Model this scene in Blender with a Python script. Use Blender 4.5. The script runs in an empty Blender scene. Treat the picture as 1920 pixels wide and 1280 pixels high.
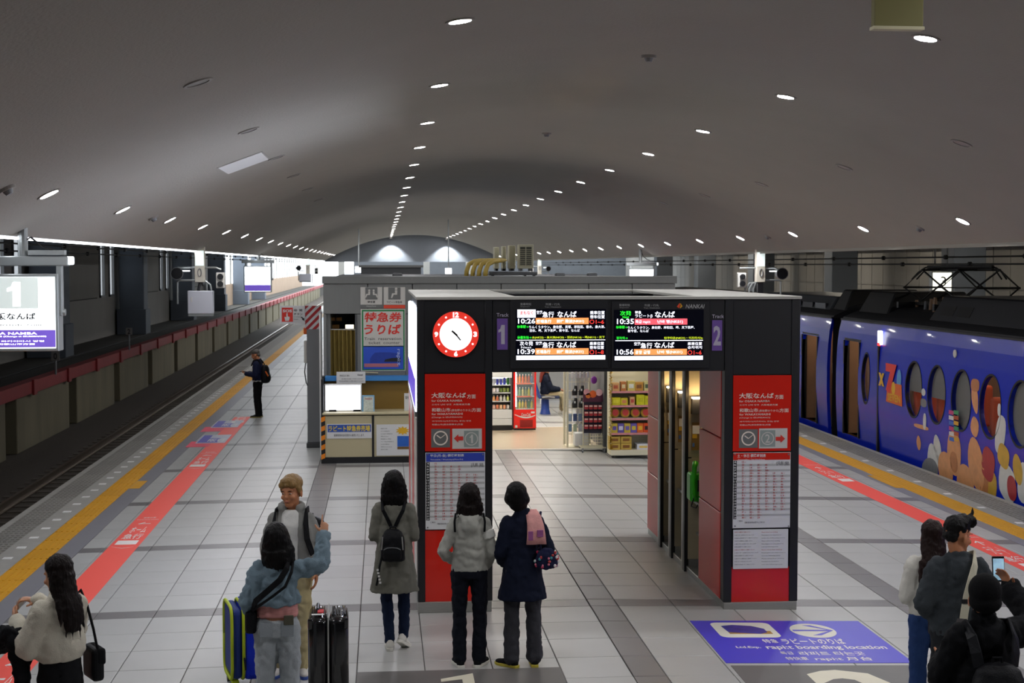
import bpy, bmesh, math, random
from mathutils import Vector, Matrix
random.seed(7)
S = bpy.context.scene
COL = S.collection
PI = math.pi
# ------------------------------------------------------------------ camera
F_PX, CAM_H, VPX, VPY = 2700.0, 3.5, 716.0, 497.0
PITCH = math.atan((640 - VPY) / F_PX)
YAW = math.atan((960 - VPX) / F_PX * math.cos(PITCH))
FW = Vector((math.sin(YAW) * math.cos(PITCH), math.cos(YAW) * math.cos(PITCH), -math.sin(PITCH)))
RT = Vector((math.cos(YAW), -math.sin(YAW), 0))
UP = RT.cross(FW)
CAM = Vector((0, 0, CAM_H))
cd = bpy.data.cameras.new('camera')
cd.sensor_width = 36.0
cd.lens = 36.0 * F_PX / 1920.0
cd.clip_end = 600
co = bpy.data.objects.new('camera', cd)
COL.objects.link(co)
co.matrix_world = Matrix(((RT.x, UP.x, -FW.x, CAM.x), (RT.y, UP.y, -FW.y, CAM.y), (RT.z, UP.z, -FW.z, CAM.z), (0, 0, 0, 1)))
cd.dof.use_dof = True
cd.dof.focus_distance = 14.3
cd.dof.aperture_fstop = 5.6
S.camera = co
# ------------------------------------------------------------------ daylight and exposure
W = bpy.data.worlds.new('World')
S.world = W
W.use_nodes = True
W.node_tree.nodes['Background'].inputs[0].default_value = (0.86, 0.93, 1.0, 1)
W.node_tree.nodes['Background'].inputs[1].default_value = 3.8
S.view_settings.view_transform = 'Standard'
S.view_settings.look = 'None'
S.view_settings.gamma = 1.0
S.view_settings.use_curve_mapping = False
S.view_settings.exposure = 0.0
S.cycles.max_bounces = 5; S.cycles.diffuse_bounces = 2; S.cycles.glossy_bounces = 2; S.cycles.transmission_bounces = 4
S.cycles.sample_clamp_indirect = 6.0; S.cycles.use_adaptive_sampling = True; S.cycles.adaptive_threshold = .06
LAMP = 440.0      # radiance of the platform downlights
# ------------------------------------------------------------------ helpers
def ray(px, py):
    return FW + RT * ((px - 960) / F_PX) - UP * ((py - 640) / F_PX)
XL, XR, SL, SR = -0.95, 2.26, 0.016, 0.024      # drainage fall of the platform either side
def zf(x):
    return -SL * (XL - x) if x < XL else (-SR * (x - XR) if x > XR else 0.0)
def G(px, py):                    # point on the platform floor
    d = ray(px, py); z = 0.0
    for _ in range(20):
        P = CAM + d * ((z - CAM_H) / d.z); z = zf(P.x)
    return P
def K(px, py, Y):                 # point on the plane y = Y
    d = ray(px, py); return CAM + d * (Y / d.y)
def KX(px, py, X):
    d = ray(px, py); return CAM + d * (X / d.x)
def lin(h):
    h = h.lstrip('#'); v = [int(h[i:i + 2], 16) / 255 for i in (0, 2, 4)]
    return tuple(c / 12.92 if c <= .04045 else ((c + .055) / 1.055) ** 2.4 for c in v)

class MB:
    def __init__(s): s.v = []; s.f = []
    def add(s, vs, fs):
        b = len(s.v); s.v += [tuple(q) for q in vs]; s.f += [tuple(i + b for i in q) for q in fs]; return s
    def box(s, x0, y0, z0, x1, y1, z1):
        return s.add([(x0, y0, z0), (x1, y0, z0), (x1, y1, z0), (x0, y1, z0), (x0, y0, z1), (x1, y0, z1), (x1, y1, z1), (x0, y1, z1)],
                     [(0, 3, 2, 1), (4, 5, 6, 7), (0, 1, 5, 4), (1, 2, 6, 5), (2, 3, 7, 6), (3, 0, 4, 7)])
    def obox(s, c, r, u, n, a, b, d):          # oriented box: half sizes a, b, d along r, u, n
        c, r, u, n = Vector(c), Vector(r), Vector(u), Vector(n)
        vs = [c + r * (a * i) + u * (b * j) + n * (d * k) for k in (-1, 1) for j in (-1, 1) for i in (-1, 1)]
        return s.add(vs, [(0, 2, 3, 1), (4, 5, 7, 6), (0, 1, 5, 4), (1, 3, 7, 5), (3, 2, 6, 7), (2, 0, 4, 6)])
    def quad(s, a, b, c, d): return s.add([a, b, c, d], [(0, 1, 2, 3)])
    def cyl(s, p0, p1, r0, r1=None, n=12):
        if r1 is None: r1 = r0
        p0, p1 = Vector(p0), Vector(p1); ax = (p1 - p0)
        if ax.length < 1e-7: return s
        ax.normalize(); t = Vector((1, 0, 0)) if abs(ax.x) < .8 else Vector((0, 1, 0))
        a = ax.cross(t).normalized(); b = ax.cross(a)
        vs = []
        for (p, r) in ((p0, r0), (p1, r1)):
            for i in range(n):
                w = 2 * PI * i / n; vs.append(p + a * (math.cos(w) * r) + b * (math.sin(w) * r))
        fs = [(i, (i + 1) % n, n + (i + 1) % n, n + i) for i in range(n)]
        fs += [tuple(range(n - 1, -1, -1)), tuple(range(n, 2 * n))]
        return s.add(vs, fs)
    def tube(s, pts, r, n=8):                   # smooth-ish pipe along a polyline; r number or list
        pts = [Vector(p) for p in pts]; m = len(pts)
        rs = r if isinstance(r, (list, tuple)) else [r] * m
        vs = []; a = None
        for i, p in enumerate(pts):
            d = (pts[min(i + 1, m - 1)] - pts[max(i - 1, 0)])
            d = d.normalized() if d.length > 1e-9 else Vector((0, 0, 1))
            if a is None:
                t = Vector((1, 0, 0)) if abs(d.x) < .8 else Vector((0, 1, 0)); a = d.cross(t).normalized()
            else:
                a = (a - d * a.dot(d));
                a = a.normalized() if a.length > 1e-6 else d.cross(Vector((0, 1, .1))).normalized()
            b = d.cross(a)
            for k in range(n):
                w = 2 * PI * k / n; vs.append(p + a * (math.cos(w) * rs[i]) + b * (math.sin(w) * rs[i]))
        fs = []
        for i in range(m - 1):
            for k in range(n):
                fs.append((i * n + k, i * n + (k + 1) % n, (i + 1) * n + (k + 1) % n, (i + 1) * n + k))
        fs += [tuple(range(n - 1, -1, -1)), tuple(range((m - 1) * n, m * n))]
        return s.add(vs, fs)
    def ell(s, c, rx, ry, rz, n=14, m=9, M=None):
        vs = []; c = Vector(c)
        for j in range(1, m):
            t = PI * j / m
            for i in range(n):
                w = 2 * PI * i / n
                q = Vector((rx * math.sin(t) * math.cos(w), ry * math.sin(t) * math.sin(w), rz * math.cos(t)))
                if M: q = M @ q
                vs.append(c + q)
        a, b = Vector((0, 0, rz)), Vector((0, 0, -rz))
        if M: a, b = M @ a, M @ b
        vs += [c + a, c + b]; T = len(vs) - 2; B = T + 1
        fs = []
        for j in range(m - 2):
            for i in range(n):
                fs.append((j * n + i, (j + 1) * n + i, (j + 1) * n + (i + 1) % n, j * n + (i + 1) % n))
        for i in range(n):
            fs.append((T, i, (i + 1) % n)); fs.append((B, (m - 2) * n + (i + 1) % n, (m - 2) * n + i))
        return s.add(vs, fs)
    def loft(s, rings, n=16, p=2.0):           # rings (cx, cy, cz, rx, ry): horizontal superellipses, capped
        vs = []
        for (cx, cy, cz, rx, ry) in rings:
            for i in range(n):
                w = 2 * PI * i / n; c, q = math.cos(w), math.sin(w)
                e = 2.0 / p
                vs.append((cx + rx * math.copysign(abs(c) ** e, c), cy + ry * math.copysign(abs(q) ** e, q), cz))
        m = len(rings); up = rings[-1][2] > rings[0][2]
        fs = []
        for j in range(m - 1):
            for i in range(n):
                q = (j * n + i, j * n + (i + 1) % n, (j + 1) * n + (i + 1) % n, (j + 1) * n + i)
                fs.append(q if up else q[::-1])
        c0, c1 = tuple(range(n)), tuple(range((m - 1) * n, m * n))
        fs += [c0[::-1], c1] if up else [c0, c1[::-1]]
        return s.add(vs, fs)
    def rbox(s, c, sx, sy, sz, r, M=None, k=3):  # box with round corners (full sizes)
        bm = bmesh.new(); bmesh.ops.create_cube(bm, size=1)
        for v in bm.verts: v.co = Vector((v.co.x * sx, v.co.y * sy, v.co.z * sz))
        bmesh.ops.bevel(bm, geom=bm.edges[:] + bm.verts[:], offset=r, segments=k, profile=.5, affect='EDGES')
        c = Vector(c); bm.verts.ensure_lookup_table()
        vs = [c + ((M @ v.co) if M else v.co) for v in bm.verts]
        fs = [[v.index for v in f.verts] for f in bm.faces]; bm.free()
        return s.add(vs, fs)
    def prism(s, poly, O, r, u, n, t):          # 2-D polygon in frame (O, r, u) pushed t along n
        O, r, u, n = Vector(O), Vector(r), Vector(u), Vector(n); m = len(poly)
        vs = [O + r * a + u * b for a, b in poly]; vs += [q + n * t for q in vs]
        fs = [tuple(range(m - 1, -1, -1)), tuple(range(m, 2 * m))] + [(i, (i + 1) % m, m + (i + 1) % m, m + i) for i in range(m)]
        return s.add(vs, fs)
    def ring(s, c, r, u, n, R0, R1, t, k=32):   # flat washer in plane (r, u), thickness t along n
        c, r, u, n = Vector(c), Vector(r), Vector(u), Vector(n); vs = []
        for d in (0, t):
            for R in (R0, R1):
                for i in range(k):
                    w = 2 * PI * i / k; vs.append(c + r * (R * math.cos(w)) + u * (R * math.sin(w)) + n * d)
        fs = []
        for i in range(k):
            j = (i + 1) % k
            fs += [(i, j, k + j, k + i), (2 * k + j, 2 * k + i, 3 * k + i, 3 * k + j), (k + i, k + j, 3 * k + j, 3 * k + i), (j, i, 2 * k + i, 2 * k + j)]
        return s.add(vs, fs)
    def disc(s, c, r, u, R, Q=None, k=32):
        c, r, u = Vector(c), Vector(r), Vector(u); Q = Q or R
        return s.add([c + r * (R * math.cos(2 * PI * i / k)) + u * (Q * math.sin(2 * PI * i / k)) for i in range(k)], [tuple(range(k))])
    def mesh(s, name, off=None, bevel=0, fixn=True):
        me = bpy.data.meshes.new(name)
        vs = s.v if off is None else [(a - off[0], b - off[1], c - off[2]) for a, b, c in s.v]
        me.from_pydata(vs, [], s.f)
        if bevel or fixn:
            bm = bmesh.new(); bm.from_mesh(me)
            if bevel:
                bmesh.ops.bevel(bm, geom=bm.edges[:], offset=bevel, segments=1, affect='EDGES')
            if fixn: bmesh.ops.recalc_face_normals(bm, faces=bm.faces)
            bm.to_mesh(me); bm.free()
        return me

MATS = {}
def mat(name, hexc, rough=.6, metal=0.0, var=.06, scale=6.0, bump=0.0, bscale=60.0, emit=0.0, alpha=1.0, trans=0.0, spec=.5, coat=0.0, stretch=None, rnd=0.0, ecol=None):
    if name in MATS: return MATS[name]
    m = bpy.data.materials.new(name); m.use_nodes = True
    nt = m.node_tree; N = nt.nodes; L = nt.links; b = N['Principled BSDF']
    c = lin(hexc)
    tc = N.new('ShaderNodeTexCoord'); mp = N.new('ShaderNodeMapping')
    L.new(tc.outputs['Object'], mp.inputs[0])
    if stretch: mp.inputs['Scale'].default_value = stretch
    no = N.new('ShaderNodeTexNoise'); no.inputs['Scale'].default_value = scale; no.inputs['Detail'].default_value = 3
    L.new(mp.outputs[0], no.inputs['Vector'])
    mx = N.new('ShaderNodeMix'); mx.data_type = 'RGBA'
    mx.inputs[6].default_value = tuple(max(0, k * (1 - var)) for k in c) + (1,)
    mx.inputs[7].default_value = tuple(min(1, k * (1 + var)) for k in c) + (1,)
    L.new(no.outputs[0], mx.inputs[0]); out = mx.outputs[2]
    if rnd:
        oi = N.new('ShaderNodeObjectInfo'); hs = N.new('ShaderNodeHueSaturation'); mr = N.new('ShaderNodeMapRange')
        mr.inputs[3].default_value = 1 - rnd; mr.inputs[4].default_value = 1 + rnd
        L.new(oi.outputs['Random'], mr.inputs[0]); L.new(mr.outputs[0], hs.inputs['Value']); L.new(out, hs.inputs['Color']); out = hs.outputs[0]
    L.new(out, b.inputs['Base Color'])
    b.inputs['Roughness'].default_value = rough; b.inputs['Metallic'].default_value = metal
    b.inputs['Specular IOR Level'].default_value = spec
    b.inputs['Coat Weight'].default_value = coat
    if trans: b.inputs['Transmission Weight'].default_value = trans
    if alpha < 1: b.inputs['Alpha'].default_value = alpha
    if emit:
        if ecol: b.inputs['Emission Color'].default_value = lin(ecol) + (1,)
        else: L.new(out, b.inputs['Emission Color'])
        b.inputs['Emission Strength'].default_value = emit
    if bump:
        n2 = N.new('ShaderNodeTexNoise'); n2.inputs['Scale'].default_value = bscale; n2.inputs['Detail'].default_value = 4
        L.new(mp.outputs[0], n2.inputs['Vector'])
        bp = N.new('ShaderNodeBump'); bp.inputs['Strength'].default_value = bump; bp.inputs['Distance'].default_value = .02
        L.new(n2.outputs[0], bp.inputs['Height']); L.new(bp.outputs[0], b.inputs['Normal'])
    MATS[name] = m
    return m

def obj(name, me, m, parent=None, smooth=False):
    o = bpy.data.objects.new(name, me); COL.objects.link(o)
    if m is not None and not me.materials: me.materials.append(m)
    if smooth:
        for p in me.polygons: p.use_smooth = True
    if parent: o.parent = parent
    return o
def tag(o, label, cat, group=None, kind=None):
    o['label'] = label; o['category'] = cat
    if group: o['group'] = group
    if kind: o['kind'] = kind
    return o
def thing(name, label, cat, loc=(0, 0, 0), rz=0.0, group=None):
    o = bpy.data.objects.new(name, None); o.empty_display_size = .1; COL.objects.link(o)
    o.location = loc; o.rotation_euler = (0, 0, rz)
    return tag(o, label, cat, group)
def part(parent, name, mb, m, smooth=False, bevel=0, local=False, root=None):
    """mb holds world coordinates unless local; root: the unrotated thing whose location is taken off"""
    r = root or parent
    while r.parent: r = r.parent
    off = None if local else tuple(r.location)
    return obj(name, mb.mesh(name, off, bevel), m, parent, smooth)
def solo(name, mb, m, label, cat, base=None, group=None, smooth=False, bevel=0):
    """a thing that is one mesh, its origin at its base"""
    if base is None:
        xs = [v[0] for v in mb.v]; ys = [v[1] for v in mb.v]; zs = [v[2] for v in mb.v]
        base = ((min(xs) + max(xs)) / 2, (min(ys) + max(ys)) / 2, min(zs))
    o = obj(name, mb.mesh(name, base, bevel), m, None, smooth); o.location = base
    return tag(o, label, cat, group)
def struct(name, mb, m, parent=None, smooth=False, bevel=0, fixn=True):
    o = obj(name, mb.mesh(name, None, bevel, fixn), m, parent, smooth)
    if not parent: o['kind'] = 'structure'
    return o
def copy_tree(o, parent=None):
    c = o.copy(); COL.objects.link(c); c.parent = parent
    for ch in list(o.children): copy_tree(ch, c)
    return c
ORD = ['first', 'second', 'third', 'fourth', 'fifth', 'sixth', 'seventh', 'eighth', 'ninth', 'tenth', 'eleventh', 'twelfth', 'thirteenth', 'fourteenth',
       'fifteenth', 'sixteenth', 'seventeenth', 'eighteenth', 'nineteenth', 'twentieth', 'twenty-first', 'twenty-second', 'twenty-third', 'twenty-fourth', 'twenty-fifth', 'twenty-sixth']
_tmp = bpy.data.scenes.new('workbench')            # a scratch scene, removed at the end: fast evaluation of text and modifiers
def evalmesh(o):
    _tmp.collection.objects.link(o)
    _tmp.view_layers[0].update(); dg = _tmp.view_layers[0].depsgraph
    me = bpy.data.meshes.new_from_object(o.evaluated_get(dg))
    _tmp.collection.objects.unlink(o)
    return me
# flat lettering ---------------------------------------------------------------
_T = {}
def glyphs(s, bold=0.0, shear=0.0):
    k = (s, bold, shear)
    if k in _T: return _T[k]
    cu = bpy.data.curves.new('t', 'FONT'); cu.body = s; cu.size = 1; cu.resolution_u = 2; cu.offset = bold; cu.shear = shear
    cu.fill_mode = 'FRONT'
    o = bpy.data.objects.new('t', cu); me = evalmesh(o)
    vs = [tuple(v.co) for v in me.vertices]; fs = [tuple(p.vertices) for p in me.polygons]
    bpy.data.objects.remove(o); bpy.data.curves.remove(cu); bpy.data.meshes.remove(me)
    xs = [v[0] for v in vs] or [0, 1]; ys = [v[1] for v in vs] or [0, 1]
    _T[k] = (vs, fs, min(xs), max(xs), min(ys), max(ys))
    return _T[k]
def put(mb, s, O, r, u, x0, y0, x1, y1, bold=0.0, shear=0.0):
    """text fitted to the rectangle (x0, y0)-(x1, y1) of the frame O, r, u (metres)"""
    if s == '1':           # a plain bold figure one
        vs = [(0, .60, 0), (0, .74, 0), (.3, .8, 0), (.46, 1, 0), (1, 1, 0), (1, 0, 0), (.42, 0, 0), (.42, .66, 0)]; fs = [(7, 6, 5, 4, 3, 2, 1, 0)]; a, b, c, d = 0, 1, 0, 1
    else: vs, fs, a, b, c, d = glyphs(s, bold, shear)
    O, r, u = Vector(O), Vector(r), Vector(u)
    kx = (x1 - x0) / max(b - a, 1e-6); ky = (y1 - y0) / max(d - c, 1e-6)
    mb.add([O + r * (x0 + (v[0] - a) * kx) + u * (y0 + (v[1] - c) * ky) for v in vs], fs)
def putpx(mb, s, Y, x0, y0, x1, y1, bold=0.0, shear=0.0):
    """the same on the plane y = Y, rectangle read off in picture pixels (top-left, bottom-right)"""
    a = K(x0, y1, Y); b = K(x1, y0, Y)
    put(mb, s, (0, Y, 0), (1, 0, 0), (0, 0, 1), a.x, a.z, b.x, b.z, bold, shear)
def letters(parent, mb, m, name='lettering'):
    r = parent
    while r.parent: r = r.parent
    o = obj(name, mb.mesh(name, tuple(r.location), 0, False), m, parent); o['kind'] = 'stuff'
    return o
def plate(mb, Y, x0, y0, x1, y1, t=.004):       # thin plate on plane y = Y, pixel rectangle
    a = K(x0, y1, Y); b = K(x1, y0, Y)
    return mb.box(a.x, Y, a.z, b.x, Y + t, b.z)
# ------------------------------------------------------------------ materials of the place
M_tile = mat('tile_light', '#b4b4b1', .36, var=.05, scale=3, rnd=.05, bump=.03, bscale=40)
M_tiled = mat('tile_dark', '#7b7877', .34, var=.06, scale=3, rnd=.05, bump=.03, bscale=40)
M_tileg = mat('tile_border', '#8b8a8f', .36, var=.05, scale=3)
M_grout = mat('grout', '#585655', .8)
M_yellow = mat('tactile_yellow', '#d59a14', .55, var=.12, scale=14, rnd=.05)
M_rib = mat('ribbed_slab', '#8d8a83', .6, var=.2, scale=25, bump=.25, bscale=90, rnd=.08)
M_conc = mat('coping_concrete', '#a19e97', .75, var=.12, scale=8, bump=.15)
M_wplate = mat('white_stud', '#efeeea', .5, var=.02)
M_red = mat('red_floor_tape', '#ff5a4c', .5, var=.03, scale=4)
M_white = mat('white_paint', '#eeeeec', .5, var=.02)
M_black = mat('black_metal', '#17181b', .38, var=.1, scale=12)
M_dark = mat('dark_void', '#0d0d0e', .8)
M_grey = mat('grey_metal', '#87898b', .45, metal=.4, var=.08)
M_alu = mat('brushed_aluminium', '#a9a9a4', .38, metal=.7, var=.12, scale=20, stretch=(1, 1, 8))
M_ceil = mat('ceiling_plaster', '#a5a198', .9, var=.05, scale=1.2, bump=.25, bscale=35)
M_hall = mat('hall_concrete', '#55585c', .85, var=.15, scale=1.5, bump=.1)
M_hallpanel = mat('wall_panel_grey', '#8f8d88', .8, var=.12, scale=.8, stretch=(1, 1, .3))
M_col = mat('column_slate', '#626a74', .7, var=.1, scale=1)
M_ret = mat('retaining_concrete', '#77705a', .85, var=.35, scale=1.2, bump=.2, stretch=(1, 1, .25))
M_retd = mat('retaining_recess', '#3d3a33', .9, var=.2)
M_redbeam = mat('red_oxide_beam', '#8c2a2b', .6, var=.25, scale=2)
M_ballast = mat('ballast', '#4d463e', .95, var=.5, scale=22, bump=.9, bscale=28)
M_rail = mat('rail_steel', '#8a7c6c', .35, metal=.8, var=.2)
M_sleeper = mat('sleeper', '#5b534a', .9, var=.2)
M_lamp = mat('lamp_lens', '#ffffff', .4, var=0, emit=LAMP, ecol='#fdfcff')
M_lampR = mat('lamp_lens_train_side', '#ffffff', .4, var=0, emit=LAMP * 1.7, ecol='#fdfcff'); M_lampL = mat('lamp_lens_track_side', '#ffffff', .4, var=0, emit=LAMP * .8, ecol='#fdfcff')
M_off = mat('lamp_lens_off', '#8d8a86', .3, var=.05)
M_ring = mat('lamp_ring', '#9b9791', .5, var=.05)
M_edgeglow = mat('edge_glow_white', '#ffffff', .5, var=0, emit=9.0, ecol='#f4f8ff')
M_glassf = mat('frosted_pane', '#5b6c80', .3, var=.05, alpha=.84)

Y0, Y1 = -7.0, 240.0
# ------------------------------------------------------------------ platform slab and its tiles
prof = [(-5.2, zf(-5.2)), (XL, 0), (XR, 0), (9.74, zf(9.74))]
mb = MB()
pts = [(x, z - .012) for x, z in prof] + [(9.74, -1.45), (-5.2, -1.45)]
mb.prism([(x, z) for x, z in pts], (0, Y0, 0), (1, 0, 0), (0, 0, 1), (0, 1, 0), Y1 - Y0)
floor = struct('floor', mb, M_grout)
xb = [-3.76, -3.48, -2.89, -2.30, -1.71, -1.12, -.82, -.232, .356, .944, 1.532, 2.12, 2.41, 3.0, 3.59, 4.18, 4.77, 5.36, 5.66, 6.25, 6.84, 7.43, 8.02, 8.30]
dark_cols = {5, 11, 17}
rows = []
for k in range(-6, 18):
    yb = 14.52 + 3.49 * k
    rows.append((yb, yb + .30, True))
    for j in range(5): rows.append((yb + .30 + .638 * j, yb + .30 + .638 * (j + 1), False))
gap = .008
def tile_mesh(w, l, m, name='tile'):
    b = MB(); e = .004
    b.add([(-w / 2, -l / 2, -.012), (w / 2, -l / 2, -.012), (w / 2, l / 2, -.012), (-w / 2, l / 2, -.012),
           (-w / 2, -l / 2, -e), (w / 2, -l / 2, -e), (w / 2, l / 2, -e), (-w / 2, l / 2, -e),
           (-w / 2 + e, -l / 2 + e, 0), (w / 2 - e, -l / 2 + e, 0), (w / 2 - e, l / 2 - e, 0), (-w / 2 + e, l / 2 - e, 0)],
          [(8, 9, 10, 11)] + [(a + i, a + (i + 1) % 4, a + 4 + (i + 1) % 4, a + 4 + i) for a in (0, 4) for i in range(4)])
    me = b.mesh(name); me.materials.append(m); return me
_tm = {}
def slope_at(x): return math.atan(-SL) * -1 if x < XL else (-math.atan(SR) * -1 if x > XR else 0)
cells = []
for (ya, yb, band) in rows:
    for i in range(len(xb) - 1):
        cells.append((ya, yb, xb[i], xb[i + 1], band or i in dark_cols))
near = sorted([c for c in cells if c[0] > 11.9], key=lambda c: c[0])[:299]
nearset = set(near)
for c in near:
    ya, yb, xa, xe, dk = c
    w, l = round(xe - xa - gap, 3), round(yb - ya - gap, 3); k = (w, l, dk)
    if k not in _tm: _tm[k] = tile_mesh(w, l, M_tiled if dk else M_tile)
    o = bpy.data.objects.new('tile', _tm[k]); COL.objects.link(o); o.parent = floor
    xm = (xa + xe) / 2; o.location = (xm, (ya + yb) / 2, zf(xm)); o.rotation_euler = (0, -SL if xm < XL else (SR if xm > XR else 0), 0)
for dk, m, nm in ((False, M_tile, 'tile_field'), (True, M_tiled, 'tile_field_dark')):
    b = MB()
    for c in cells:
        if c in nearset or c[4] != dk: continue
        ya, yb, xa, xe = c[0] + .0045, c[1] - .0045, c[2] + .0045, c[3] - .0045
        z0, z1 = zf(xa), zf(xe)
        b.add([(xa, ya, z0 - .012), (xe, ya, z1 - .012), (xe, yb, z1 - .012), (xa, yb, z0 - .012), (xa, ya, z0), (xe, ya, z1), (xe, yb, z1), (xa, yb, z0)],
              [(4, 5, 6, 7), (0, 1, 5, 4), (1, 2, 6, 5), (2, 3, 7, 6), (3, 0, 4, 7)])
    if not dk:      # beyond the tiles that can be told apart
        ye = rows[-1][1]
        for xa, xe in ((-3.76, XL), (XL, XR), (XR, 8.30)):
            b.add([(xa, ye, zf(xa)), (xe, ye, zf(xe)), (xe, Y1, zf(xe)), (xa, Y1, zf(xa))], [(0, 1, 2, 3)])
    o = struct(nm, b, m, floor, fixn=False); o['kind'] = 'stuff'
# border strips, coping, tactile blocks, ribbed slabs, white studs
def strip(name, xa, xe, m, up=0.0):
    b = MB()
    b.add([(xa, Y0, zf(xa) - .012), (xe, Y0, zf(xe) - .012), (xe, Y1, zf(xe) - .012), (xa, Y1, zf(xa) - .012),
           (xa, Y0, zf(xa) + up), (xe, Y0, zf(xe) + up), (xe, Y1, zf(xe) + up), (xa, Y1, zf(xa) + up)],
          [(4, 5, 6, 7), (0, 1, 5, 4), (1, 2, 6, 5), (2, 3, 7, 6), (3, 0, 4, 7), (0, 3, 2, 1)])
    return struct(name, b, m, floor)
strip('border_strip', -4.03, -3.76, M_tileg); strip('border_strip', 8.30, 8.50, M_tileg)
strip('concrete_strip', -4.70, -4.37, M_conc); strip('concrete_strip', 8.89, 9.14, M_conc)
strip('coping', -5.2, -5.1, M_conc); strip('coping', 9.64, 9.74, M_conc)
def rep(name, mesh, x, y0, pitch, n, rot, z=0.0):
    for i in range(n):
        o = bpy.data.objects.new(name, mesh); COL.objects.link(o); o.parent = floor
        o.location = (x, y0 + pitch * i, zf(x) + z); o.rotation_euler = (0, rot, 0)
b = MB().box(-.168, -.298, -.012, .168, .298, 0)
for i in range(5): b.box(-.14 + i * .07 - .014, -.28, 0, -.14 + i * .07 + .014, .28, .006)
ybar = b.mesh('tactile_block'); ybar.materials.append(M_yellow)
rep('tactile_block', ybar, -4.2, 15.0, .6, 72, -SL)
b = MB().box(-.193, -.298, -.012, .193, .298, 0)
for i in range(5):
    for j in range(8):
        x, y = -.15 + i * .075, -.2625 + j * .075
        b.add([(x - .02, y - .02, 0), (x + .02, y - .02, 0), (x + .02, y + .02, 0), (x - .02, y + .02, 0), (x - .012, y - .012, .006), (x + .012, y - .012, .006), (x + .012, y + .012, .006), (x - .012, y + .012, .006)],
              [(4, 5, 6, 7), (0, 1, 5, 4), (1, 2, 6, 5), (2, 3, 7, 6), (3, 0, 4, 7)])
ydot = b.mesh('tactile_block'); ydot.materials.append(M_yellow)
rep('tactile_block', ydot, 8.695, 15.6, .6, 72, SR)
for xa, xe in ((-4.37, -4.03), (8.50, 8.89)):      # the strip goes on beyond the blocks one can tell apart
    b = MB().add([(xa, 58, zf(xa)), (xe, 58, zf(xe)), (xe, Y1, zf(xe)), (xa, Y1, zf(xa))], [(0, 1, 2, 3)])
    struct('tactile_strip_far', b, M_yellow, floor, fixn=False)
    b = MB().add([(xa, Y0, zf(xa)), (xe, Y0, zf(xe)), (xe, 14.7, zf(xe)), (xa, 14.7, zf(xa))], [(0, 1, 2, 3)])
    struct('tactile_strip_near', b, M_yellow, floor, fixn=False)
for xa, xe, rot in ((-5.1, -4.70, -SL), (9.14, 9.64, SR)):
    w = xe - xa
    b = MB().box(-w / 2, -.298, -.012, w / 2, .298, -.004)
    n = 6
    for i in range(n):
        x = -w / 2 + w * (i + .5) / n
        for j in range(4): b.box(x - w / n * .3, -.27 + j * .14, -.004, x + w / n * .3, -.27 + j * .14 + .10, .003)
    me = b.mesh('ribbed_slab'); me.materials.append(M_rib)
    rep('ribbed_slab', me, (xa + xe) / 2, 15.6, .6, 60, rot)
    b = MB().add([(xa, 51.3, zf(xa)), (xe, 51.3, zf(xe)), (xe, Y1, zf(xe)), (xa, Y1, zf(xa))], [(0, 1, 2, 3)])
    struct('ribbed_edge_far', b, M_rib, floor, fixn=False)
me = MB().box(-.055, -.055, -.004, .055, .055, .004).mesh('white_stud'); me.materials.append(M_wplate)
rep('white_stud', me, -4.545, 16.48, .664, 60, -SL, .004)
rep('white_stud', me, 9.01, 16.95, 1.31, 30, SR, .004)

# ------------------------------------------------------------------ left track trench
mb = MB(); mb.box(-9.6, Y0, -1.7, -5.2, Y1, -1.28); struct('trackbed', mb, M_ballast)
for xr in (-6.25, -7.32):
    b = MB(); b.box(xr - .035, Y0, -1.12, xr + .035, Y1, -1.08); b.box(xr - .008, Y0, -1.24, xr + .008, Y1, -1.12); b.box(xr - .06, Y0, -1.26, xr + .06, Y1, -1.24)
    solo('rail', b, M_rail, 'worn steel rail nearest the platform edge on track 1' if xr > -7 else 'worn steel rail on the wall side of track 1', 'rail', (xr, 20, -1.26))
b = MB().box(-1.0, -.11, -.03, 1.0, .11, .022).mesh('sleeper'); b.materials.append(M_sleeper)
for i in range(70):
    o = bpy.data.objects.new('sleeper', b); COL.objects.link(o); o.location = (-6.8, 26 + i * .62, -1.285)
    tag(o, 'dark sleeper under the rails of track 1', 'sleeper', 'sleepers of track 1')
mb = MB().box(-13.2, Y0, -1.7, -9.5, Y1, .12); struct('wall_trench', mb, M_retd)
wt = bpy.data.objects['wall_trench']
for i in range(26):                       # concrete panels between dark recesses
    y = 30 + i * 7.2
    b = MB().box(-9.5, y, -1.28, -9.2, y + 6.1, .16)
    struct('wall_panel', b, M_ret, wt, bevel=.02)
b = MB().box(-9.42, 20, .16, -9.1, Y1, .48)
rb = solo('red_beam', b, M_redbeam, 'long dark red steel beam along the top of the trench wall', 'beam', (-9.26, 60, .16))
for i in range(40):
    b = MB().box(-9.1, 30 + i * 4.2, .12, -9.04, 30.35 + i * 4.2, .52)
    obj('bracket', b.mesh('bracket', (-9.26, 60, .16)), M_redbeam, rb)
b = MB().tube([(-9.75, 25, .62), (-9.75, Y1, .62)], .035, 8)
solo('cable_pipe', b, M_dark, 'thin dark pipe running behind the red trench beam', 'pipe', (-9.75, 60, .6))
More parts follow.
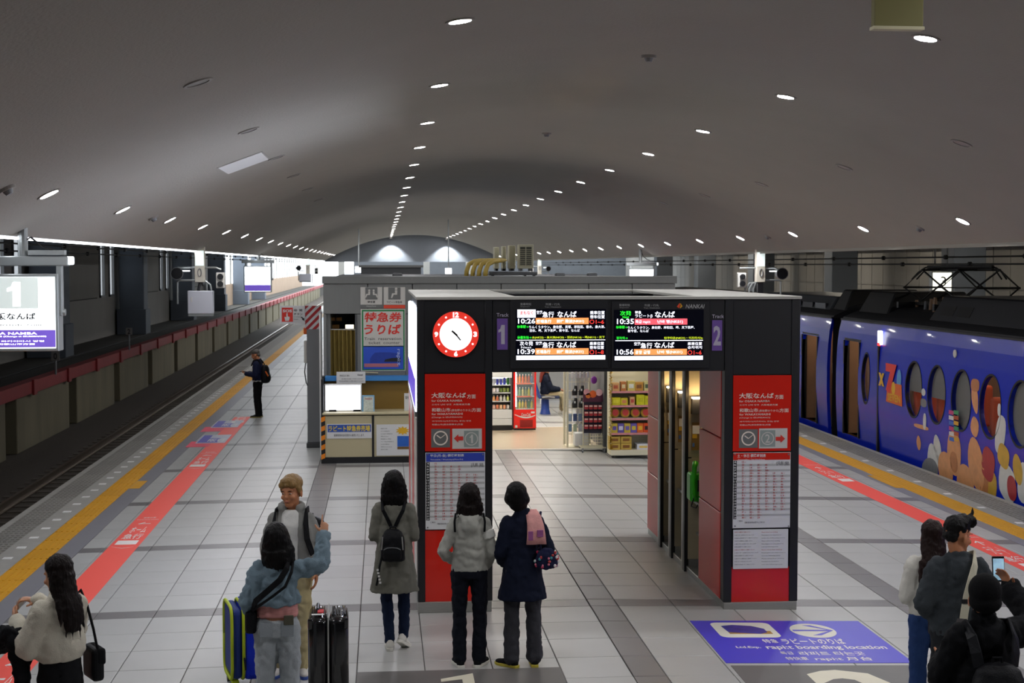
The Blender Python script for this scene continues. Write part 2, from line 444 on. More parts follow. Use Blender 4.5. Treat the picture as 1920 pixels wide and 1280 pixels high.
def dist_post(px, py, txt_, lab):
    P = KX(px, py, -9.0)
    t = thing('distance_post', lab, 'post', (P.x, P.y, .48))
    part(t, 'pole', MB().cyl((P.x, P.y, .48), (P.x, P.y, P.z), .03, n=8), M_grey)
    part(t, 'plate', MB().box(P.x - .11, P.y - .03, P.z - .2, P.x + .11, P.y, P.z + .05), M_hallpanel)
    l = MB(); put(l, txt_, (P.x, P.y - .035, P.z - .17), (1, 0, 0), (0, 0, 1), -.05, 0, .05, .18, .02); letters(t, l, M_black)
dist_post(242, 617, '2', 'thin post with small number plate on the red beam, farther one')
dist_post(104, 662, '0', 'thin post with small number plate on the red beam, under the track 1 sign')

# ------------------------------------------------------------------ hall around the platform
slits = []
for k in range(-3, 4):
    slits += [(50 + 18 * k, 50.9 + 18 * k), (52.3 + 18 * k, 53.3 + 18 * k)]
b = MB(); y = Y0
for a, c in slits:
    if a < y: continue
    b.box(-13.05, y, .12, -13.0, a, 7.0); b.box(-13.05, a, .12, -13.0, c, 2.1); y = c
b.box(-13.05, y, .12, -13.0, 110, 7.0)
wall_left = struct('wall_left', b, M_hallpanel)
for i, (a, c) in enumerate(slits):
    if a < 20: continue
    o = struct('window_%d' % (i + 1), MB().quad((-13.03, a, 2.1), (-13.03, c, 2.1), (-13.03, c, 7.0), (-13.03, a, 7.0)), M_glassf)
    struct('window_frame', MB().box(-13.0, a - .06, 2.0, -12.93, a, 7).box(-13.0, c, 2.0, -12.93, c + .06, 7).box(-13, a - .06, 2.0, -12.9, c + .06, 2.1), M_grey, o)
for yy in (44, 62, 80, 98, 116):           # panel joints of the wall
    for dz in (2.0,):
        struct('wall_joint', MB().box(-13.0, yy - 3.5, dz - .02, -12.985, yy + 5.4, dz + .02), M_dark, wall_left)
for k in range(8):
    y = 17.8 + 18 * k
    t = thing('column', 'dark slate hall column beside track 1, %s from the near end' % ORD[k], 'column', (-12.2, y + .6, .12), 0, 'hall columns beside track 1')
    part(t, 'shaft', MB().box(-12.8, y, .12, -11.6, y + 1.2, 7.0), M_col, bevel=.03)
    part(t, 'plinth', MB().box(-12.9, y - .1, .12, -11.5, y + 1.3, 1.35), M_col, bevel=.02)
struct('wall_parapet', MB().box(-13.05, 110, .12, -12.8, 235, 1.9), mat('parapet_tan', '#a08a74', .85, var=.15, scale=1))
for i in range(24): struct('window_post', MB().box(-13.1, 111 + i * 5, 1.9, -12.98, 111.5 + i * 5, 7.0), M_hallpanel, wall_left)
struct('wall_back', MB().box(-13.4, Y0 - .3, -1.7, 24, Y0, 7.0), M_hall)
b = MB().box(-13.4, Y0, 7.0, 24, 114, 7.3); struct('ceiling_hall', b, M_hall)
struct('wall_right', MB().box(23.0, Y0, -1.7, 23.4, 135, 7.0), M_hallpanel)
wr = bpy.data.objects['wall_right']
for i in range(60):
    y = 30 + i * 1.5
    struct('wall_panel', MB().box(22.95, y + .03, .4, 23.0, y + 1.47, 2.55), M_hallpanel, wr)
    struct('wall_panel', MB().box(22.95, y + .03, 2.6, 23.0, y + 1.47, 5.2), M_hallpanel, wr)
struct('wall_far', MB().box(-2.6, 135, -1.7, 23.4, 135.4, 7.0), M_hall)
for k, y in enumerate((36, 50, 64, 78, 92, 106)):
    t = thing('column', 'dark hall column standing beyond the blue train, %s from the near end' % ORD[k], 'column', (21, y + .6, -.1), 0, 'hall columns beyond the train')
    part(t, 'shaft', MB().box(20.4, y, -1.5, 21.6, y + 1.2, 7.0), M_col, bevel=.03)
    part(t, 'plinth', MB().box(20.3, y - .1, -1.5, 21.7, y + 1.3, 1.2), M_col, bevel=.02)
mb = MB().box(9.74, Y0, -1.75, 24, Y1, -1.45); struct('ground_tracks', mb, M_ballast)
mb = MB().box(16.2, Y0, -1.45, 22.9, 135, -.15); struct('platform_far', mb, M_conc)
for i, z in enumerate((5.3, 5.8)):
    solo('service_pipe', MB().tube([(22.4, 20, z - 1.0), (22.4, 130, z - 1.0)], .07, 8), M_grey, 'grey service pipe along the far wall, %s' % ('lower' if i == 0 else 'upper'), 'pipe', (22.4, 60, z - 1.07))

# ------------------------------------------------------------------ vaulted platform ceiling
CX, CZ, CA, CW = 2.2, 5.48, .048, 5.92
def zc(x): return CZ - CA * (x - CX) ** 2
b = MB(); NX, NY = 36, 60; ya, yb = Y0, 95.0
vs = []; fs = []
for j in range(NY + 1):
    for i in range(NX + 1):
        x = CX - CW + 2 * CW * i / NX
        vs.append((x, ya + (yb - ya) * j / NY, zc(x)))
for j in range(NY):
    for i in range(NX):
        a = j * (NX + 1) + i; fs.append((a, a + NX + 1, a + NX + 2, a + 1))
b.add(vs, fs)
n0 = len(vs)
b.add([(x, y, 6.2) for (x, y) in ((CX - CW, ya), (CX + CW, ya), (CX + CW, yb), (CX - CW, yb))], [(0, 1, 2, 3)])
ceiling = struct('ceiling', b, M_ceil, smooth=False, fixn=False)
for p in ceiling.data.polygons: p.use_smooth = True
b = MB().box(CX - CW - .12, ya, zc(CX - CW) - .005, CX - CW, yb, 6.3)
struct('trim_1', b, M_white)
b = MB().box(CX + CW, ya, zc(CX + CW) - .05, CX + CW + .12, yb, 6.3)
struct('trim_2', b, M_ceil)
poly = [(CX - CW, zc(CX - CW) - .08)] + [(CX - CW + 2 * CW * i / 40, zc(CX - CW + 2 * CW * i / 40) + .02) for i in range(41)] + [(CX + CW, zc(CX + CW) - .08)]
b = MB().prism(poly, (0, 95.0, 0), (1, 0, 0), (0, 0, 1), (0, 1, 0), .3)
struct('wall_vault_end', b, mat('end_wall_grey', '#70757b', .8, var=.05))
solo('edge_glow', MB().box(CX - CW - .1, 2, zc(CX - CW) - .03, CX - CW - .05, 94, zc(CX - CW) - .007), M_edgeglow, 'thin glowing strip added along the ceiling edge over track 1', 'glowing strip')  # glow added to give the ceiling edge its bright line
# downlights
def tiltM(x):
    t = math.atan(2 * CA * (x - CX)); return t
def fixture_mesh(lit, ml=None):
    r = MB(); r.ring((0, 0, -.012), (1, 0, 0), (0, 1, 0), (0, 0, 1), .088, .115, .02, 24)
    rm = r.mesh('ring'); rm.materials.append(M_ring)
    l = MB(); l.disc((0, 0, -.006), (1, 0, 0), (0, -1, 0), .088, k=16)
    lm = l.mesh('lens', fixn=False); lm.materials.append((ml or M_lamp) if lit else M_off)
    return rm, lm
RL = fixture_mesh(True); RLL = fixture_mesh(True, M_lampL); RLR = fixture_mesh(True, M_lampR); RO = fixture_mesh(False)
def downlight(x, y, lab, grp, lit=True):
    t = thing('ceiling_light', lab, 'ceiling light', (x, y, zc(x)), 0, grp)
    t.rotation_euler = (0, tiltM(x), 0)
    for nm, me in zip(('ring', 'lens'), (RLL if x < -2 else RLR if x > 7 else RL) if lit else RO):
        o = bpy.data.objects.new(nm, me); COL.objects.link(o); o.parent = t
rowsL = [(.6, 11.05, 3.93, 22, 'row above the ticket counter'), (4.25, 11.05, 3.93, 22, 'row above the right pillar'),
         (-3.05, 13.63, 3.8, 22, 'outer row along track 1'), (7.6, 18.35 - 2 * 3.93, 3.93, 22, 'outer row along the train')]
for (x, y, p, n, d) in rowsL:
    for k in range(n):
        yy = y + p * k
        if yy > 94.6: break
        downlight(x, yy, 'lit round downlight in the %s, %s from the near end' % (d, ORD[k]), 'lit ceiling downlights')
    for k in (1,):
        downlight(x, y - p * k, 'lit downlight of the %s, %s before the picture edge' % (d, ORD[k - 1]), 'downlights behind the picture edge')
def CE(px, py):            # picture point on the vault
    d = ray(px, py); lo, hi = 3.0, 90.0
    for _ in range(50):
        m = (lo + hi) / 2; P = CAM + d * m
        if P.z > zc(P.x): hi = m
        else: lo = m
    return CAM + d * lo
offl = [(371, 154), (466, 244), (518, 295), (551, 329), (577, 354), (598, 374), (1803, 268), (1583, 313), (1428, 345), (1321, 366), (1243, 380)]
for k, q in enumerate(offl):
    P = CE(*q)
    downlight(P.x, P.y, 'unlit downlight %s, %s from the near end' % ('left of the ticket counter row' if k < 6 else 'between pillar row and train row', ORD[k if k < 6 else k - 6]), 'unlit ceiling downlights', False)
P = CE(457, 305)
t = thing('access_hatch', 'white square access hatch in the ceiling', 'hatch', (P.x, P.y, zc(P.x))); t.rotation_euler = (0, tiltM(P.x), 0)
part(t, 'hatch_panel', MB().box(-.27, -.55, -.015, .27, .55, .0), M_white, local=True, bevel=.004)
part(t, 'hatch_frame', MB().box(-.29, -.57, -.008, .29, .57, .004), M_ring, local=True)
for k, q in enumerate([(12, 352), (1217, 104), (1025, 249), (287, 407), (1725, 427), (1440, 443)]):
    P = CE(*q)
    t = thing('smoke_detector', ['small brown detector at the ceiling edge over the track 1 sign', 'white round detector in the middle of the near ceiling', 'small round detector farther along the middle of the ceiling',
        'small detector beside the second lamp over track 1', 'small detector beside the second lamp over the train', 'small detector between lamps over the train, farther one'][k], 'detector', (P.x, P.y, zc(P.x)))
    t.rotation_euler = (0, tiltM(P.x), 0)
    part(t, 'base', MB().cyl((0, 0, 0), (0, 0, -.025), .075, .07, 18), M_ring, local=True)
    part(t, 'head', MB().cyl((0, 0, -.025), (0, 0, -.06), .045, .03, 16), M_grey, local=True)
# beige board hanging close to the camera
P = K(1682, 26, 8.0)
a = K(1636, 52, 8.0); c = K(1729, -40, 8.0)
t = thing('hanging_board', 'plain beige square board hanging from the ceiling close to the camera', 'board', (P.x, 8.0, a.z))
part(t, 'board_panel', MB().box(a.x, 7.97, a.z, c.x, 8.03, c.z), mat('beige_board', '#757040', .6, var=.04), bevel=.006)
part(t, 'lower_edge', MB().box(a.x - .005, 7.965, a.z - .012, c.x + .005, 8.035, a.z + .006), mat('beige_edge', '#c9c2a0', .5))
part(t, 'hanger', MB().cyl((a.x + .05, 8, c.z - .05), (a.x + .05, 8, zc(a.x)), .012), M_grey)
part(t, 'hanger', MB().cyl((c.x - .05, 8, c.z - .05), (c.x - .05, 8, zc(c.x)), .012), M_grey)
# ------------------------------------------------------------------ information kiosk across the platform
YK = 14.376; YB = 18.6
M_kred = mat('kiosk_red', '#d8200f', .28, var=.05, scale=2, coat=.3)
M_kredg = mat('kiosk_red_gloss', '#cf2a20', .3, var=.12, scale=1.5, spec=.25, stretch=(1, 1, .3))
M_kblk = mat('kiosk_black', '#1a1b1f', .4, var=.08, scale=8)
M_kroof = mat('kiosk_roof_grey', '#b4b3ab', .55, var=.08)
M_cream = mat('print_cream', '#efe2d4', .6, var=.02)
M_pgrey = mat('pictogram_grey', '#6f716f', .5, var=.03)
M_lgrey = mat('panel_pale_grey', '#cfcdc6', .5, var=.03)
M_sage = mat('pictogram_sage', '#95a09a', .5, var=.03)
M_purple = mat('track_purple', '#6d4d9d', .5, var=.04)
M_tblue = mat('timetable_blue', '#3046b4', .5, var=.05)
M_stripe = mat('timetable_stripe', '#b8b9b8', .6, var=.03)
M_paper = mat('paper_white', '#dfe0e0', .6, var=.03)
M_rprint = mat('print_red', '#c43a35', .6)
M_kprint = mat('print_black', '#1b1b1d', .6)
M_beige = mat('alcove_beige', '#a89e84', .5, var=.08, scale=3)
kx0, kx1, kx2, kx3 = .345, 1.10, 3.475, 4.255
kt = 3.185
kiosk = thing('information_kiosk', 'black framed information kiosk with two red pillars and a header', 'kiosk', (2.3, YK, 0))
part(kiosk, 'plinth', MB().box(kx0, YK - .01, 0, kx1 - .01, YB, .11), M_alu, bevel=.005)
part(kiosk, 'plinth', MB().box(kx2 + .005, YK - .01, zf(kx2) - .02, kx3 - .01, YB, .04), M_alu, bevel=.005)
def frame_post(x0, x1, z0, y0=YK, y1=YK + .14): part(kiosk, 'corner_post', MB().box(x0, y0, z0, x1, y1, kt - .03), M_kblk, bevel=.006)
frame_post(kx0, .421, .11); frame_post(1.026, kx1, .11); frame_post(kx2, 3.562, .04); frame_post(4.168, kx3, .04)
part(kiosk, 'pillar_core', MB().box(kx0 + .03, YK + .03, .11, kx1 - .03, YB, kt - .05), M_kblk)
part(kiosk, 'pillar_front', MB().box(.421, YK + .016, 2.425, 1.026, YK + .05, kt - .03), M_kblk)
part(kiosk, 'pillar_front', MB().box(3.562, YK + .016, 2.385, 4.168, YK + .05, kt - .03), M_kblk)
part(kiosk, 'header', MB().box(kx1, YK + .016, 2.425, kx2, YK + .42, kt - .03), M_kblk, bevel=.006)
part(kiosk, 'header_rear', MB().box(kx1, YB - .3, 2.425, kx2, YB, kt - .05), M_kblk)
rf = part(kiosk, 'roof_trim', MB().box(kx0 - .01, YK - .02, kt - .03, kx3 + .01, YK + .22, kt), M_kroof, bevel=.004)
part(kiosk, 'roof_trim', MB().box(kx0 - .01, YB - .25, kt - .03, kx3 + .01, YB + .02, kt), M_kroof, bevel=.004)
part(kiosk, 'roof_trim', MB().box(kx0 - .01, YK + .22, kt - .03, kx1 + .25, YB - .25, kt), M_kroof, bevel=.004)
part(kiosk, 'roof_trim', MB().box(kx2 - .25, YK + .22, kt - .03, kx3 + .01, YB - .25, kt), M_kroof, bevel=.004)
part(kiosk, 'roof_well', MB().box(kx1 + .25, YK + .22, kt - .5, kx2 - .25, YB - .25, kt - .46), M_dark)
for i in range(2): part(kiosk, 'roof_cable_tray', MB().box(kx1 + .3, YK + .8 + i * 1.3, kt - .2, kx2 - .3, YK + .95 + i * 1.3, kt - .1), M_grey)
# lower red plates of the two pillars
pa = K(797, 1133, YK); pb = K(910, 993, YK)
part(kiosk, 'red_plate', MB().box(.421, YK + .016, .11, 1.026, YK + .05, pb.z), M_kred)
part(kiosk, 'red_plate', MB().box(3.562, YK + .016, .04, 4.168, YK + .05, .40), M_kred)
# left side of the left pillar: light box above, red posters below
part(kiosk, 'side_light_box', MB().box(kx0 - .015, YK + .2, 2.05, kx0 + .03, YB - .4, 3.05), mat('side_sign_white', '#ffffff', .4, var=0, emit=9.0, ecol='#e2ecff'), bevel=.01)
part(kiosk, 'side_light_band', MB().box(kx0 - .018, YK + .2, 2.05, kx0 - .012, YB - .4, 2.35), mat('side_sign_purple', '#5a3fc0', .4, var=.05, emit=.8))
for i in range(4):
    y = YK + .2 + i * 1.0
    part(kiosk, 'side_panel', MB().box(kx0 - .008, y, .15, kx0 + .03, y + .96, 1.95), M_kredg if i % 2 else mat('side_poster', '#d6cfc8', .25, var=.15, scale=4), bevel=.006)
part(kiosk, 'side_rail', MB().box(kx0 - .02, YK + .15, 1.97, kx0 + .02, YB - .1, 2.02), M_alu)
# right unit: two red ends and three phone alcoves towards the passage
def yk(px): return 2700 * kx2 / (px - 716)
ya1 = 15.52
part(kiosk, 'pillar_core', MB().box(kx3 - .12, YK + .03, .04, kx3 - .03, YB, kt - .05), M_kblk)
part(kiosk, 'pillar_core', MB().box(kx2 + .05, YK + .03, .04, kx3 - .1, ya1 - .02, kt - .05), M_kblk)
part(kiosk, 'pillar_core', MB().box(kx2 + .05, 17.86, .04, kx3 - .1, YB - .02, kt - .05), M_kblk)
for (y0, y1, zs) in ((YK + .14, ya1, (.04, .95, 1.72, 2.425)), (17.86, YB, (.04, .80, 1.55, 2.425))):
    for z0, z1 in zip(zs, zs[1:]):
        part(kiosk, 'red_gloss_panel', MB().box(kx2 - .005, y0, z0 + .006, kx2 + .05, y1, z1 - .006), M_kredg, bevel=.005)
part(kiosk, 'alcove_header', MB().box(kx2, ya1, 2.425, kx3 - .1, 17.86, kt - .05), M_kblk)
part(kiosk, 'alcove_back', MB().box(kx3 - .2, ya1, .04, kx3 - .12, 17.86, kt - .05), M_beige)
M_klamp = mat('alcove_lamp', '#ffffff', .4, var=0, emit=40, ecol='#ffd9a0')
bays = [(15.52, 16.22), (16.40, 16.98), (17.16, 17.66)]
for k, (y0, y1) in enumerate(bays):
    part(kiosk, 'alcove_partition', MB().box(kx2 + .02, y1 - .03, 1.30, kx3 - .2, y1 + .0, 2.425), M_beige)
    part(kiosk, 'alcove_partition', MB().box(kx2 + .02, y1 - .03, .12, kx3 - .2, y1 + .0, 1.285), M_beige)
    part(kiosk, 'partition_kick', MB().box(kx2 + .03, y1 - .025, zf(kx2) - .01, kx3 - .2, y1 + .0, .12), M_alu)
    part(kiosk, 'frame_cap', MB().box(kx2 - .02, y1 - .02, zf(kx2), kx2 + .06, y1 + .09, 2.425), M_kblk, bevel=.006)
    part(kiosk, 'frame_cap', MB().box(kx2 - .015, y1 + .09, zf(kx2), kx2 + .06, y1 + .18, 2.425), M_alu, bevel=.006)
    s = part(kiosk, 'alcove_shelf', MB().box(kx2 + .05, y0 + .02, .80, kx3 - .2, y1 - .03, .83), M_alu)
    part(kiosk, 'alcove_front', MB().box(kx2 + .16, y0 + .02, .1, kx2 + .20, y1 - .03, .80), M_beige)
    part(kiosk, 'pull_bar', MB().box(kx2 + .10, y0 + .1, .42, kx2 + .15, y1 - .1, .45), M_alu)
    xx = kx2 + .105
    lm = part(kiosk, 'alcove_lamp', MB().box(xx - .07, y1 - .20, 1.985, xx + .07, y1 - .10, 2.0), M_klamp)
    part(kiosk, 'lamp_housing', MB().box(xx - .06, y1 - .10, 1.80, xx + .06, y1 - .03, 2.0), M_kblk)
    pf = part(kiosk, 'alcove_notice', MB().box(xx - .05, y1 - .04, 1.38, xx + .05, y1 - .03, 1.70), mat('notice_frame', '#8e6f3e', .4))
    for j, (zz, mm) in enumerate(((1.60, M_paper), (1.50, mat('notice_yellow', '#d9b13a', .5)), (1.40, mat('notice_blue', '#4f74b5', .5)))):
        part(pf, 'notice_sheet', MB().box(xx - .042, y1 - .044, zz - (.03 if j == 0 else -.02), xx + .042 - j * .03, y1 - .04, zz + .065), mm)
part(kiosk, 'alcove_notice', MB().box(kx2 + .1, 16.18, 1.0, kx2 + .24, 16.19, 1.24), M_paper)
# green payphone in the nearest alcove
ph = thing('payphone', 'bright green payphone on the shelf of the nearest alcove', 'telephone', (kx2 + .13, 15.98, .83))
M_green = mat('phone_green', '#35c21c', .35, var=.08)
part(ph, 'body', MB().rbox((kx2 + .13, 16.0, .99), .30, .22, .32, .03), M_green, smooth=False)
part(ph, 'handset', MB().tube([(kx2 + .03, 15.86, 1.28), (kx2 + .01, 15.82, 1.24), (kx2 + .0, 15.82, 1.08), (kx2 + .01, 15.83, .94), (kx2 + .03, 15.86, .90)], [.035, .03, .022, .03, .035], 10), M_green, smooth=True)
part(ph, 'keypad', MB().box(kx2 + .06, 15.875, .95, kx2 + .22, 15.89, 1.08), M_kblk)
part(ph, 'cord', MB().tube([(kx2 + .02, 15.86, .9), (kx2 - .03, 15.8, .8), (kx2 + .02, 15.78, .78), (kx2 + .1, 15.86, .86)], .008, 6), M_kblk)

# direction panels -----------------------------------------------------------------
def text_panel(dx, dy, flip):
    cxp = 1431 if flip else 853
    root = thing('direction_panel', 'red Osaka Namba direction panel %s' % ('with arrow pointing towards the train' if flip else 'below the clock, arrow towards track 1'), 'sign', (K(cxp, 845, YK).x, YK, K(cxp, 845 + dy, YK).z))
    x0, x1 = (1374, 1484) if flip else (797, 910)
    y0, y1 = (703, 846) if flip else (700.5, 846)
    b = MB(); plate(b, YK - .004, x0, y0, x1, y1, .02); part(root, 'backing', b, M_kred)
    Y = YK - .006
    b = MB()
    for s, a, t, c, d, bo in (('大阪なんば', 808.75, 735.6, 873.75, 746.5, .02), ('方面', 875.6, 738.8, 891.9, 747, .01), ('for OSAKA NAMBA', 809, 748.8, 866.9, 753.2, .01),
                              ('오사카 난바 방면  大阪难波方面', 809.4, 756, 881.3, 760, 0), ('和歌山市', 809.4, 764.4, 844.4, 772, .015), ('(泉佐野のりかえ)', 845.6, 766.3, 883.8, 772, 0),
                              ('方面', 884.4, 764.4, 901.9, 772, .01), ('for WAKAYAMASHI', 809.4, 773.5, 867.5, 778, .01), ('(Change in IZUMISANO)', 809.4, 780.3, 866.9, 784.3, 0),
                              ('와카야마시(이즈미사노 환승) 방면', 810, 787.3, 883, 791.2, 0), ('和歌山市(泉佐野换车)方面', 810, 793.6, 868, 797.8, 0)):
        putpx(b, s, Y, a + dx, t + dy, c + dx, d + dy, bo)
    letters(root, b, M_cream)
    # clock pictogram
    pic = MB(); plate(pic, Y, 808.5 + dx, 803.5 + dy, 844 + dx, 838.8 + dy); pc = part(root, 'clock_pictogram', pic, M_pgrey)
    c = K(826.2 + dx, 821 + dy, Y - .002); k = YK / F_PX
    b = MB().ring(c, (1, 0, 0), (0, 0, 1), (0, -1, 0), 11.2 * k, 13.8 * k, .002, 36)
    for (ax, az, w) in ((-7.5, 5.5, 1.0), (8.5, 6.5, .6)):
        d = Vector((ax, 0, az)); L = d.length * k / 2; d.normalize(); n = Vector((0, -1, 0))
        b.obox(c + d * L + n * .001, d, d.cross(n), n, L, w * k, .001)
    part(pc, 'clock_mark', b, M_cream)
    # arrow and track number
    if flip: wx = (1423, 802.5, 1476.5, 840.5); sx = (1425, 806, 1453.8, 837.5); ax_ = (1454.5, 1472)
    else: wx = (848, 803, 903.5, 841.3); sx = (870, 807, 897.5, 838); ax_ = (868.5, 851)
    b = MB(); plate(b, Y, *wx); ap = part(root, 'arrow_board', b, M_lgrey)
    b = MB(); plate(b, Y - .002, *sx, t=.002); part(ap, 'number_square', b, M_sage)
    c = K((sx[0] + sx[2]) / 2, (sx[1] + sx[3]) / 2, Y - .004)
    b = MB().ring(c, (1, 0, 0), (0, 0, 1), (0, -1, 0), 10.8 * k, 12.6 * k, .001, 36)
    mx = (sx[0] + sx[2]) / 2; my = (sx[1] + sx[3]) / 2
    putpx(b, '2' if flip else '1', Y - .005, mx - (4.6 if flip else 3.2), my - 8, mx + (4.6 if flip else 3.2), my + 8, .01)
    part(ap, 'number_mark', b, M_lgrey)
    a = K(ax_[0], 821.5 + (dy if flip else 0), Y - .004); e = K(ax_[1], 821.5, Y - .004); L = e.x - a.x; h = 7.5 * k
    sg = 1 if L > 0 else -1; L = abs(L)
    poly = [(0, -h * .5), (L * .52, -h * .5), (L * .52, -h * 1.05), (L, 0), (L * .52, h * 1.05), (L * .52, h * .5), (0, h * .5)]
    poly = [(p * sg, q) for p, q in poly]
    b = MB().prism(poly, a, (1, 0, 0), (0, 0, 1), (0, -1, 0), .002); part(ap, 'arrow', b, mat('arrow_red', '#d8352b', .5))
text_panel(0, 0, False); text_panel(577, .8, True)
# timetables ---------------------------------------------------------------------
def timetable(px0, px1, py0, pyh, py1, blue, title, sub, lab):
    a = K(px0, py1, YK)
    root = thing('timetable', lab, 'timetable', ((K(px0, py1, YK).x + K(px1, py1, YK).x) / 2, YK, a.z))
    Y = YK - .006
    b = MB(); plate(b, YK - .004, px0, py0, px1, py1, .02); part(root, 'board', b, M_paper)
    b = MB(); plate(b, Y, px0 + 1, py0 + .8, px1 - 1, pyh); hd = part(root, 'heading', b, M_tblue if blue else M_kred)
    b = MB(); putpx(b, title, Y - .002, px0 + 8.5, py0 + 3, px0 + 72 if blue else px0 + 62, py0 + 10, .01); putpx(b, sub, Y - .002, px0 + 9, py0 + 12, px0 + 70 if blue else px0 + 60, py0 + 16)
    letters(hd, b, M_white)
    rows_ = 21; ph_ = (py1 - 18 - pyh) / rows_
    b = MB(); d = MB(); w = MB(); r = MB()
    rng = random.Random(3 + blue)
    plate(d, Y, px0 + 1, pyh + 1, px0 + 7.5, pyh + 1 + rows_ * ph_)
    for i in range(rows_):
        y = pyh + 1 + i * ph_
        if i % 2: plate(b, Y, px0 + 7.5, y, px1 - 1, y + ph_)
        putpx(w, str(4 + i), Y - .004, px0 + 2, y + 1, px0 + 6.5, y + ph_ - 1, .01)
        n = 1 if i == 0 else (4 if i < 4 else (6 if i < 18 else 3))
        for j in range(n):
            x = px0 + 17 + j * 14.6
            putpx(r, '%02d' % rng.randrange(60), Y - .004, x, y + .8, x + 3.2 + rng.random() * 2, y + ph_ - 1.2, .012)
            if rng.random() < .6: putpx(r, '関', Y - .004, x + 5.5, y + 2, x + 7.5, y + ph_ - 2)
    part(root, 'row_stripes', b, M_stripe); part(root, 'hour_column', d, M_kprint)
    letters(root, w, M_white, 'hour_lettering'); letters(root, r, M_rprint, 'time_lettering')
    b = MB(); putpx(b, '[凡例', Y - .004, px1 - 26, pyh + 2, px1 - 14, pyh + 10); putpx(b, '[特急', Y - .004, px1 - 11, pyh + 2, px1 - 3, pyh + 10)
    putpx(b, 'ご案内', Y - .004, px0 + 9, py1 - 15, px0 + 18, py1 - 12); putpx(b, '空港線 南海本線 時刻は変更することがあります', Y - .004, px0 + 22, py1 - 13, px0 + 60, py1 - 9)
    letters(root, b, M_kprint)
    b = MB()
    for (x, y) in ((px0 + 4, py0 + 4), (px1 - 4, py0 + 4), (px0 + 4, py1 - 4), (px1 - 4, py1 - 4)):
        c = K(x, y, Y); b.cyl(c, c + Vector((0, -.006, 0)), .008, n=8)
    part(root, 'screw', b, M_grey)
timetable(798, 909.5, 847.5, 865.5, 992.5, True, '平日(月-金) 標準時刻表', 'Timetable / Weekdays(Mon-Fri)', 'white weekday timetable with blue heading on the clock pillar')
timetable(1374, 1482.5, 847.5, 862.5, 990, False, '土・休日 標準時刻表', 'Timetable / Sat·Holidays', 'white weekend timetable with red heading on the train-side pillar')
nt = thing('notice_sheet', 'white two-column notice under the weekend timetable', 'notice', (3.87, YK, .39))
b = MB(); plate(b, YK - .004, 1374.5, 991.5, 1478, 1066.5, .018); part(nt, 'sheet', b, M_paper)
b = MB(); r = MB()
for c, xs in ((0, 1377), (1, 1428)):
    for i in range(12):
        y = 996 + i * 5.5
        s = ['列車内での撮影はご遠慮ください', 'お客さまへお知らせいたします', '駅構内は禁煙です ご協力ください'][i % 3] if c == 0 else ['Please refrain from smoking', 'Passengers are requested to', 'note the following points'][i % 3]
        putpx(r if i in (0, 6) else b, s, YK - .007, xs, y, xs + 30 + (i * 7 % 17), y + 2.6)
letters(nt, b, M_pgrey); letters(nt, r, M_rprint)
# clock ----------------------------------------------------------------------------
k = YK / F_PX; c = K(854.5, 626.5, YK - .03)
ck = thing('clock', 'round station clock with red rim and glowing white face', 'clock', (c.x, YK, c.z - .23))
ex, ez, ny = (1, 0, 0), (0, 0, 1), (0, -1, 0)
part(ck, 'housing', MB().cyl(c + Vector((0, .045, 0)), c, 43.3 * k, n=48), M_kblk)
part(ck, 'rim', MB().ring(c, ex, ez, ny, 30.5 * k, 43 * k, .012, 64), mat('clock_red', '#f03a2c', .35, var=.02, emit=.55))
part(ck, 'face', MB().cyl(c, c + Vector((0, -.006, 0)), 31 * k, n=48), mat('clock_face', '#ffffff', .4, var=0, emit=1.25))
b = MB()
for i in range(12):
    w = PI / 2 - 2 * PI * i / 12; q = c + Vector((36.5 * k * math.cos(w), -.015, 36.5 * k * math.sin(w)))
    if i % 3: b.cyl(q, q + Vector((0, -.003, 0)), 1.9 * k, n=12)
    else: put(b, {0: '12', 3: '3', 6: '6', 9: '9'}[i], q, ex, ez, -(5.6 if i == 0 else 3.6) * k, -5 * k, (5.6 if i == 0 else 3.6) * k, 5 * k, .06)
part(ck, 'hour_marks', b, mat('clock_marks', '#ffffff', .5, var=0, emit=1.0))
for nm, w, L, wd in (('hour_hand', PI / 2 - 2 * PI * (10.4 / 12), 9, 1.7), ('minute_hand', PI / 2 - 2 * PI * (23.5 / 60), 13, 1.2)):
    d = Vector((math.cos(w), 0, math.sin(w))); n = Vector((0, -1, 0))
    part(ck, nm, MB().obox(c + d * (L * k * .35) + n * .012, d, d.cross(n), n, L * k * .75, wd * k, .0015), M_kprint)
# track number plates
for tx, pr, nr, num in (((931, 586.8, 953.8, 593.6), (932, 597, 952, 655.5), (934.5, 609, 946.5, 645), '1'), ((1335, 589.5, 1357.5, 596.3), (1335, 600, 1354.3, 657.3), (1337.5, 610.5, 1352, 647.5), '2')):
    a = K(pr[0], pr[3], YK)
    t = thing('track_plate', 'purple Track %s plate on the kiosk header, %s' % (num, 'next to the clock' if num == '1' else 'right of the operator logo'), 'sign', (a.x + .05, YK, a.z))
    b = MB(); plate(b, YK, *pr, t=.012); part(t, 'plate', b, M_purple)
    b = MB(); putpx(b, num, YK - .002, *nr, bold=.03); putpx(b, 'Track', YK + .004, *tx, bold=.01); letters(t, b, mat('plate_grey_print', '#b9b3c4', .5))
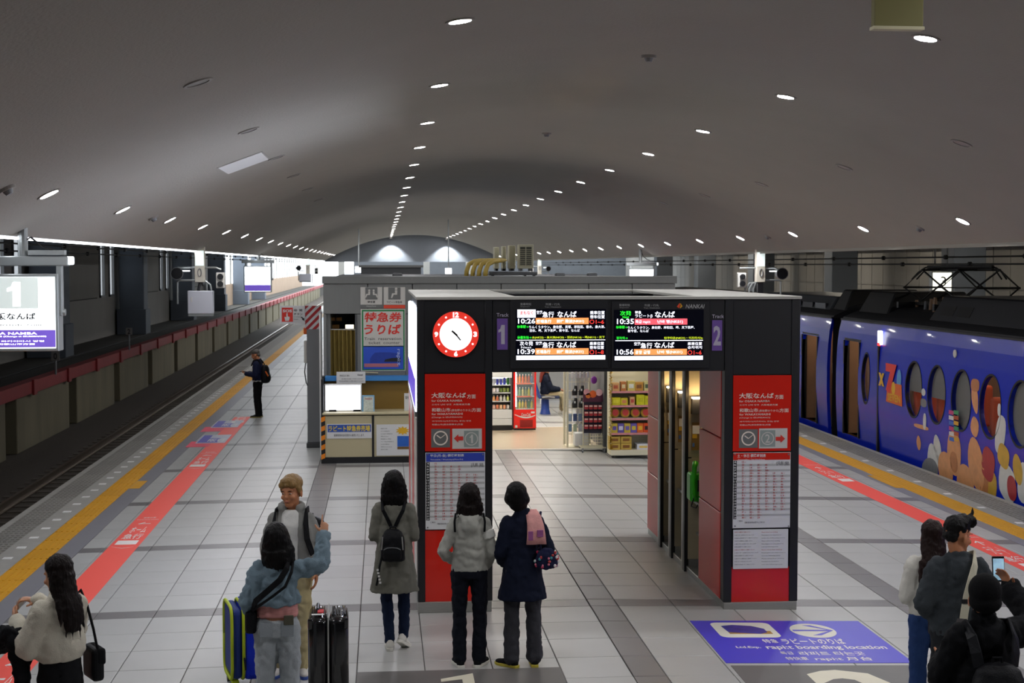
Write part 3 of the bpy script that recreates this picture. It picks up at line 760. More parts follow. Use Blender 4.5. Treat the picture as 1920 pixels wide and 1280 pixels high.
# departure boards -----------------------------------------------------------------
E_w = mat('led_white', '#f2f4ff', .5, var=0, emit=1.3); E_o = mat('led_orange', '#ff9a55', .5, var=0, emit=.95); E_g = mat('led_green', '#2bff3a', .5, var=0, emit=1.0)
E_y = mat('led_yellow', '#e8ff2e', .5, var=0, emit=.9); E_r = mat('led_red', '#ff4036', .5, var=0, emit=.9); E_rb = mat('led_redbar', '#f4606e', .5, var=0, emit=.85)
M_scr = mat('screen_black', '#070814', .2, var=0, emit=.25)
def board(ox, fr, sc, lab, right):
    def q(zx, zy): return ox + zx / 4.0, 540 + zy / 4.0
    a = K(fr[0], fr[3], YK); c = K(fr[2], fr[3], YK)
    t = thing('departure_board', lab, 'display', ((a.x + c.x) / 2, YK, a.z))
    b = MB(); plate(b, YK - .006, *fr, t=.02); part(t, 'frame', b, M_kblk, bevel=.003)
    b = MB(); plate(b, YK - .010, *sc, t=.005); scn = part(t, 'screen', b, M_scr)
    Y = YK - .014
    L = {}
    def T(m, s, x0, y0, x1, y1, bo=.015):
        putpx(L.setdefault(m, MB()), s, Y, *q(x0, y0), *q(x1, y1), bo)
    bars = {}
    def B(m, x0, y0, x1, y1): plate(bars.setdefault(m, MB()), Y + .002, *q(x0, y0), *q(x1, y1), t=.002)
    hx = 0 if not right else None
    h = MB()
    X = (lambda v: v) if not right else (lambda v: v - 738)
    if not right:
        for s, r in (('発車時刻', (862, 110, 942, 130)), ('Departure', (865, 135, 933, 145)), ('列車 / 行先', (1052, 112, 1160, 131)), ('Train / Destination', (1045, 136, 1168, 146))): putpx(h, s, YK - .009, *q(*r[:2]), *q(*r[2:]))
        B(E_w, 840, 160, 978, 222); T(E_r, 'まもなく', 862, 170, 958, 200, .03)
        T(E_w, '空港', 985, 168, 1028, 195); T(E_w, '急行', 1028, 175, 1115, 220); T(E_w, 'なんば', 1140, 172, 1285, 219, .02); T(E_w, '乗車位置', 1385, 170, 1495, 197); T(E_w, '乘车位置', 1385, 201, 1495, 228)
        T(E_w, '10:26', 845, 228, 975, 266, .02); B(E_o, 978, 222, 1375, 271); T(E_w, '機場急行', 985, 236, 1095, 262); T(E_w, '前往 難波(NK01)', 1135, 234, 1340, 263); T(E_r, '○1~6', 1382, 236, 1490, 268)
        T(E_g, '停車駅→', 838, 277, 925, 301); T(E_w, 'りんくうタウン、泉佐野、貝塚、岸和田、春木、泉大津、', 930, 278, 1498, 303, .01); T(E_w, '羽衣、堺、天下茶屋、新今宮、なんば', 930, 306, 1308, 329, .01)
        T(E_g, '停靠车站→', 840, 358, 946, 381); T(E_y, '水(NK22)・泉大津(NK20)・羽衣(NK16)・堺(NK11)・天下', 950, 358, 1495, 382, .01); B(E_w, 832, 385, 1500, 393)
        T(E_w, '次々発', 858, 398, 958, 432); T(E_w, 'Next', 868, 436, 945, 452, 0); T(E_w, '空港', 978, 400, 1026, 426); T(E_w, '急行', 1028, 404, 1115, 449); T(E_w, 'なんば', 1135, 401, 1282, 447, .02)
        T(E_w, '乗車位置', 1382, 402, 1490, 428); T(E_w, '乘车位置', 1382, 432, 1490, 457); T(E_w, '10:39', 842, 456, 972, 495, .02); B(E_o, 975, 450, 1375, 499); T(E_w, '機場急行', 984, 463, 1088, 490); T(E_w, '前往 難波(NK01)', 1135, 462, 1338, 492); T(E_r, '○1~8', 1382, 463, 1488, 496)
        B(E_w, 832, 502, 1500, 539)
        T(mat('led_dim', '#8f93a8', .5, var=0, emit=.5), '南海電鉄をご利用いただきまして ありがとうございます', 1120, 511, 1495, 531, 0)
    else:
        for s, r in (('発車時刻', (124, 118, 203, 137)), ('Departure', (128, 142, 196, 152)), ('列車 / 行先', (314, 120, 421, 139)), ('Train / Destination', (308, 143, 428, 153))): putpx(h, s, YK - .009, *q(*r[:2]), *q(*r[2:]))
        T(E_g, '次発', 130, 170, 215, 206); T(E_g, 'Next', 150, 208, 198, 226, .02); T(E_w, '特急', 243, 170, 290, 193); T(E_w, 'ラピートβ', 243, 195, 374, 225); T(E_w, 'なんば', 392, 173, 542, 221, .02)
        T(E_w, '10:35', 107, 229, 235, 270, .02); B(E_rb, 240, 228, 635, 275); T(E_w, '특급 rapi:t', 246, 239, 358, 268); T(E_w, '난바 행(NK01)', 410, 238, 602, 267)
        T(E_g, '停車駅→', 100, 281, 187, 304); T(E_w, 'りんくうタウン、泉佐野、岸和田、堺、天下茶屋、', 190, 283, 690, 307, .01); T(E_w, '新今宮、なんば', 188, 309, 345, 332, .01)
        T(E_g, '정차역→', 103, 363, 188, 385); T(E_y, '린쿠타운(NK31)・이즈미사노', 462, 363, 752, 386, .01); B(E_w, 95, 388, 752, 397)
        T(E_w, '空港', 236, 404, 284, 430); T(E_w, '急行', 284, 409, 372, 452); T(E_w, 'なんば', 388, 404, 538, 449, .02); T(E_w, '乗車位置', 637, 404, 745, 428); T(E_w, '승차위치', 637, 432, 745, 456)
        T(E_w, '10:56', 105, 458, 232, 499, .02); B(E_o, 235, 455, 632, 502); T(E_w, '공항 급행', 244, 467, 356, 494); T(E_w, '난바 행(NK01)', 408, 466, 598, 494); T(E_r, '○1~6', 638, 466, 742, 499); B(E_w, 90, 506, 752, 541)
        putpx(h, 'NANKAI', YK - .009, *q(622, 121), *q(765, 152), .0, .25)
        for m, pl in (('logo_red', [(0, .35), (.45, 1.0), (.62, .8), (.42, .0)]), ('logo_gold', [(.5, .95), (.68, .95), (1, .42), (.62, 0), (.55, .15), (.68, .6)])):
            p0 = K(*q(556, 152), YK - .009); w_ = 44 / 4 * k; hh = 40 / 4 * k
            bb = MB().prism([(x * w_, y * hh) for x, y in pl], p0, ex, ez, ny, .001); part(t, 'logo', bb, mat(m, '#e2471f' if m == 'logo_red' else '#d9a21a', .5))
    letters(t, h, M_stripe)
    for m, mm in bars.items(): part(scn, 'text_bar', mm, m)
    for m, mm in L.items(): letters(scn, mm, m)
board(760, (957.5, 562, 1141, 691), (967, 579, 1136, 676), 'lit departure board for track 1, beside the clock', False)
board(1130, (1147, 564, 1331, 691), (1151, 580, 1319.5, 677), 'lit departure board for track 2 with operator logo above', True)
# ------------------------------------------------------------------ station building: ticket office and shop
WF = 26.3
M_bld = mat('building_grey', '#7c7e7c', .55, metal=.2, var=.06, scale=3, stretch=(6, 1, 1))
M_bldd = mat('building_dark', '#4c4e50', .6, var=.08)
M_cnt = mat('counter_beige', '#c3b894', .5, var=.05, scale=2)
M_gold = mat('gold_board', '#8a6c2a', .5, var=.1, scale=2)
M_cblue = mat('ledge_blue', '#3e8ad0', .5, var=.04)
M_cur = mat('curtain_gold', '#8f7a3a', .85, var=.25, scale=6, stretch=(1, 1, .15))
M_shopfl = mat('shop_floor', '#d9c9ae', .22, var=.03, scale=2)
M_shopw = mat('shop_white', '#e6e6e4', .5, var=.02)
bx0, bx1, by1, btop = -1.06, 5.42, 40.0, 3.30
bld = thing('station_building', 'grey flat-roofed station building behind the kiosk', 'building', (2.2, WF, 0))
def bp(n, m, *a, **k): return part(bld, n, MB().box(*a), m, **k)
for i in range(8):                                     # fascia panels
    x0 = bx0 + i * .81; x1 = min(x0 + .80, bx1)
    bp('fascia_panel', M_bld, x0, WF, 2.62, x1 - .004, WF + .12, 3.16, bevel=.004)
bp('roof_edge', M_bld, bx0 - .02, WF - .03, 3.165, bx1 + .02, WF + .2, btop, bevel=.006)
bp('roof_slab', M_bldd, bx0, WF + .2, 3.15, bx1, by1, 3.25)
bp('wall_panel', M_bld, -.455, WF, 1.48, .42, WF + .12, 2.61, bevel=.004); bp('wall_panel', M_bld, .425, WF, 1.48, 1.3, WF + .12, 2.61, bevel=.004)
bp('wall_panel', M_bld, bx0, WF, 0, 1.3, WF + .12, 1.475)
bp('window_jamb', M_bld, bx0, WF, 1.48, bx0 + .05, WF + .12, 2.61); bp('window_jamb', M_bldd, -.49, WF - .01, 1.48, -.455, WF + .12, 2.61)
bp('side_wall', M_bld, bx0, WF + .12, 0, bx0 + .12, by1, 3.15); bp('side_wall', M_bld, bx1 - .12, WF + .12, zf(bx1), bx1, by1, 3.15)
bp('inner_wall', M_shopw, 1.25, WF + .12, 0, 1.35, 30.0, 3.15)
bp('office_back', M_bldd, bx0 + .12, 29, 0, 1.25, 29.1, 3.15)
bp('shop_side_wall', M_bldd, 4.24, 27.0, zf(4.24), 5.3, 27.12, 2.62); bp('shop_post', M_bldd, 4.18, 26.9, zf(4.2), 4.3, 30.8, 2.62)
bp('back_wall', mat('waiting_grey', '#9a9ca0', .6), 1.35, 37.0, 0, 5.3, 37.1, 3.15)
bp('shop_ceiling', M_shopw, 1.35, WF + .12, 2.75, 5.3, 37, 2.8)
bp('shop_threshold', mat('threshold_pale', '#f0eee4', .4), 1.3, 27.09, -.02, 4.2, 27.16, .006)
bp('shop_floor_sheet', M_shopfl, 1.35, 27.16, -.03, 4.2, 30.8, .003)
bp('shop_threshold', mat('threshold_pale', '#f0eee4', .4), 1.3, 30.8, -.03, 4.3, 30.86, .006)
for i in range(3):
    for j in range(3):
        bp('ceiling_panel_light', mat('shop_lamp', '#ffffff', .4, var=0, emit=42, ecol='#fff7ea'), 1.9 + i * 1.2, 27.9 + j * 3.0, 2.70, 2.1 + i * 1.2, 29.1 + j * 3.0, 2.74)
for i, x in enumerate((3.62, 3.74)): bp('white_pole', M_white, x + .4, 36.5, -.05, x + .44, 36.54, 2.7)
# things on the roof: outdoor air-conditioning units, hoses, boxes
M_ac = mat('ac_ivory', '#a9a58c', .6, var=.06); M_acg = mat('ac_grille', '#3a3a30', .7, var=.1)
M_hose = mat('hose_ochre', '#a58d3c', .6, var=.15, scale=20)
acs = [(927, 936), (942, 949), (954.5, 966.5), (973, 1000.5)]
for k, (a, c) in enumerate(acs):
    Y = 31.4 - k * .45; x0 = K(a, 480, Y).x; x1 = K(c, 480, Y).x; zt = K(a, 463 - k * 1.6, Y).z; zb = K(a, 503.5, Y).z
    t = thing('air_conditioner', ['ivory air-conditioning unit on the roof, farthest of four', 'narrow ivory air-conditioning unit, second farthest of four', 'ivory air-conditioning unit with small dark logo, third of four', 'large ivory air-conditioning unit with two dark grilles, nearest of four'][k], 'air conditioner', ((x0 + x1) / 2, Y, zb), 0, 'roof air conditioners')
    part(t, 'cabinet', MB().box(x0, Y, zb, x1, Y + .38, zt), M_ac, bevel=.01)
    w = x1 - x0
    n = 2 if k == 3 else 1
    for i in range(n):
        g0 = x0 + w * (.08 + i * .42) if n == 2 else x0 + w * .2; g1 = g0 + (w * .36 if n == 2 else w * .6)
        gg = part(t, 'grille', MB().box(g0, Y - .008, zb + .06, g1, Y, zt - .05), M_acg if k == 3 else M_ac)
        for j in range(9): part(gg, 'grille_bar', MB().box(g0, Y - .014, zb + .07 + j * .04, g1, Y - .008, zb + .08 + j * .04), M_ac)
    part(t, 'foot', MB().box(x0 + .02, Y + .03, zb - .05, x0 + .08, Y + .35, zb), M_bldd); part(t, 'foot', MB().box(x1 - .08, Y + .03, zb - .05, x1 - .02, Y + .35, zb), M_bldd)
a = K(917, 521, 29.9); c = K(1008, 505, 29.9)
pl = thing('roof_platform', 'dark steel stand under the roof air conditioners', 'stand', ((a.x + c.x) / 2, 30.4, 3.25))
part(pl, 'deck', MB().box(a.x, 29.9, c.z - .12, c.x, 31.9, c.z - .05), M_bldd, bevel=.01)
for x in (a.x + .05, c.x - .1):
    for y in (29.95, 31.8): part(pl, 'leg', MB().box(x, y, 3.25, x + .06, y + .06, c.z - .12), M_bldd)
for i in range(4):
    x = K(876 + i * 10.5, 519, 29.3 + .12 * i).x; Y = 29.3 + .12 * (3 - i)
    z0 = 3.24; ztop = K(890, 490, Y).z
    p = [(x, Y, z0), (x + .01, Y, z0 + .14), (x + .06, Y + .05, ztop - .06), (x + .18, Y + .15, ztop), (x + .34, Y + .5, ztop + .02), (K(955, 485, 31).x - .1, 31.0 + i * .1, ztop + .03)]
    solo('insulated_hose', MB().tube(p, .048, 10), M_hose, 'ochre insulated hose rising from the roof, %s from the signs' % ORD[i], 'hose', (x, Y, z0), 'ochre roof hoses', smooth=True)
for k, q in enumerate([(745, 516), (1050, 518), (1110, 518)]):
    P = K(*q, 28.5)
    solo('roof_lamp_box', MB().rbox((P.x, 28.5, 3.30), .2, .16, .09, .03), M_bldd, 'small dark dome on the building roof, %s' % ['behind the ticket signs', 'right of the air conditioners', 'rightmost one'][k], 'roof fitting')
# ticket counter ------------------------------------------------------------------
YC = 25.5
ct = thing('ticket_counter', 'beige ticket counter with black frame under the poster wall', 'counter', (-.1, YC, 0))
def cp(n, m, *a, **k): return part(ct, n, MB().box(*a), m, **k)
cp('plinth', M_black, -1.08, YC, 0, 1.2, WF - .01, .11)
for x in (-1.08, -.19, .62): cp('frame_post', M_black, x, YC, .11, x + .07 if x < -1 else x + .04, YC + .05, .86)
cp('front_panel', M_cnt, -1.01, YC + .012, .11, -.19, YC + .05, .84); cp('front_panel', M_cnt, -.15, YC + .012, .11, .62, YC + .05, .84); cp('front_panel', M_cnt, .66, YC + .012, .11, 1.2, YC + .05, .84)
cp('side_panel', M_black, -1.08, YC + .05, .11, -1.04, WF - .01, 1.48)
cp('counter_top', M_cnt, -1.06, YC - .03, .86, 1.2, WF - .02, .895, bevel=.006)
cp('back_board', M_gold, -1.03, WF - .16, .895, 1.2, WF - .12, 1.42)
cp('ledge', M_cblue, -1.03, WF - .32, 1.42, 1.2, WF - .02, 1.50, bevel=.006)
cp('frame_post', M_black, -1.08, WF - .35, .86, -1.04, WF - .02, 1.50)
M_haz = mat('hazard_orange', '#f08a12', .5, var=.03)
b = MB().box(-1.082, YC - .006, .02, -1.012, YC, .86); hz = part(ct, 'hazard_tape', b, M_black)
for i in range(5):
    z = .07 + i * .165
    part(hz, 'hazard_stripe', MB().prism([(0, 0), (.07, .03), (.07, .115), (0, .085)], (-1.082, YC - .006, z), (1, 0, 0), (0, 0, 1), (0, -1, 0), .003), M_haz)
def sign(name, label, cat, Y, r, m, lines=(), t=.012, group=None):
    """flat sign on plane Y: pixel rectangle r; lines (text, rect, material, bold, shear)"""
    a = K(r[0], r[3], Y); c = K(r[2], r[3], Y)
    o = thing(name, label, cat, ((a.x + c.x) / 2, Y, a.z), 0, group)
    b = MB(); plate(b, Y, *r, t=t); part(o, 'panel', b, m)
    L = {}
    for s, q, mm, bo, sh in lines: putpx(L.setdefault(mm, MB()), s, Y - .003, *q, bold=bo, shear=sh)
    for mm, b in L.items(): letters(o, b, mm)
    return o
M_yl = mat('print_yellow', '#f2d531', .5); M_sblue = mat('sign_blue', '#2e56b0', .5, var=.05)
def addplate(o, n, Y, r, m, t=.003): b = MB(); plate(b, Y, *r, t=t); return part(o, n, b, m)
o = sign('counter_sign', 'white and blue ticket sales sign on the counter front', 'sign', YC, (613, 794, 697, 822), M_paper)
addplate(o, 'heading', YC - .003, (614.5, 795.5, 695.5, 810), M_sblue)
b = MB(); putpx(b, 'ラピート特急券売場', YC - .006, 616, 797, 694, 809, .02); letters(o, b, M_yl)
b = MB(); putpx(b, '発車時刻の20分前から発売いたします。', YC - .005, 626, 813, 684, 818.5); letters(o, b, M_kprint)
o = sign('counter_poster', 'white poster with blue train picture on the counter front', 'poster', YC, (706, 795, 778, 854), M_paper)
b = MB()
for i in range(9): putpx(b, ['特急券のご案内', 'ラピート号は全車指定席です', 'なんばまで最速34分', '料金表 Limited express'][i % 4], YC - .004, 714, 802 + i * 4.9, 726 + (i * 5 % 13), 804.4 + i * 4.9)
letters(o, b, M_pgrey)
addplate(o, 'train_picture', YC - .003, (745, 817, 778, 837), mat('poster_sky', '#2b66c4', .4, var=.2, scale=9)); addplate(o, 'picture_foot', YC - .003, (745, 837, 778, 842), mat('poster_brown', '#7a5a2c', .5))
pt = K(755, 807, YC - .004); st = []
for i in range(20):
    w = 2 * PI * i / 20; q = (.1 if i % 2 else .06); st.append((q * 1.3 * math.cos(w), q * .8 * math.sin(w)))
part(o, 'star_burst', MB().prism(st, pt, (1, 0, 0), (0, 0, 1), (0, -1, 0), .002), mat('burst_gold', '#e8b526', .5))
o = thing('monitor', 'glowing white computer monitor on the ticket counter', 'monitor', (-.7, 25.75, .895))
Ym = 25.75
b = MB(); plate(b, Ym, 608.5, 719, 678, 771.5, t=.05); part(o, 'bezel', b, M_shopw, bevel=.006)
b = MB(); plate(b, Ym - .004, 611, 722, 675.5, 769, t=.004); part(o, 'screen', b, mat('monitor_glow', '#ffffff', .4, var=0, emit=2.6, ecol='#eef2ff'))
part(o, 'stand', MB().box(-.95, 25.72, .895, -.82, 25.9, .93), M_black); part(o, 'stand', MB().box(-.52, 25.72, .895, -.39, 25.9, .93), M_black)
o = thing('leaflet_holder', 'pale blue leaflet holder beside the monitor', 'leaflet', (-.25, 25.7, .895))
b = MB(); plate(b, 25.7, 679, 741, 702, 773.3, t=.05); part(o, 'holder', b, mat('leaflet_blue', '#7fb6dd', .4, var=.05), bevel=.004)
b = MB(); plate(b, 25.69, 681.5, 743, 700, 771, t=.008); part(o, 'leaflet', b, mat('leaflet_art', '#cfe0cf', .5, var=.5, scale=30))
b = MB(); putpx(b, 'OSAKA', 25.687, 684, 746, 698, 749, .02); letters(o, b, M_rprint)
o = sign('small_notice', 'small white card at the right end of the counter top', 'notice', 25.8, (758, 737, 769, 773), M_paper, [('案内', (760, 742, 766, 748), M_kprint, 0, 0)])
o = sign('paper_notice', 'white paper notice leaning on the blue ledge', 'notice', WF - .36, (631, 696.5, 685, 718.5), M_paper, [('券売窓口のご案内', (637, 702, 655, 706), M_kprint, 0, 0), ('営業時間 7:00-22:00', (640, 709, 680, 711), M_kprint, 0, 0), ('Closed', (670, 701, 680, 704), M_kprint, .03, 0), ('特急券は券売機でもお買い求めいただけます', (636, 713, 682, 715.5), M_kprint, 0, 0)])
solo('wooden_rod', MB().cyl(K(685, 698, WF - .05), K(709, 699, WF - .05), .012, n=8), M_cnt, 'thin pale rod above the paper notice', 'rod')
# window with curtain
cu = thing('curtain', 'pleated gold curtain behind the ticket office window', 'curtain', (-.76, WF + .2, 1.45))
vs = []; n = 80
for j in (0, 1, 2, 3):
    z = 1.45 + j * .29
    for i in range(n + 1):
        u = i / n; pin = 1 if j == 3 else 1.15
        vs.append((-1.0 + .54 * u, WF + .2 + .035 * pin * math.sin(u * 44 + j * .25) + .012 * math.sin(u * 17 + j), z))
b = MB().add(vs, [(j * (n + 1) + i, j * (n + 1) + i + 1, (j + 1) * (n + 1) + i + 1, (j + 1) * (n + 1) + i) for j in range(3) for i in range(n)])
part(cu, 'cloth', b, M_cur, smooth=True)
part(cu, 'curtain_wire', MB().cyl((-1.02, WF + .19, 2.33), (-.46, WF + .19, 2.32), .008, n=6), M_white)
for i, (x, z, w, h) in enumerate(((-.92, 2.50, .09, .06), (-.8, 2.50, .09, .06), (-.86, 2.36, .12, .07))):
    solo('carton', MB().box(x - w / 2, WF + .6, z - h / 2, x + w / 2, WF + .8, z + h / 2), mat('carton_tan', '#a6743a', .7), 'small tan box seen above the curtain, %s' % ['upper one at the window edge', 'upper one beside it', 'lower one'][i], 'box')
solo('office_lamp', MB().box(-.68, WF + .7, 2.32, -.53, WF + .75, 2.39), mat('office_glow', '#fff2cc', .5, var=0, emit=3), 'small glowing lamp seen above the curtain', 'lamp')
bp('office_shelf', M_bldd, bx0 + .12, WF + .6, 2.28, 1.2, WF + .9, 2.31)
# pictogram signs
YS = WF - .014
def seated(o, cx, cy, s, flip, m):
    k_ = YS / F_PX; f_ = -1 if flip else 1
    def P2(x, y): return (K(cx, cy, YS - .004) + Vector((f_ * x * s * k_, 0, y * s * k_)))
    b = MB(); h = P2(1.5, 7.5); b.cyl(h, h + Vector((0, -.002, 0)), 2.1 * s * k_, n=16)
    b.prism([(f_ * x * s * k_, y * s * k_) for x, y in [(-.5, 5), (3.5, 5), (3, -2), (-2.5, -2), (-5, -7.5), (-7, -7), (-5, .2), (-.2, .6)]], K(cx, cy, YS - .004), (1, 0, 0), (0, 0, 1), (0, -1, 0), .002)
    return part(o, 'seated_figure', b, m)
o = sign('waiting_room_sign', 'white waiting room sign with two seated figures', 'sign', YS, (676, 538, 716.5, 571), M_lgrey, [('待合室', (689, 563.5, 703.5, 568), M_kprint, .02, 0)])
addplate(o, 'pictogram', YS - .003, (685, 538.5, 707.8, 561.5), M_pgrey)
addplate(o, 'footer', YS - .003, (676, 571, 716.5, 577.5), M_pgrey)
seated(o, 691, 551, .9, False, M_lgrey); seated(o, 702, 551, .9, True, M_lgrey)
b = MB(); putpx(b, 'Waiting Room', YS - .006, 687, 572.5, 705, 575.5); letters(o, b, M_lgrey)
o = sign('reserved_seat_sign', 'white limited express ticket sign with one reclining figure and red foot', 'sign', YS, (719.5, 538, 759.7, 571), M_lgrey, [('ラピート特急券', (725, 564, 754, 568.5), M_kprint, .01, 0)])
addplate(o, 'pictogram', YS - .003, (728, 538.5, 751, 561.5), M_pgrey); addplate(o, 'footer', YS - .003, (719.5, 571.5, 759.7, 578), mat('foot_red', '#e2492f', .5))
seated(o, 741, 550, 1.15, False, M_lgrey)
o = sign('ticket_poster', 'tall green-edged train reservation poster with blue train picture', 'poster', YS, (677, 579, 760, 695.5), M_lgrey, t=.014)
addplate(o, 'green_border', YS - .002, (679, 580.5, 758.5, 694), mat('poster_green', '#17834a', .5), t=.002); addplate(o, 'white_field', YS - .004, (681.5, 583.5, 756, 650), M_lgrey, t=.002)
addplate(o, 'picture_field', YS - .004, (681.5, 648, 756, 692), mat('poster_blue', '#2f57c9', .4, var=.15, scale=3), t=.002)
b = MB(); putpx(b, '特急券', YS - .006, 683.5, 585, 753, 604, .025, .12); putpx(b, 'うりば', YS - .006, 683, 607.5, 752, 627, .03, .12); letters(o, b, mat('poster_red', '#e0362a', .5))
b = MB(); putpx(b, 'Train  reservation', YS - .006, 683, 632, 752.5, 637.5, 0, .0); putpx(b, 'ticket  counter', YS - .006, 691, 639.5, 749.5, 645, 0); letters(o, b, M_kprint)
k_ = YS / F_PX
tr = [(694, 680), (694, 672), (698, 666), (703, 661), (712, 660.5), (730, 660.5), (745, 662.5), (751, 668), (751, 680)]
O = K(694, 680, YS - .006)
part(o, 'train_picture', MB().prism([((x - 694) * k_, (680 - y) * k_) for x, y in tr], O, (1, 0, 0), (0, 0, 1), (0, -1, 0), .001), mat('poster_train', '#2340a0', .4, var=.2, scale=20))
part(o, 'dark_windows', MB().prism([((x - 694) * k_, (680 - y) * k_) for x, y in [(720, 678), (722, 674), (735, 671), (750, 671), (751, 678)]], O + Vector((0, -.001, 0)), (1, 0, 0), (0, 0, 1), (0, -1, 0), .001), M_kprint)
addplate(o, 'platform_strip', YS - .0065, (683, 681, 747, 688), mat('poster_pink', '#b8707a', .5, var=.1, scale=20), t=.001)
b = MB()
a = K(751, 654, YS - .008); put(b, 'rapi:t', a, (0, 0, -1), (1, 0, 0), 0, -8 * k_, 31 * k_, 0, .01); letters(o, b, mat('print_pale_blue', '#b9c8ee', .5))
# ------------------------------------------------------------------ post with SOS sign
YP = 27.8
t = thing('equipment_post', 'square grey post with a red and white striped top panel', 'post', (-1.3, YP + .15, 0))
part(t, 'shaft', MB().box(-1.44, YP, .09, -1.16, YP + .3, 2.62), M_grey if False else mat('post_grey', '#85878a', .5, var=.04), bevel=.01)
part(t, 'base_plate', MB().box(-1.46, YP - .02, -.01, -1.14, YP + .32, .09), M_bldd, bevel=.01)
b = MB(); plate(b, YP - .012, 572, 573, 602.5, 617, t=.012); sp = part(t, 'striped_panel', b, M_paper)
for i in range(6):                                   # red diagonals clipped to the panel
    lo, hi = K(572, 617, YP - .014), K(602.5, 573, YP - .014); w, h = hi.x - lo.x, hi.z - lo.z; c0 = -h + i * .145
    sq = []
    def clip(poly):
        out = poly
        for (ax, lim, sg) in ((0, 0, 1), (0, w, -1), (1, 0, 1), (1, h, -1)):
            res = []
            for p, q in zip(out, out[1:] + out[:1]):
                ip, iq = (p[ax] - lim) * sg >= 0, (q[ax] - lim) * sg >= 0
                if ip: res.append(p)
                if ip != iq:
                    s = (lim - p[ax]) / (q[ax] - p[ax]); res.append((p[0] + (q[0] - p[0]) * s, p[1] + (q[1] - p[1]) * s))
            out = res
            if not out: break
        return out
    poly = clip([(c0, 0), (c0 + .075, 0), (c0 + .075 + h, h), (c0 + h, h)])
    if len(poly) > 2: part(sp, 'red_stripe', MB().prism(poly, lo, (1, 0, 0), (0, 0, 1), (0, -1, 0), .002), mat('stripe_red', '#b3262a', .5))
part(t, 'orange_lamp', MB().rbox((-1.47, YP + .1, 2.24), .07, .1, .13, .02), M_haz if False else mat('lamp_orange', '#e4641a', .4))
part(t, 'cable_box', MB().box(-1.5, YP + .05, 1.62, -1.44, YP + .2, 2.05), M_lgrey, bevel=.01)
part(t, 'cable', MB().tube([(-1.47, YP + .1, 1.62), (-1.49, YP + .08, 1.45), (-1.46, YP + .05, 1.25), (-1.43, YP - .01, 1.2)], .012, 6), M_black)
o = sign('emergency_sign', 'white SOS emergency button sign with red square on the striped post', 'sign', YP - .03, (525, 573, 571.8, 607), M_paper, t=.03)
addplate(o, 'red_square', YP - .033, (528.5, 576.5, 549, 603), mat('sos_red', '#e03224', .5))
b = MB(); putpx(b, 'SOS', YP - .037, 530, 580, 547.5, 585.5, .04); hp = K(538, 600, YP - .036); kk = YP / F_PX
b.prism([(x * kk, y * kk) for x, y in [(-3, -1.5), (3.5, -1.5), (5, 3), (5, 6), (1.5, 7), (1.2, 13), (-1, 13), (-1, 5), (-3.5, 6.5), (-4.5, 5)]], hp, (1, 0, 0), (0, 0, 1), (0, -1, 0), .001)
letters(o, b, M_paper)
b = MB(); putpx(b, '非 常', YP - .034, 551, 579, 567, 584, .01); putpx(b, 'ボタン', YP - .034, 551, 586, 567, 591, .01); putpx(b, 'Emergency', YP - .034, 551, 593, 565, 595); putpx(b, 'button', YP - .034, 551, 597, 559, 599)
ar = K(566, 598, YP - .034); b.prism([(x * kk, y * kk) for x, y in [(-2, 3), (1, .5), (0, -.8), (4.5, -3.5), (4.5, 2), (3, 1.5), (0, 4.5)]], ar, (1, 0, 0), (0, 0, 1), (0, -1, 0), .001); letters(o, b, M_kprint)
solo('conduit_pole', MB().cyl((-1.13, 26.6, .0), (-1.13, 26.6, 2.62), .022, n=10), M_white, 'thin white pole at the corner of the ticket office', 'pole')
# ------------------------------------------------------------------ shop goods
YF = 30.3
def hexr(rng, L): return rng.choice(L)
_prod = {}
def pm(h): return mat('goods_' + h, '#' + h, .45, var=.18, scale=30)
def bottle(name, x, y, z, h, r, hexc, lab, grp, cap='f4f4f0', can=False):
    key = (round(h, 2), round(r, 3), can)
    if key not in _prod:
        b = MB()
        if can: b.loft([(0, 0, 0, r * .85, r * .85), (0, 0, h * .05, r, r), (0, 0, h * .92, r, r), (0, 0, h, r * .8, r * .8)], 10)
        else: b.loft([(0, 0, 0, r * .9, r * .9), (0, 0, h * .04, r, r), (0, 0, h * .6, r, r), (0, 0, h * .78, r * .5, r * .5), (0, 0, h * .86, r * .36, r * .36)], 10)
        c = MB().cyl((0, 0, h * .86), (0, 0, h), r * .42, n=10)
        _prod[key] = (b, c)
    b, c = _prod[key]
    t = thing(name, lab, 'can' if can else 'bottle', (x, y, z), 0, grp)
    obj('vessel', b.mesh('vessel'), pm(hexc), t, True)
    if not can: obj('cap', c.mesh('cap'), pm(cap), t)
    return t
rng = random.Random(11)
# red drinks fridge
fx0, fx1 = 2.77, 3.25
M_fred = mat('fridge_red', '#e8231c', .3, var=.04)
fr = thing('drinks_fridge', 'red glass-fronted drinks fridge with white script logo', 'fridge', ((fx0 + fx1) / 2, YF, zf(3) + .01))
zb = zf(3.0) + .005
part(fr, 'plinth', MB().box(fx0 + .01, YF + .01, zb, fx1 - .01, YF + .58, zb + .05), M_black)
part(fr, 'lower_cabinet', MB().box(fx0, YF, zb + .05, fx1, YF + .6, .44), M_fred, bevel=.01)
part(fr, 'back', MB().box(fx0, YF + .55, .44, fx1, YF + .6, 1.85), M_fred)
part(fr, 'side', MB().box(fx0, YF, .44, fx0 + .04, YF + .55, 1.85), M_fred); part(fr, 'side', MB().box(fx1 - .04, YF, .44, fx1, YF + .55, 1.85), M_fred)
part(fr, 'top', MB().box(fx0, YF, 1.85, fx1, YF + .6, 2.0), M_fred)
part(fr, 'back_liner', MB().box(fx0 + .04, YF + .53, .44, fx1 - .04, YF + .55, 1.85), mat('liner_teal', '#3c7f86', .5))
fz = (.455, .725, 1.0, 1.28)
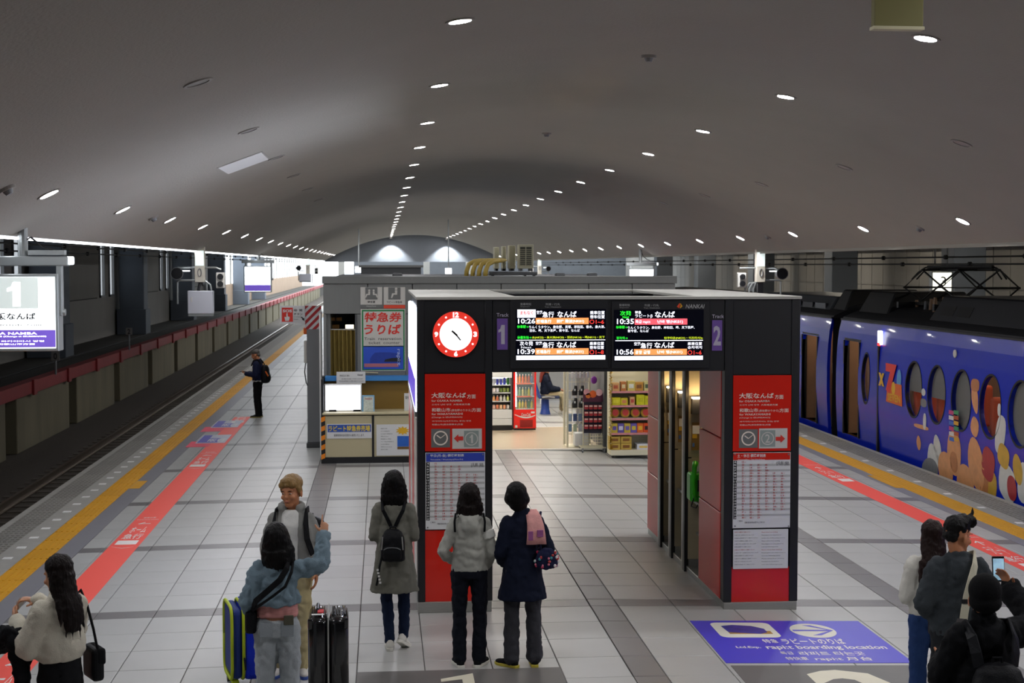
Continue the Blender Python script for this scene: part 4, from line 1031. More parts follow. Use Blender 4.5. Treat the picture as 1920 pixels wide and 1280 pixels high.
for z in fz: part(fr, 'shelf', MB().box(fx0 + .04, YF + .03, z - .014, fx1 - .04, YF + .5, z), M_shopw)
for z in (.70, .975): part(fr, 'price_rail', MB().box(fx0 + .05, YF + .02, z, fx1 - .1, YF + .03, z + .03), mat('price_orange', '#ef6a3a', .5))
part(fr, 'lamp', MB().box(fx0 + .045, YF + .03, .5, fx0 + .06, YF + .05, 1.8), mat('fridge_lamp', '#ffffff', .5, var=0, emit=6))
part(fr, 'glass_door', MB().box(fx0 + .035, YF - .006, .44, fx1 - .035, YF, 1.85), mat('fridge_glass', '#cfe4e6', .05, var=0, alpha=.12))
gr = part(fr, 'vent_grille', MB().box(fx0 + .13, YF - .008, zb + .08, fx1 - .07, YF, zb + .24), mat('fridge_red_dark', '#b81e18', .5))
for i in range(6): part(gr, 'vent_slot', MB().box(fx0 + .14, YF - .012, zb + .09 + i * .024, fx1 - .08, YF - .008, zb + .1 + i * .024), mat('slot_dark', '#5e0f0c', .6))
b = MB(); put(b, 'Coca-Cola', (fx0, YF - .004, 0), (1, 0, 0), (0, 0, 1), .16, .30, .36, .37, .02, .3)
sw = []
for i in range(13): sw.append((.02 + i / 12 * .44, .345 - .06 * math.sin(PI * i / 12 * .9)))
for i in range(12, -1, -1): sw.append((.02 + i / 12 * .44, .33 - .075 * math.sin(PI * i / 12 * .9)))
b.prism(sw, (fx0, YF - .003, 0), (1, 0, 0), (0, 0, 1), (0, -1, 0), .001); b.box(fx0 + .37, YF - .003, .36, fx0 + .45, YF - .002, .4); b.box(fx0 + .03, YF - .003, zb + .07, fx0 + .08, YF - .002, zb + .12)
letters(fr, b, M_paper)
for s, z in enumerate(fz[:3] + (1.28,)):
    for i in range(6):
        c = [['8a8f3a', 'd9c92c', 'd8c53a', 'e2a92a', '4f8a3c', 'd9c92c'], ['9fb7ae', '7fa06a', 'c9c27a', '8a9b68', 'd6d23e', 'b9d4da'], ['e07a24', 'ea8a2a', 'ef7440', 'e07a24', 'cc5a3a', '6a7aa8'], ['c03a2a', 'e07a24', '9fb7ae', '6a7aa8', 'd9c92c', '8a8f3a']][s][i]
        bottle('drink_bottle', fx0 + .078 + i * .064, YF + .12, z, .185, .026, c, 'small drink bottle on the %s shelf of the red fridge, %s along' % (['bottom', 'second', 'third', 'top'][s], ORD[i]), 'bottles in the red fridge')
# white open cooler
wx0, wx1 = 1.95, 2.735
wc = thing('open_cooler', 'white open display cooler left of the red fridge', 'cooler', ((wx0 + wx1) / 2, YF, 0))
part(wc, 'plinth', MB().box(wx0, YF + .02, -.01, wx1, YF + .7, .11), M_black)
part(wc, 'front_board', MB().box(wx0, YF, .11, wx1, YF + .1, .25), M_shopw, bevel=.006); part(wc, 'front_board', MB().box(wx0, YF, .255, wx1, YF + .1, .44), M_shopw, bevel=.006)
part(wc, 'back', MB().box(wx0, YF + .62, .11, wx1, YF + .7, 1.9), mat('cooler_back', '#8d8b84', .5))
part(wc, 'side', MB().box(wx1 - .03, YF + .05, .44, wx1, YF + .62, 1.9), M_bldd); part(wc, 'canopy', MB().box(wx0, YF + .0, 1.12, wx1, YF + .3, 1.3), M_shopw)
cz = (.44, .62, .80, .965)
for z in cz: part(wc, 'shelf', MB().box(wx0, YF + .06 if z > .5 else YF + .1, z - .016, wx1 - .03, YF + .6, z), M_shopw)
part(wc, 'lamp', MB().box(wx0 + .05, YF + .3, 1.09, wx1 - .05, YF + .34, 1.11), mat('cooler_lamp', '#ffffff', .5, var=0, emit=12))
for s, z in enumerate(cz):
    for i in range(5):
        x = 2.36 + i * .075
        if s == 3: bottle('drink_can', x, YF + .14, z, .12 if i < 3 else .15, .027, ['e6e6ea', '3a3fae', '4a4fc0', '3a46b8', '2d7a28'][i], 'tall drink can on the top shelf of the white cooler, %s along' % ORD[i], 'cans in the white cooler', can=True)
        elif s == 1: bottle('drink_bottle', x, YF + .14, z, .12, .028, ['e8a36a', 'e07c58', 'd8d8d0', 'e8e6dc', 'c9cf6a'][i], 'short bottle on the second shelf of the white cooler, %s along' % ORD[i], 'bottles in the white cooler')
        else:
            w = .06
            o = solo('snack_pack', MB().rbox((x, YF + .15, z + .05), w, .06, .09, .015), pm(['f1e2dd', 'e8e2ea', '5a6a2c', '74803c', '6a7a3a'][i] if s == 2 else ['f0bfae', 'e88f6a', 'f2c79a', 'e8a078', 'f2e0d8'][i]),
                     'small pack on the %s shelf of the white cooler, %s along' % (['bottom', '', 'third'][s], ORD[i]), 'snack', None, 'packs in the white cooler')
# waiting room bench with a seated person is built with the people
# hanging goods rack and wheeled display
YR = 27.35
zr = zf(3.9)
rk = thing('goods_rack', 'pale wire goods rack hung with socks and packets', 'rack', (3.75, YR + .3, zr))
M_cream2 = mat('rack_cream', '#e3dcc0', .5, var=.04)
part(rk, 'base', MB().box(3.53, YR, zr, 4.05, YR + .5, zr + .05), M_cream2, bevel=.005)
for x in (3.53, 4.02): part(rk, 'upright', MB().box(x, YR + .44, zr + .05, x + .03, YR + .48, 1.9), M_cream2)
for i in range(9): part(rk, 'wire', MB().box(3.54, YR + .455, .2 + i * .17, 4.04, YR + .465, .21 + i * .17), M_cream2)
for i in range(6): part(rk, 'wire', MB().box(3.6 + i * .08, YR + .445, .05, 3.606 + i * .08, YR + .455, 1.85), M_cream2)
part(rk, 'side_frame', MB().box(3.52, YR, zr, 3.56, YR + .03, 1.5), M_cream2); part(rk, 'side_frame', MB().box(3.52, YR + .46, zr, 3.56, YR + .49, 1.5), M_cream2)
bx = solo('storage_box', MB().rbox((3.82, YR + .1, zr + .19), .28, .26, .26, .02), M_shopw, 'white box on the base of the goods rack', 'box')
for r_ in range(2):
    for i in range(2):
        x = 3.72 + i * .13; z = 1.10 - r_ * .24
        t = thing('socks_pack', 'pair of black socks on the goods rack, %s row, %s' % (['upper', 'lower'][r_], ['wall side', 'display side'][i]), 'socks', (x, YR + .25, z - .1), 0, 'black socks on the rack')
        b = MB().loft([(x - .01, YR + .25, z - .12, .05, .02), (x - .01, YR + .25, z - .04, .055, .025), (x + .01, YR + .25, z + .02, .035, .02), (x + .01, YR + .25, z + .07, .03, .018)], 10); part(t, 'sock', b, M_black, smooth=True)
        part(t, 'card', MB().box(x - .025, YR + .215, z - .03, x + .005, YR + .22, z + .01), M_paper)
for i in range(7):
    x = 3.62 + (i % 4) * .1; z = .55 - (i // 4) * .2
    solo('hanging_packet', MB().rbox((x, YR + .26, z), .075, .03, .15, .012), pm(['9fb3c9', '4a5c8c', '7d93b5', 'c9ccd2', '6b86a8', 'b5c2a6', 'd8dbe0'][i]), 'small clear packet low on the goods rack, %s' % ORD[i], 'packet', None, 'packets on the goods rack')
for i in range(5):
    x = 3.66 + i * .075
    solo('hanging_packet', MB().rbox((x, YR + .2, 1.38), .05, .03, .12, .01), pm(['d8d4d4', 'c4c0c4', 'dcd8da', 'b9b4b8', 'd0ccd2'][i]), 'small pale packet on the top row of the goods rack, %s' % ORD[i], 'packet', None, 'pale packets on the rack')
solo('foil_balloon', MB().ell((4.08, YR + .2, 1.28), .06, .04, .075), pm('8a2c9c'), 'purple foil ornament at the top of the goods rack', 'ornament', smooth=True)
YD = 26.95
wd = thing('wheeled_display', 'wheeled wire stand of red packets in front of the goods rack', 'display stand', (3.98, YD, zr))
for i in range(2): part(wd, 'upright', MB().cyl((3.82 + i * .36, YD + .2, zr + .1), (3.82 + i * .36, YD + .2, 1.02), .014, n=8), M_cream2)
part(wd, 'back_board', MB().box(3.82, YD + .16, .30, 4.17, YD + .18, .92), pm('1d1b33'))
for i in range(5): part(wd, 'base_rail', MB().box(3.74, YD - .12 + i * .09, zr + .08, 4.20, YD - .105 + i * .09, zr + .1), M_cream2)
for x in (3.74, 4.19): part(wd, 'base_rail', MB().box(x, YD - .14, zr + .08, x + .015, YD + .27, zr + .1), M_cream2)
for i in range(4): part(wd, 'basket_wire', MB().box(3.8, YD + .1, .06 + i * .06, 4.18, YD + .11, .07 + i * .06), M_cream2)
for i in range(9): part(wd, 'basket_wire', MB().box(3.8 + i * .047, YD + .11, .05, 3.806 + i * .047, YD + .12, .28), M_cream2)
for x in (3.76, 4.18):
    for y in (YD - .12, YD + .25):
        cw = part(wd, 'caster', MB().cyl((x - .012, y, zr + .035), (x + .012, y, zr + .035), .034, n=14), M_grey); part(cw, 'fork', MB().box(x - .018, y - .01, zr + .04, x + .018, y + .01, zr + .09), M_grey)
cr = thing('header_card', 'orange and pink cardboard header on the wheeled display', 'card', (3.98, YD + .1, .92))
part(cr, 'card', MB().box(3.80, YD + .13, .90, 4.20, YD + .15, 1.06), pm('5b2440'))
for i, (x, z, r_, h) in enumerate(((3.87, 1.09, .06, 'e9a8ae'), (3.99, 1.05, .07, 'e8672a'), (4.11, 1.08, .065, 'f0b9bd'), (3.9, 1.02, .05, 'e0782e'))):
    part(cr, 'cut_out', MB().cyl((x, YD + .125, z), (x, YD + .13, z), r_, n=18), pm(h))
me = MB().rbox((0, 0, 0), .075, .035, .085, .012).mesh('packet'); me.materials.append(pm('b4323a'))
mt = MB().box(-.03, -.02, .01, .03, -.0175, .035).mesh('print'); mt.materials.append(pm('f0d6cc'))
for r_ in range(4):
    for i in range(4):
        t = thing('red_packet', 'red snack packet on the wheeled display, %s row from the top, %s along' % (ORD[r_], ORD[i]), 'packet', (3.865 + i * .088, YD + .13, .80 - r_ * .125), 0, 'red packets on the wheeled display')
        for nm, q in (('pouch', me), ('print', mt)):
            o = bpy.data.objects.new(nm, q); COL.objects.link(o); o.parent = t
# yellow snack shelf unit
YS2 = 26.05
sx0, sx1 = 4.17, 4.95; zs = zf(4.5)
su = thing('snack_shelf', 'cream snack shelf unit with gold tinsel beside the kiosk', 'shelf', ((sx0 + sx1) / 2, YS2, zs))
part(su, 'base', MB().box(sx0, YS2, zs + .06, sx1, YS2 + .42, zs + .16), M_cream2, bevel=.006); part(su, 'back', MB().box(sx0, YS2 + .4, zs + .16, sx1, YS2 + .42, 1.9), M_cream2)
for x in (sx0, sx1 - .02): part(su, 'side', MB().box(x, YS2 + .05, zs + .16, x + .02, YS2 + .4, 1.9), M_cream2)
for x in (sx0 + .05, sx1 - .05): part(su, 'caster', MB().cyl((x - .015, YS2 + .08, zs + .035), (x + .015, YS2 + .08, zs + .035), .034, n=12), M_black)
lev = (.105, .42, .69, .93, 1.19)
for i, z in enumerate(lev):
    part(su, 'shelf_board', MB().box(sx0 + .02, YS2 + .02, z - .02, sx1 - .02, YS2 + .4, z), M_cream2)
    part(su, 'price_strip', MB().box(sx0 + .02, YS2 + .01, z - .035, sx1 - .02, YS2 + .02, z + .002), pm('d98f8f'))
part(su, 'shelf_lamp', MB().box(sx0 + .05, YS2 + .05, 1.62, sx1 - .05, YS2 + .1, 1.64), mat('shelf_glow', '#ffffff', .5, var=0, emit=5, ecol='#fff0d0'))
tn = MB(); r2 = random.Random(5)
for i in range(700):
    z = .12 + i / 700 * 1.5; a = r2.random() * 2 * PI; r_ = .02 + .03 * r2.random(); c = Vector((sx0 - .005 + .008 * math.sin(z * 9), YS2 + .01, z)); d = Vector((math.cos(a) * r_, math.sin(a) * r_, (r2.random() - .5) * .04)); w = Vector((-math.sin(a), math.cos(a), .4)) * .004
    tn.add([c - w, c + d - w, c + d + w, c + w], [(0, 1, 2, 3)])
ti = obj('tinsel', tn.mesh('tinsel', tuple(su.location), 0, False), mat('tinsel_gold', '#e8c21c', .2, metal=.8, var=.3, scale=60), su); ti['kind'] = 'stuff'
def packbox(x, z, w, h, d, hx, lab, band=None):
    t = thing('snack_box', lab, 'snack box', (x, YS2 + .05 + d / 2, z), 0, 'boxes on the snack shelf')
    part(t, 'carton', MB().rbox((x, YS2 + .05 + d / 2, z + h / 2), w, d, h, .006), pm(hx))
    part(t, 'print', MB().box(x - w * .32, YS2 + .046, z + h * .3, x + w * .3, YS2 + .05, z + h * .72), pm(band or 'c2543a'))
for i, (w, h, hx, bd) in enumerate(((.13, .15, 'd9a86a', 'b85a3a'), (.1, .17, 'c47a3a', 'f0d9a0'), (.14, .18, 'd9c36a', 'f2f0dc'), (.15, .16, 'c9923a', '8a5a2c'), (.1, .17, 'd8cf8a', '5a6a4c'))):
    packbox(4.27 + i * .145, 1.19, w, h, .15, hx, 'tan snack box on the top shelf of the snack unit, %s along' % ORD[i], bd)
for i, (w, h, hx, bd) in enumerate(((.16, .14, 'd6cc1c', 'e6dc3c'), (.13, .13, 'd9c62a', 'd88a5a'), (.09, .15, 'e0b07a', 'c24a3a'), (.15, .19, 'd8d41e', 'c8c418'), (.14, .17, 'd8d41e', 'c8c418'))):
    packbox(4.28 + i * .15, .93, w, h, .18, hx, 'yellow box on the second shelf of the snack unit, %s along' % ORD[i], bd)
for i in range(4):
    x = 4.27 + i * .19; z = .69 + .09
    t = thing('snack_bag', 'round red and yellow snack bag on the middle shelf, %s along' % ORD[i], 'snack bag', (x, YS2 + .12, .69), 0, 'round bags on the snack shelf')
    part(t, 'bag', MB().ell((x, YS2 + .14, z), .09, .05, .088), pm('d8a83a'), smooth=True); part(t, 'print', MB().cyl((x, YS2 + .1, z + .01), (x, YS2 + .085, z + .01), .06, n=18), pm('c8403a'))
for i, hx in enumerate(('c9b23a', '6a58a8', 'd2b63e', '6f5cb0', 'e0661e', 'e2501a')):
    packbox(4.25 + i * .12, .42, .115, .17, .12, hx, 'patterned snack pack on the fourth shelf, %s along' % ORD[i], ['6a58a8', 'd8d8e8', '7a66b4', 'd9c23a', 'f0c02a', '3a1a1a'][i])
for i in range(4):
    packbox(4.26 + (i % 2) * .21, .105 + (i // 2) * .125, .2, .12, .25, 'c9a84a', 'gold biscuit box on the bottom shelf, %s %s' % (['lower', 'upper'][i // 2], ['tinsel side', 'open side'][i % 2]), '8a5a24')
packbox(4.79, .105, .24, .1, .3, 'dfe3ea', 'white flat gift box on the bottom shelf of the snack unit', 'e8c86a')

# ------------------------------------------------------------------ hanging platform signs and equipment
M_lit = mat('sign_glow', '#ffffff', .4, var=0, emit=2.4, ecol='#f4fbff'); M_litg = mat('sign_glow_grey', '#c9d2cf', .4, var=0, emit=.75); M_litp = mat('sign_glow_purple', '#7a5fd0', .4, var=.04, emit=.55)
M_signf = mat('sign_frame', '#9fa4a4', .35, metal=.5, var=.05)
def hang_sign(Y, x0, x1, z0, z1, px, num, lab, face=True):
    t = thing('platform_sign', lab, 'sign', ((x0 + x1) / 2, Y, z0))
    part(t, 'case', MB().box(x0 - .03, Y, z0 - .03, x1 + .03, Y + .22, z1 + .03), M_signf, bevel=.008)
    part(t, 'lit_face', MB().box(x0, Y - .008, z0, x1, Y, z1), M_lit)
    h = z1 - z0
    part(t, 'purple_band', MB().box(x0, Y - .012, z0 + .012, x1, Y - .008, z0 + h * .26), M_litp)
    if face: part(t, 'number_field', MB().box(x0, Y - .012, z0 + h * .56, x0 + (x1 - x0) * .855, Y - .008, z1 - .004), M_litg)
    if face:
        b = MB(); w = x1 - x0
        put(b, num, (x0, Y - .014, z0), (1, 0, 0), (0, 0, 1), w * .585, h * .59, w * .70, h * .93, .04)
        put(b, 'for ŌSAKA NAMBA', (x0, Y - .014, z0), (1, 0, 0), (0, 0, 1), w * .22, h * .195, w * .84, h * .24, .02); put(b, 'for WAKAYAMASHI (Change at IZUMISANO)', (x0, Y - .014, z0), (1, 0, 0), (0, 0, 1), w * .22, h * .155, w * .92, h * .18, .02)
        put(b, '오사카 난바, 와카야마시 방면', (x0, Y - .014, z0), (1, 0, 0), (0, 0, 1), w * .22, h * .09, w * .90, h * .115, .01); put(b, '大阪难波・和歌山市方面', (x0, Y - .014, z0), (1, 0, 0), (0, 0, 1), w * .22, h * .05, w * .82, h * .075, .01)
        letters(t, b, M_lit)
        b = MB(); put(b, '大阪なんば', (x0, Y - .014, z0), (1, 0, 0), (0, 0, 1), w * .40, h * .40, w * .83, h * .50, .025); put(b, '和歌山市 方面', (x0, Y - .014, z0), (1, 0, 0), (0, 0, 1), w * .42, h * .315, w * .88, h * .345, .01); letters(t, b, M_kprint)
    part(t, 'cross_beam', MB().box(x0 - .1, Y + .05, z1 + .11, x1 + .12, Y + .18, z1 + .21), M_signf, bevel=.01)
    part(t, 'end_cap', MB().rbox((x1 + .14, Y + .11, z1 + .165), .05, .1, .085, .015), M_lit)
    for x in (x0 + .02, x1 + .02): part(t, 'side_arm', MB().box(x - .02, Y + .06, z0 + h * .45, x + .035, Y + .15, z1 + .12), M_signf, bevel=.006)
    part(t, 'knob', MB().cyl((x1 + .035, Y + .1, z0 + h * .5), (x1 + .08, Y + .1, z0 + h * .5), .035, n=12), M_signf)
    part(t, 'hanger', MB().cyl((px, Y + .11, z1 + .2), (px, Y + .11, min(zc(px), 4.1) + .1), .05, n=12), M_signf)
    part(t, 'junction_box', MB().box(px + .06, Y + .05, z1 + .22, px + .42, Y + .15, z1 + .27), M_signf)
    part(t, 'cable', MB().tube([(px + .04, Y + .1, zc(px) - .1), (px + .08, Y + .1, z1 + .4), (px + .2, Y + .1, z1 + .3), (px + .3, Y + .1, z1 + .27)], .01, 6), M_black)
Ysg = 14.9
zt_, zb_ = K(60, 519, Ysg).z, K(60, 653, Ysg).z
hang_sign(Ysg, K(-112, 600, Ysg).x, K(104, 600, Ysg).x, zb_, zt_, K(38, 460, Ysg).x, '1', 'large glowing white and purple track 1 sign hanging over the platform edge')
hang_sign(44.0, K(459, 520, 44).x, K(507, 520, 44).x, K(480, 546, 44).z, K(480, 500, 44).z, K(484, 480, 44).x, '1', 'distant glowing track 1 sign hanging farther down the platform', False)
hang_sign(43.0, K(1181, 510, 43).x, K(1225, 510, 43).x, K(1200, 534, 43).z, K(1200, 505, 43).z, K(1202, 490, 43).x, '2', 'distant glowing track 2 sign above the building roof', False)
def equip_post(Y, px, boxr, lab, flip, far=False):
    k_ = Y / F_PX; P = K(px, 480, Y); x = P.x
    t = thing('equipment_hanger', lab, 'equipment post', (x, Y, K(px, 530, Y).z))
    zt, zb = zc(max(CX - CW, min(CX + CW, x))), K(px, 529, Y).z
    part(t, 'column', MB().box(x - .10, Y, zb, x + .10, Y + .16, zt + .1), mat('hanger_ivory', '#cfcabb', .5, var=.04), bevel=.01)
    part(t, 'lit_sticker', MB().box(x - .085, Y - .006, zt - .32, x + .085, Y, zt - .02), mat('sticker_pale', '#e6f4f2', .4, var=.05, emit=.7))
    part(t, 'cable_coil', MB().tube([(x + .035 * math.cos(a), Y - .015, zt - .46 + .08 * math.sin(a)) for a in [i * PI / 6 for i in range(13)]], .009, 6), M_grey)
    s = -1 if flip else 1
    part(t, 'arm', MB().tube([(x - .45, Y + .08, zt - .36), (x, Y + .08, zt - .36), (x + .32, Y + .08, zt - .36), (x + .42, Y + .08, zt - .40)], .02, 8), M_signf)
    part(t, 'arm', MB().tube([(x, Y + .08, zt - .62), (x - s * .42, Y + .08, zt - .62), (x - s * .46, Y + .08, zt - .66), (x - s * .46, Y + .08, zt - 1.1)], .02, 8), M_signf)
    sp = part(t, 'loudspeaker', MB().cyl((x - s * .44, Y - .12, zt - .48), (x - s * .44, Y + .16, zt - .48), .13, .09, 20), M_grey, smooth=False)
    part(sp, 'speaker_mouth', MB().cyl((x - s * .44, Y - .125, zt - .48), (x - s * .44, Y - .12, zt - .48), .115, n=20), M_black)
    xs = x + s * .42
    sg = part(t, 'signal_case', MB().rbox((xs, Y + .02, zt - .62), .18, .14, .32, .02), M_lgrey)
    for z in (zt - .545, zt - .695): part(sg, 'signal_lens', MB().cyl((xs, Y - .1, z), (xs, Y - .045, z), .06, n=18), M_black)
    part(t, 'small_lamp', MB().box(x - s * .38, Y + .0, zt - .44, x - s * .2, Y + .05, zt - .415), M_lit)
    if boxr:
        a, c = K(boxr[0], boxr[3], Y), K(boxr[2], boxr[1], Y)
        bb = part(t, 'cabinet', MB().box(a.x, Y - .05, a.z, c.x, Y + .2, c.z), mat('cabinet_white', '#c9ccd6', .45, var=.02), bevel=.01)
        part(bb, 'door_handle', MB().box(a.x + .07, Y - .06, a.z + .24, a.x + .09, Y - .05, a.z + .34), M_lgrey); part(bb, 'cabinet_foot', MB().box(a.x + .01, Y - .04, a.z - .05, c.x - .01, Y + .19, a.z), M_signf)
        part(t, 'conduit', MB().tube([(x + .02, Y + .08, zb), (x - .02, Y + .05, (zb + c.z) / 2), (x - .04, Y + .08, c.z)], .03, 8), M_black); part(t, 'conduit', MB().tube([(x + .1, Y + .08, zb + .03), (x + .2, Y + .08, zb - .05), (x + .22, Y + .08, c.z)], .02, 8), M_signf)
    else:
        for i in range(3): part(t, 'conduit', MB().tube([(x - .05, Y + .08, zb), (x - .1 - i * .07, Y + .05, zb - .02), (x - .15 - i * .09, Y + .05, zb - .15), (x - .16 - i * .09, Y + .05, zb - .4)], .018, 6), M_signf)
        part(t, 'lower_stem', MB().box(x - .06, Y + .02, zb - .5, x + .06, Y + .12, zb), M_black)
equip_post(29.8, 374, (352.5, 545, 399.5, 588), 'ivory equipment hanger with white cabinet and loudspeaker over track 1', False)
equip_post(30.5, 1427, None, 'ivory equipment hanger with loudspeaker beside the train', True)
equip_post(74.0, 1012, None, 'small distant ivory equipment hanger beyond the air conditioners', True, True)
equip_post(72.0, 577, (561, 513, 583, 527), 'distant equipment hanger over track 1, farther than the glowing sign', False, True)
# catenary ---------------------------------------------------------------------------
M_wire = mat('wire_black', '#0c0c0d', .6)
for nm, x, z, lab in (('contact_wire', -6.75, 3.76, 'lower black overhead wire above track 1'), ('messenger_wire', -6.75, 3.9, 'upper black overhead wire above track 1'),
                      ('contact_wire', 11.25, 3.52, 'lower black overhead wire above the train'), ('messenger_wire', 11.25, 3.66, 'upper black overhead wire above the train')):
    t = thing(nm, lab, 'wire', (x, 60, z))
    part(t, 'cable', MB().tube([(x, 12, z), (x, 130, z)], .016, 6), M_wire)
    for i in range(22):
        y = 16 + i * 3.6
        part(t, 'clamp', MB().rbox((x, y + (1.2 if 'mess' in nm else 0), z), .07, .12, .09, .02, k=1), M_wire)
# ------------------------------------------------------------------ markings stuck on the floor
def decal(name, lab, m, x0, x1, y0, y1, group=None, n=1, h=.003):
    b = MB(); xs = sorted({x0, x1} | ({XL} if x0 < XL < x1 else set()) | ({XR} if x0 < XR < x1 else set()))
    for a, c in zip(xs, xs[1:]):
        b.add([(a, y0, zf(a) + h), (c, y0, zf(c) + h), (c, y1, zf(c) + h), (a, y1, zf(a) + h), (a, y0, zf(a) + .0005), (c, y0, zf(c) + .0005), (c, y1, zf(c) + .0005), (a, y1, zf(a) + .0005)],
              [(0, 1, 2, 3), (4, 5, 1, 0), (5, 6, 2, 1), (6, 7, 3, 2), (7, 4, 0, 3)])
    t = thing(name, lab, 'floor marking', ((x0 + x1) / 2, (y0 + y1) / 2, zf((x0 + x1) / 2)), 0, group)
    part(t, 'sheet', b, m); return t
def floorput(b, s, x0, y0, x1, y1, bold=.0, flip=False, h=.005):
    """text lying on the floor; read with +y up, or turned a quarter when flip"""
    xm = (x0 + x1) / 2; zz = zf(xm) + h; sl = -SL if xm < XL else (SR if xm > XR else 0)
    r = Vector((1, 0, -sl if xm > XR else (SL if xm < XL else 0)))
    put(b, s, (xm, 0, zz), r, (0, 1, 0), x0 - xm, y0, x1 - xm, y1, bold)
rs = decal('red_floor_stripe', 'long red floor stripe along the yellow tactile strip of track 1', M_red, -3.44, -3.07, 4, 33.9)
b = MB()
M_fw = mat('floor_white', '#f2ece8', .5)
for yy in (11.2, 18.2, 25.3, 32.4):
    xa, xc = -3.42, -3.09
    b.box(xa + .03, yy + .25, zf(-3.25) + .004, xc - .03, yy + .52, zf(-3.25) + .005)
    floorput(b, '急行', xa + .04, yy + .62, xc - .04, yy + .98, .01); floorput(b, 'ホーム', xa + .06, yy + 1.05, xc - .06, yy + 1.5, .01); floorput(b, '←', xa + .08, yy + 1.6, xc - .08, yy + 1.85, .01)
    floorput(b, 'Priority line for boarding', xa + .02, yy + 2.0, xc - .02, yy + 2.08); floorput(b, '乗車位置', xa + .08, yy + 2.15, xc - .08, yy + 2.25)
    b.prism([(xa + .01, 0), ((xa + xc) / 2, -.12), (xc - .01, 0), ((xa + xc) / 2, -.10)], (0, yy + .12, zf(-3.25) + .004), (1, 0, 0), (0, 1, 0), (0, 0, 1), .001)
letters(rs, b, M_fw)
rs = decal('red_floor_stripe', 'long red floor stripe along the yellow strip beside the train', M_red, 7.58, 7.965, 4, 46)
b = MB()
for yy in (16.2, 23.2, 30.2):
    xa, xc = 7.61, 7.94
    b.box(xa + .03, yy + .25, zf(7.8) + .004, xc - .03, yy + .55, zf(7.8) + .0055)
    floorput(b, '急行', xa + .04, yy + .65, xc - .04, yy + 1.0, .01); floorput(b, 'ラピート', xa + .06, yy + 1.1, xc - .06, yy + 1.6, .01); floorput(b, '↑', xa + .1, yy + 1.7, xc - .1, yy + 2.0, .01); floorput(b, 'Priority line for boarding', xa + .02, yy + 2.2, xc - .02, yy + 2.3)
letters(rs, b, M_fw)
# small boarding stickers across the left stripe
M_stk = mat('sticker_violet', '#5a55b8', .5, var=.2, scale=18); M_pink = mat('sticker_pink', '#ef4f68', .5)
for k, (q, lab) in enumerate((((402, 823), 'violet and white boarding sticker on the red stripe, nearer one'), ((427, 795), 'violet and white boarding sticker on the red stripe, farther one'))):
    P = G(*q)
    t = decal('boarding_sticker', lab, mat('sticker_pale_lilac', '#c9c8d6', .5), P.x - .30, P.x + .28, P.y - .7, P.y + .7, h=.006)
    z = zf(P.x) + .007
    part(t, 'violet_field', MB().box(P.x - .27, P.y - .62, z, P.x + .25, P.y + .1, z + .001), M_stk); part(t, 'violet_block', MB().box(P.x - .27, P.y + .1, z, P.x - .1, P.y + .62, z + .001), M_stk)
    b = MB(); floorput(b, '大阪行', P.x - .28, P.y - .5, P.x + .25, P.y + .0, .01, h=.0095); letters(t, b, M_fw)
    Q = G(q[0] - 27, q[1] + 9); decal('pink_square', 'small pink square sticker %s' % ('beside the nearer boarding sticker' if k == 0 else 'beside the farther boarding sticker'), M_pink, Q.x - .22, Q.x + .22, Q.y - .5, Q.y + .4, h=.0045)
decal('yellow_floor_plate', 'small yellow worn plate beside the tactile strip of track 1', M_yellow, -4.02, -3.86, 23.2, 24.0, h=.004)
decal('yellow_floor_plate', 'small yellow worn plate beside the tactile strip near the train', M_yellow, 8.38, 8.49, 22.8, 24.2, h=.004)
# dark number squares
t = decal('number_square', 'dark grey floor square with cream number 1 beside the suitcase', mat('square_dark', '#6b6866', .5, var=.06), -.23, 1.53, 10.5, 12.3)
b = MB(); b.prism([(0, 0), (0, .55), (-.28, .40), (-.28, .32), (-.1, .38), (-.1, 0)], (.76, 11.62, .004), (1, 0, 0), (0, 1, 0), (0, 0, 1), .002); part(t, 'number', b, mat('cream_floor', '#e9e3cc', .5))
t = decal('number_square', 'dark grey floor square with cream number 2 below the blue floor sign', mat('square_dark', '#6b6866', .5), 3.04, 4.76, 10.5, 12.28)
b = MB(); floorput(b, '2', 3.62, 10.9, 4.36, 12.13, .03); part(t, 'number', b, mat('cream_floor', '#e9e3cc', .5))
# blue boarding sign
M_fblue = mat('floor_blue', '#463fd0', .4, var=.03)
t = decal('boarding_floor_sign', 'blue violet floor sign with train picture and white arrow', M_fblue, 3.02, 4.73, 12.36, 13.88, h=.004)
def fbox(n, m, x0, y0, x1, y1, h): 
    z0, z1 = zf(x0) + h, zf(x1) + h
    return part(t, n, MB().add([(x0, y0, z0), (x1, y0, z1), (x1, y1, z1), (x0, y1, z0), (x0, y0, z0 - .0012), (x1, y0, z1 - .0012), (x1, y1, z1 - .0012), (x0, y1, z0 - .0012)], [(0, 1, 2, 3), (4, 5, 1, 0), (5, 6, 2, 1), (6, 7, 3, 2), (7, 4, 0, 3)]), m)
rr = [(x, y) for cx, cy, a0 in ((3.70, 13.72, 0), (3.27, 13.72, 90), (3.27, 13.31, 180), (3.70, 13.31, 270)) for x, y in [(cx + .08 * math.cos(math.radians(a0 + i * 22.5)), cy + .08 * math.sin(math.radians(a0 + i * 22.5))) for i in range(5)]]
O = Vector((3.5, 0, zf(3.5) + .0045)); sl = Vector((1, 0, -SR))
part(t, 'picture_card', MB().prism([(x - 3.5, y) for x, y in rr], O, sl, (0, 1, 0), (0, 0, 1), .0015), mat('floor_cream', '#ebe8da', .5))
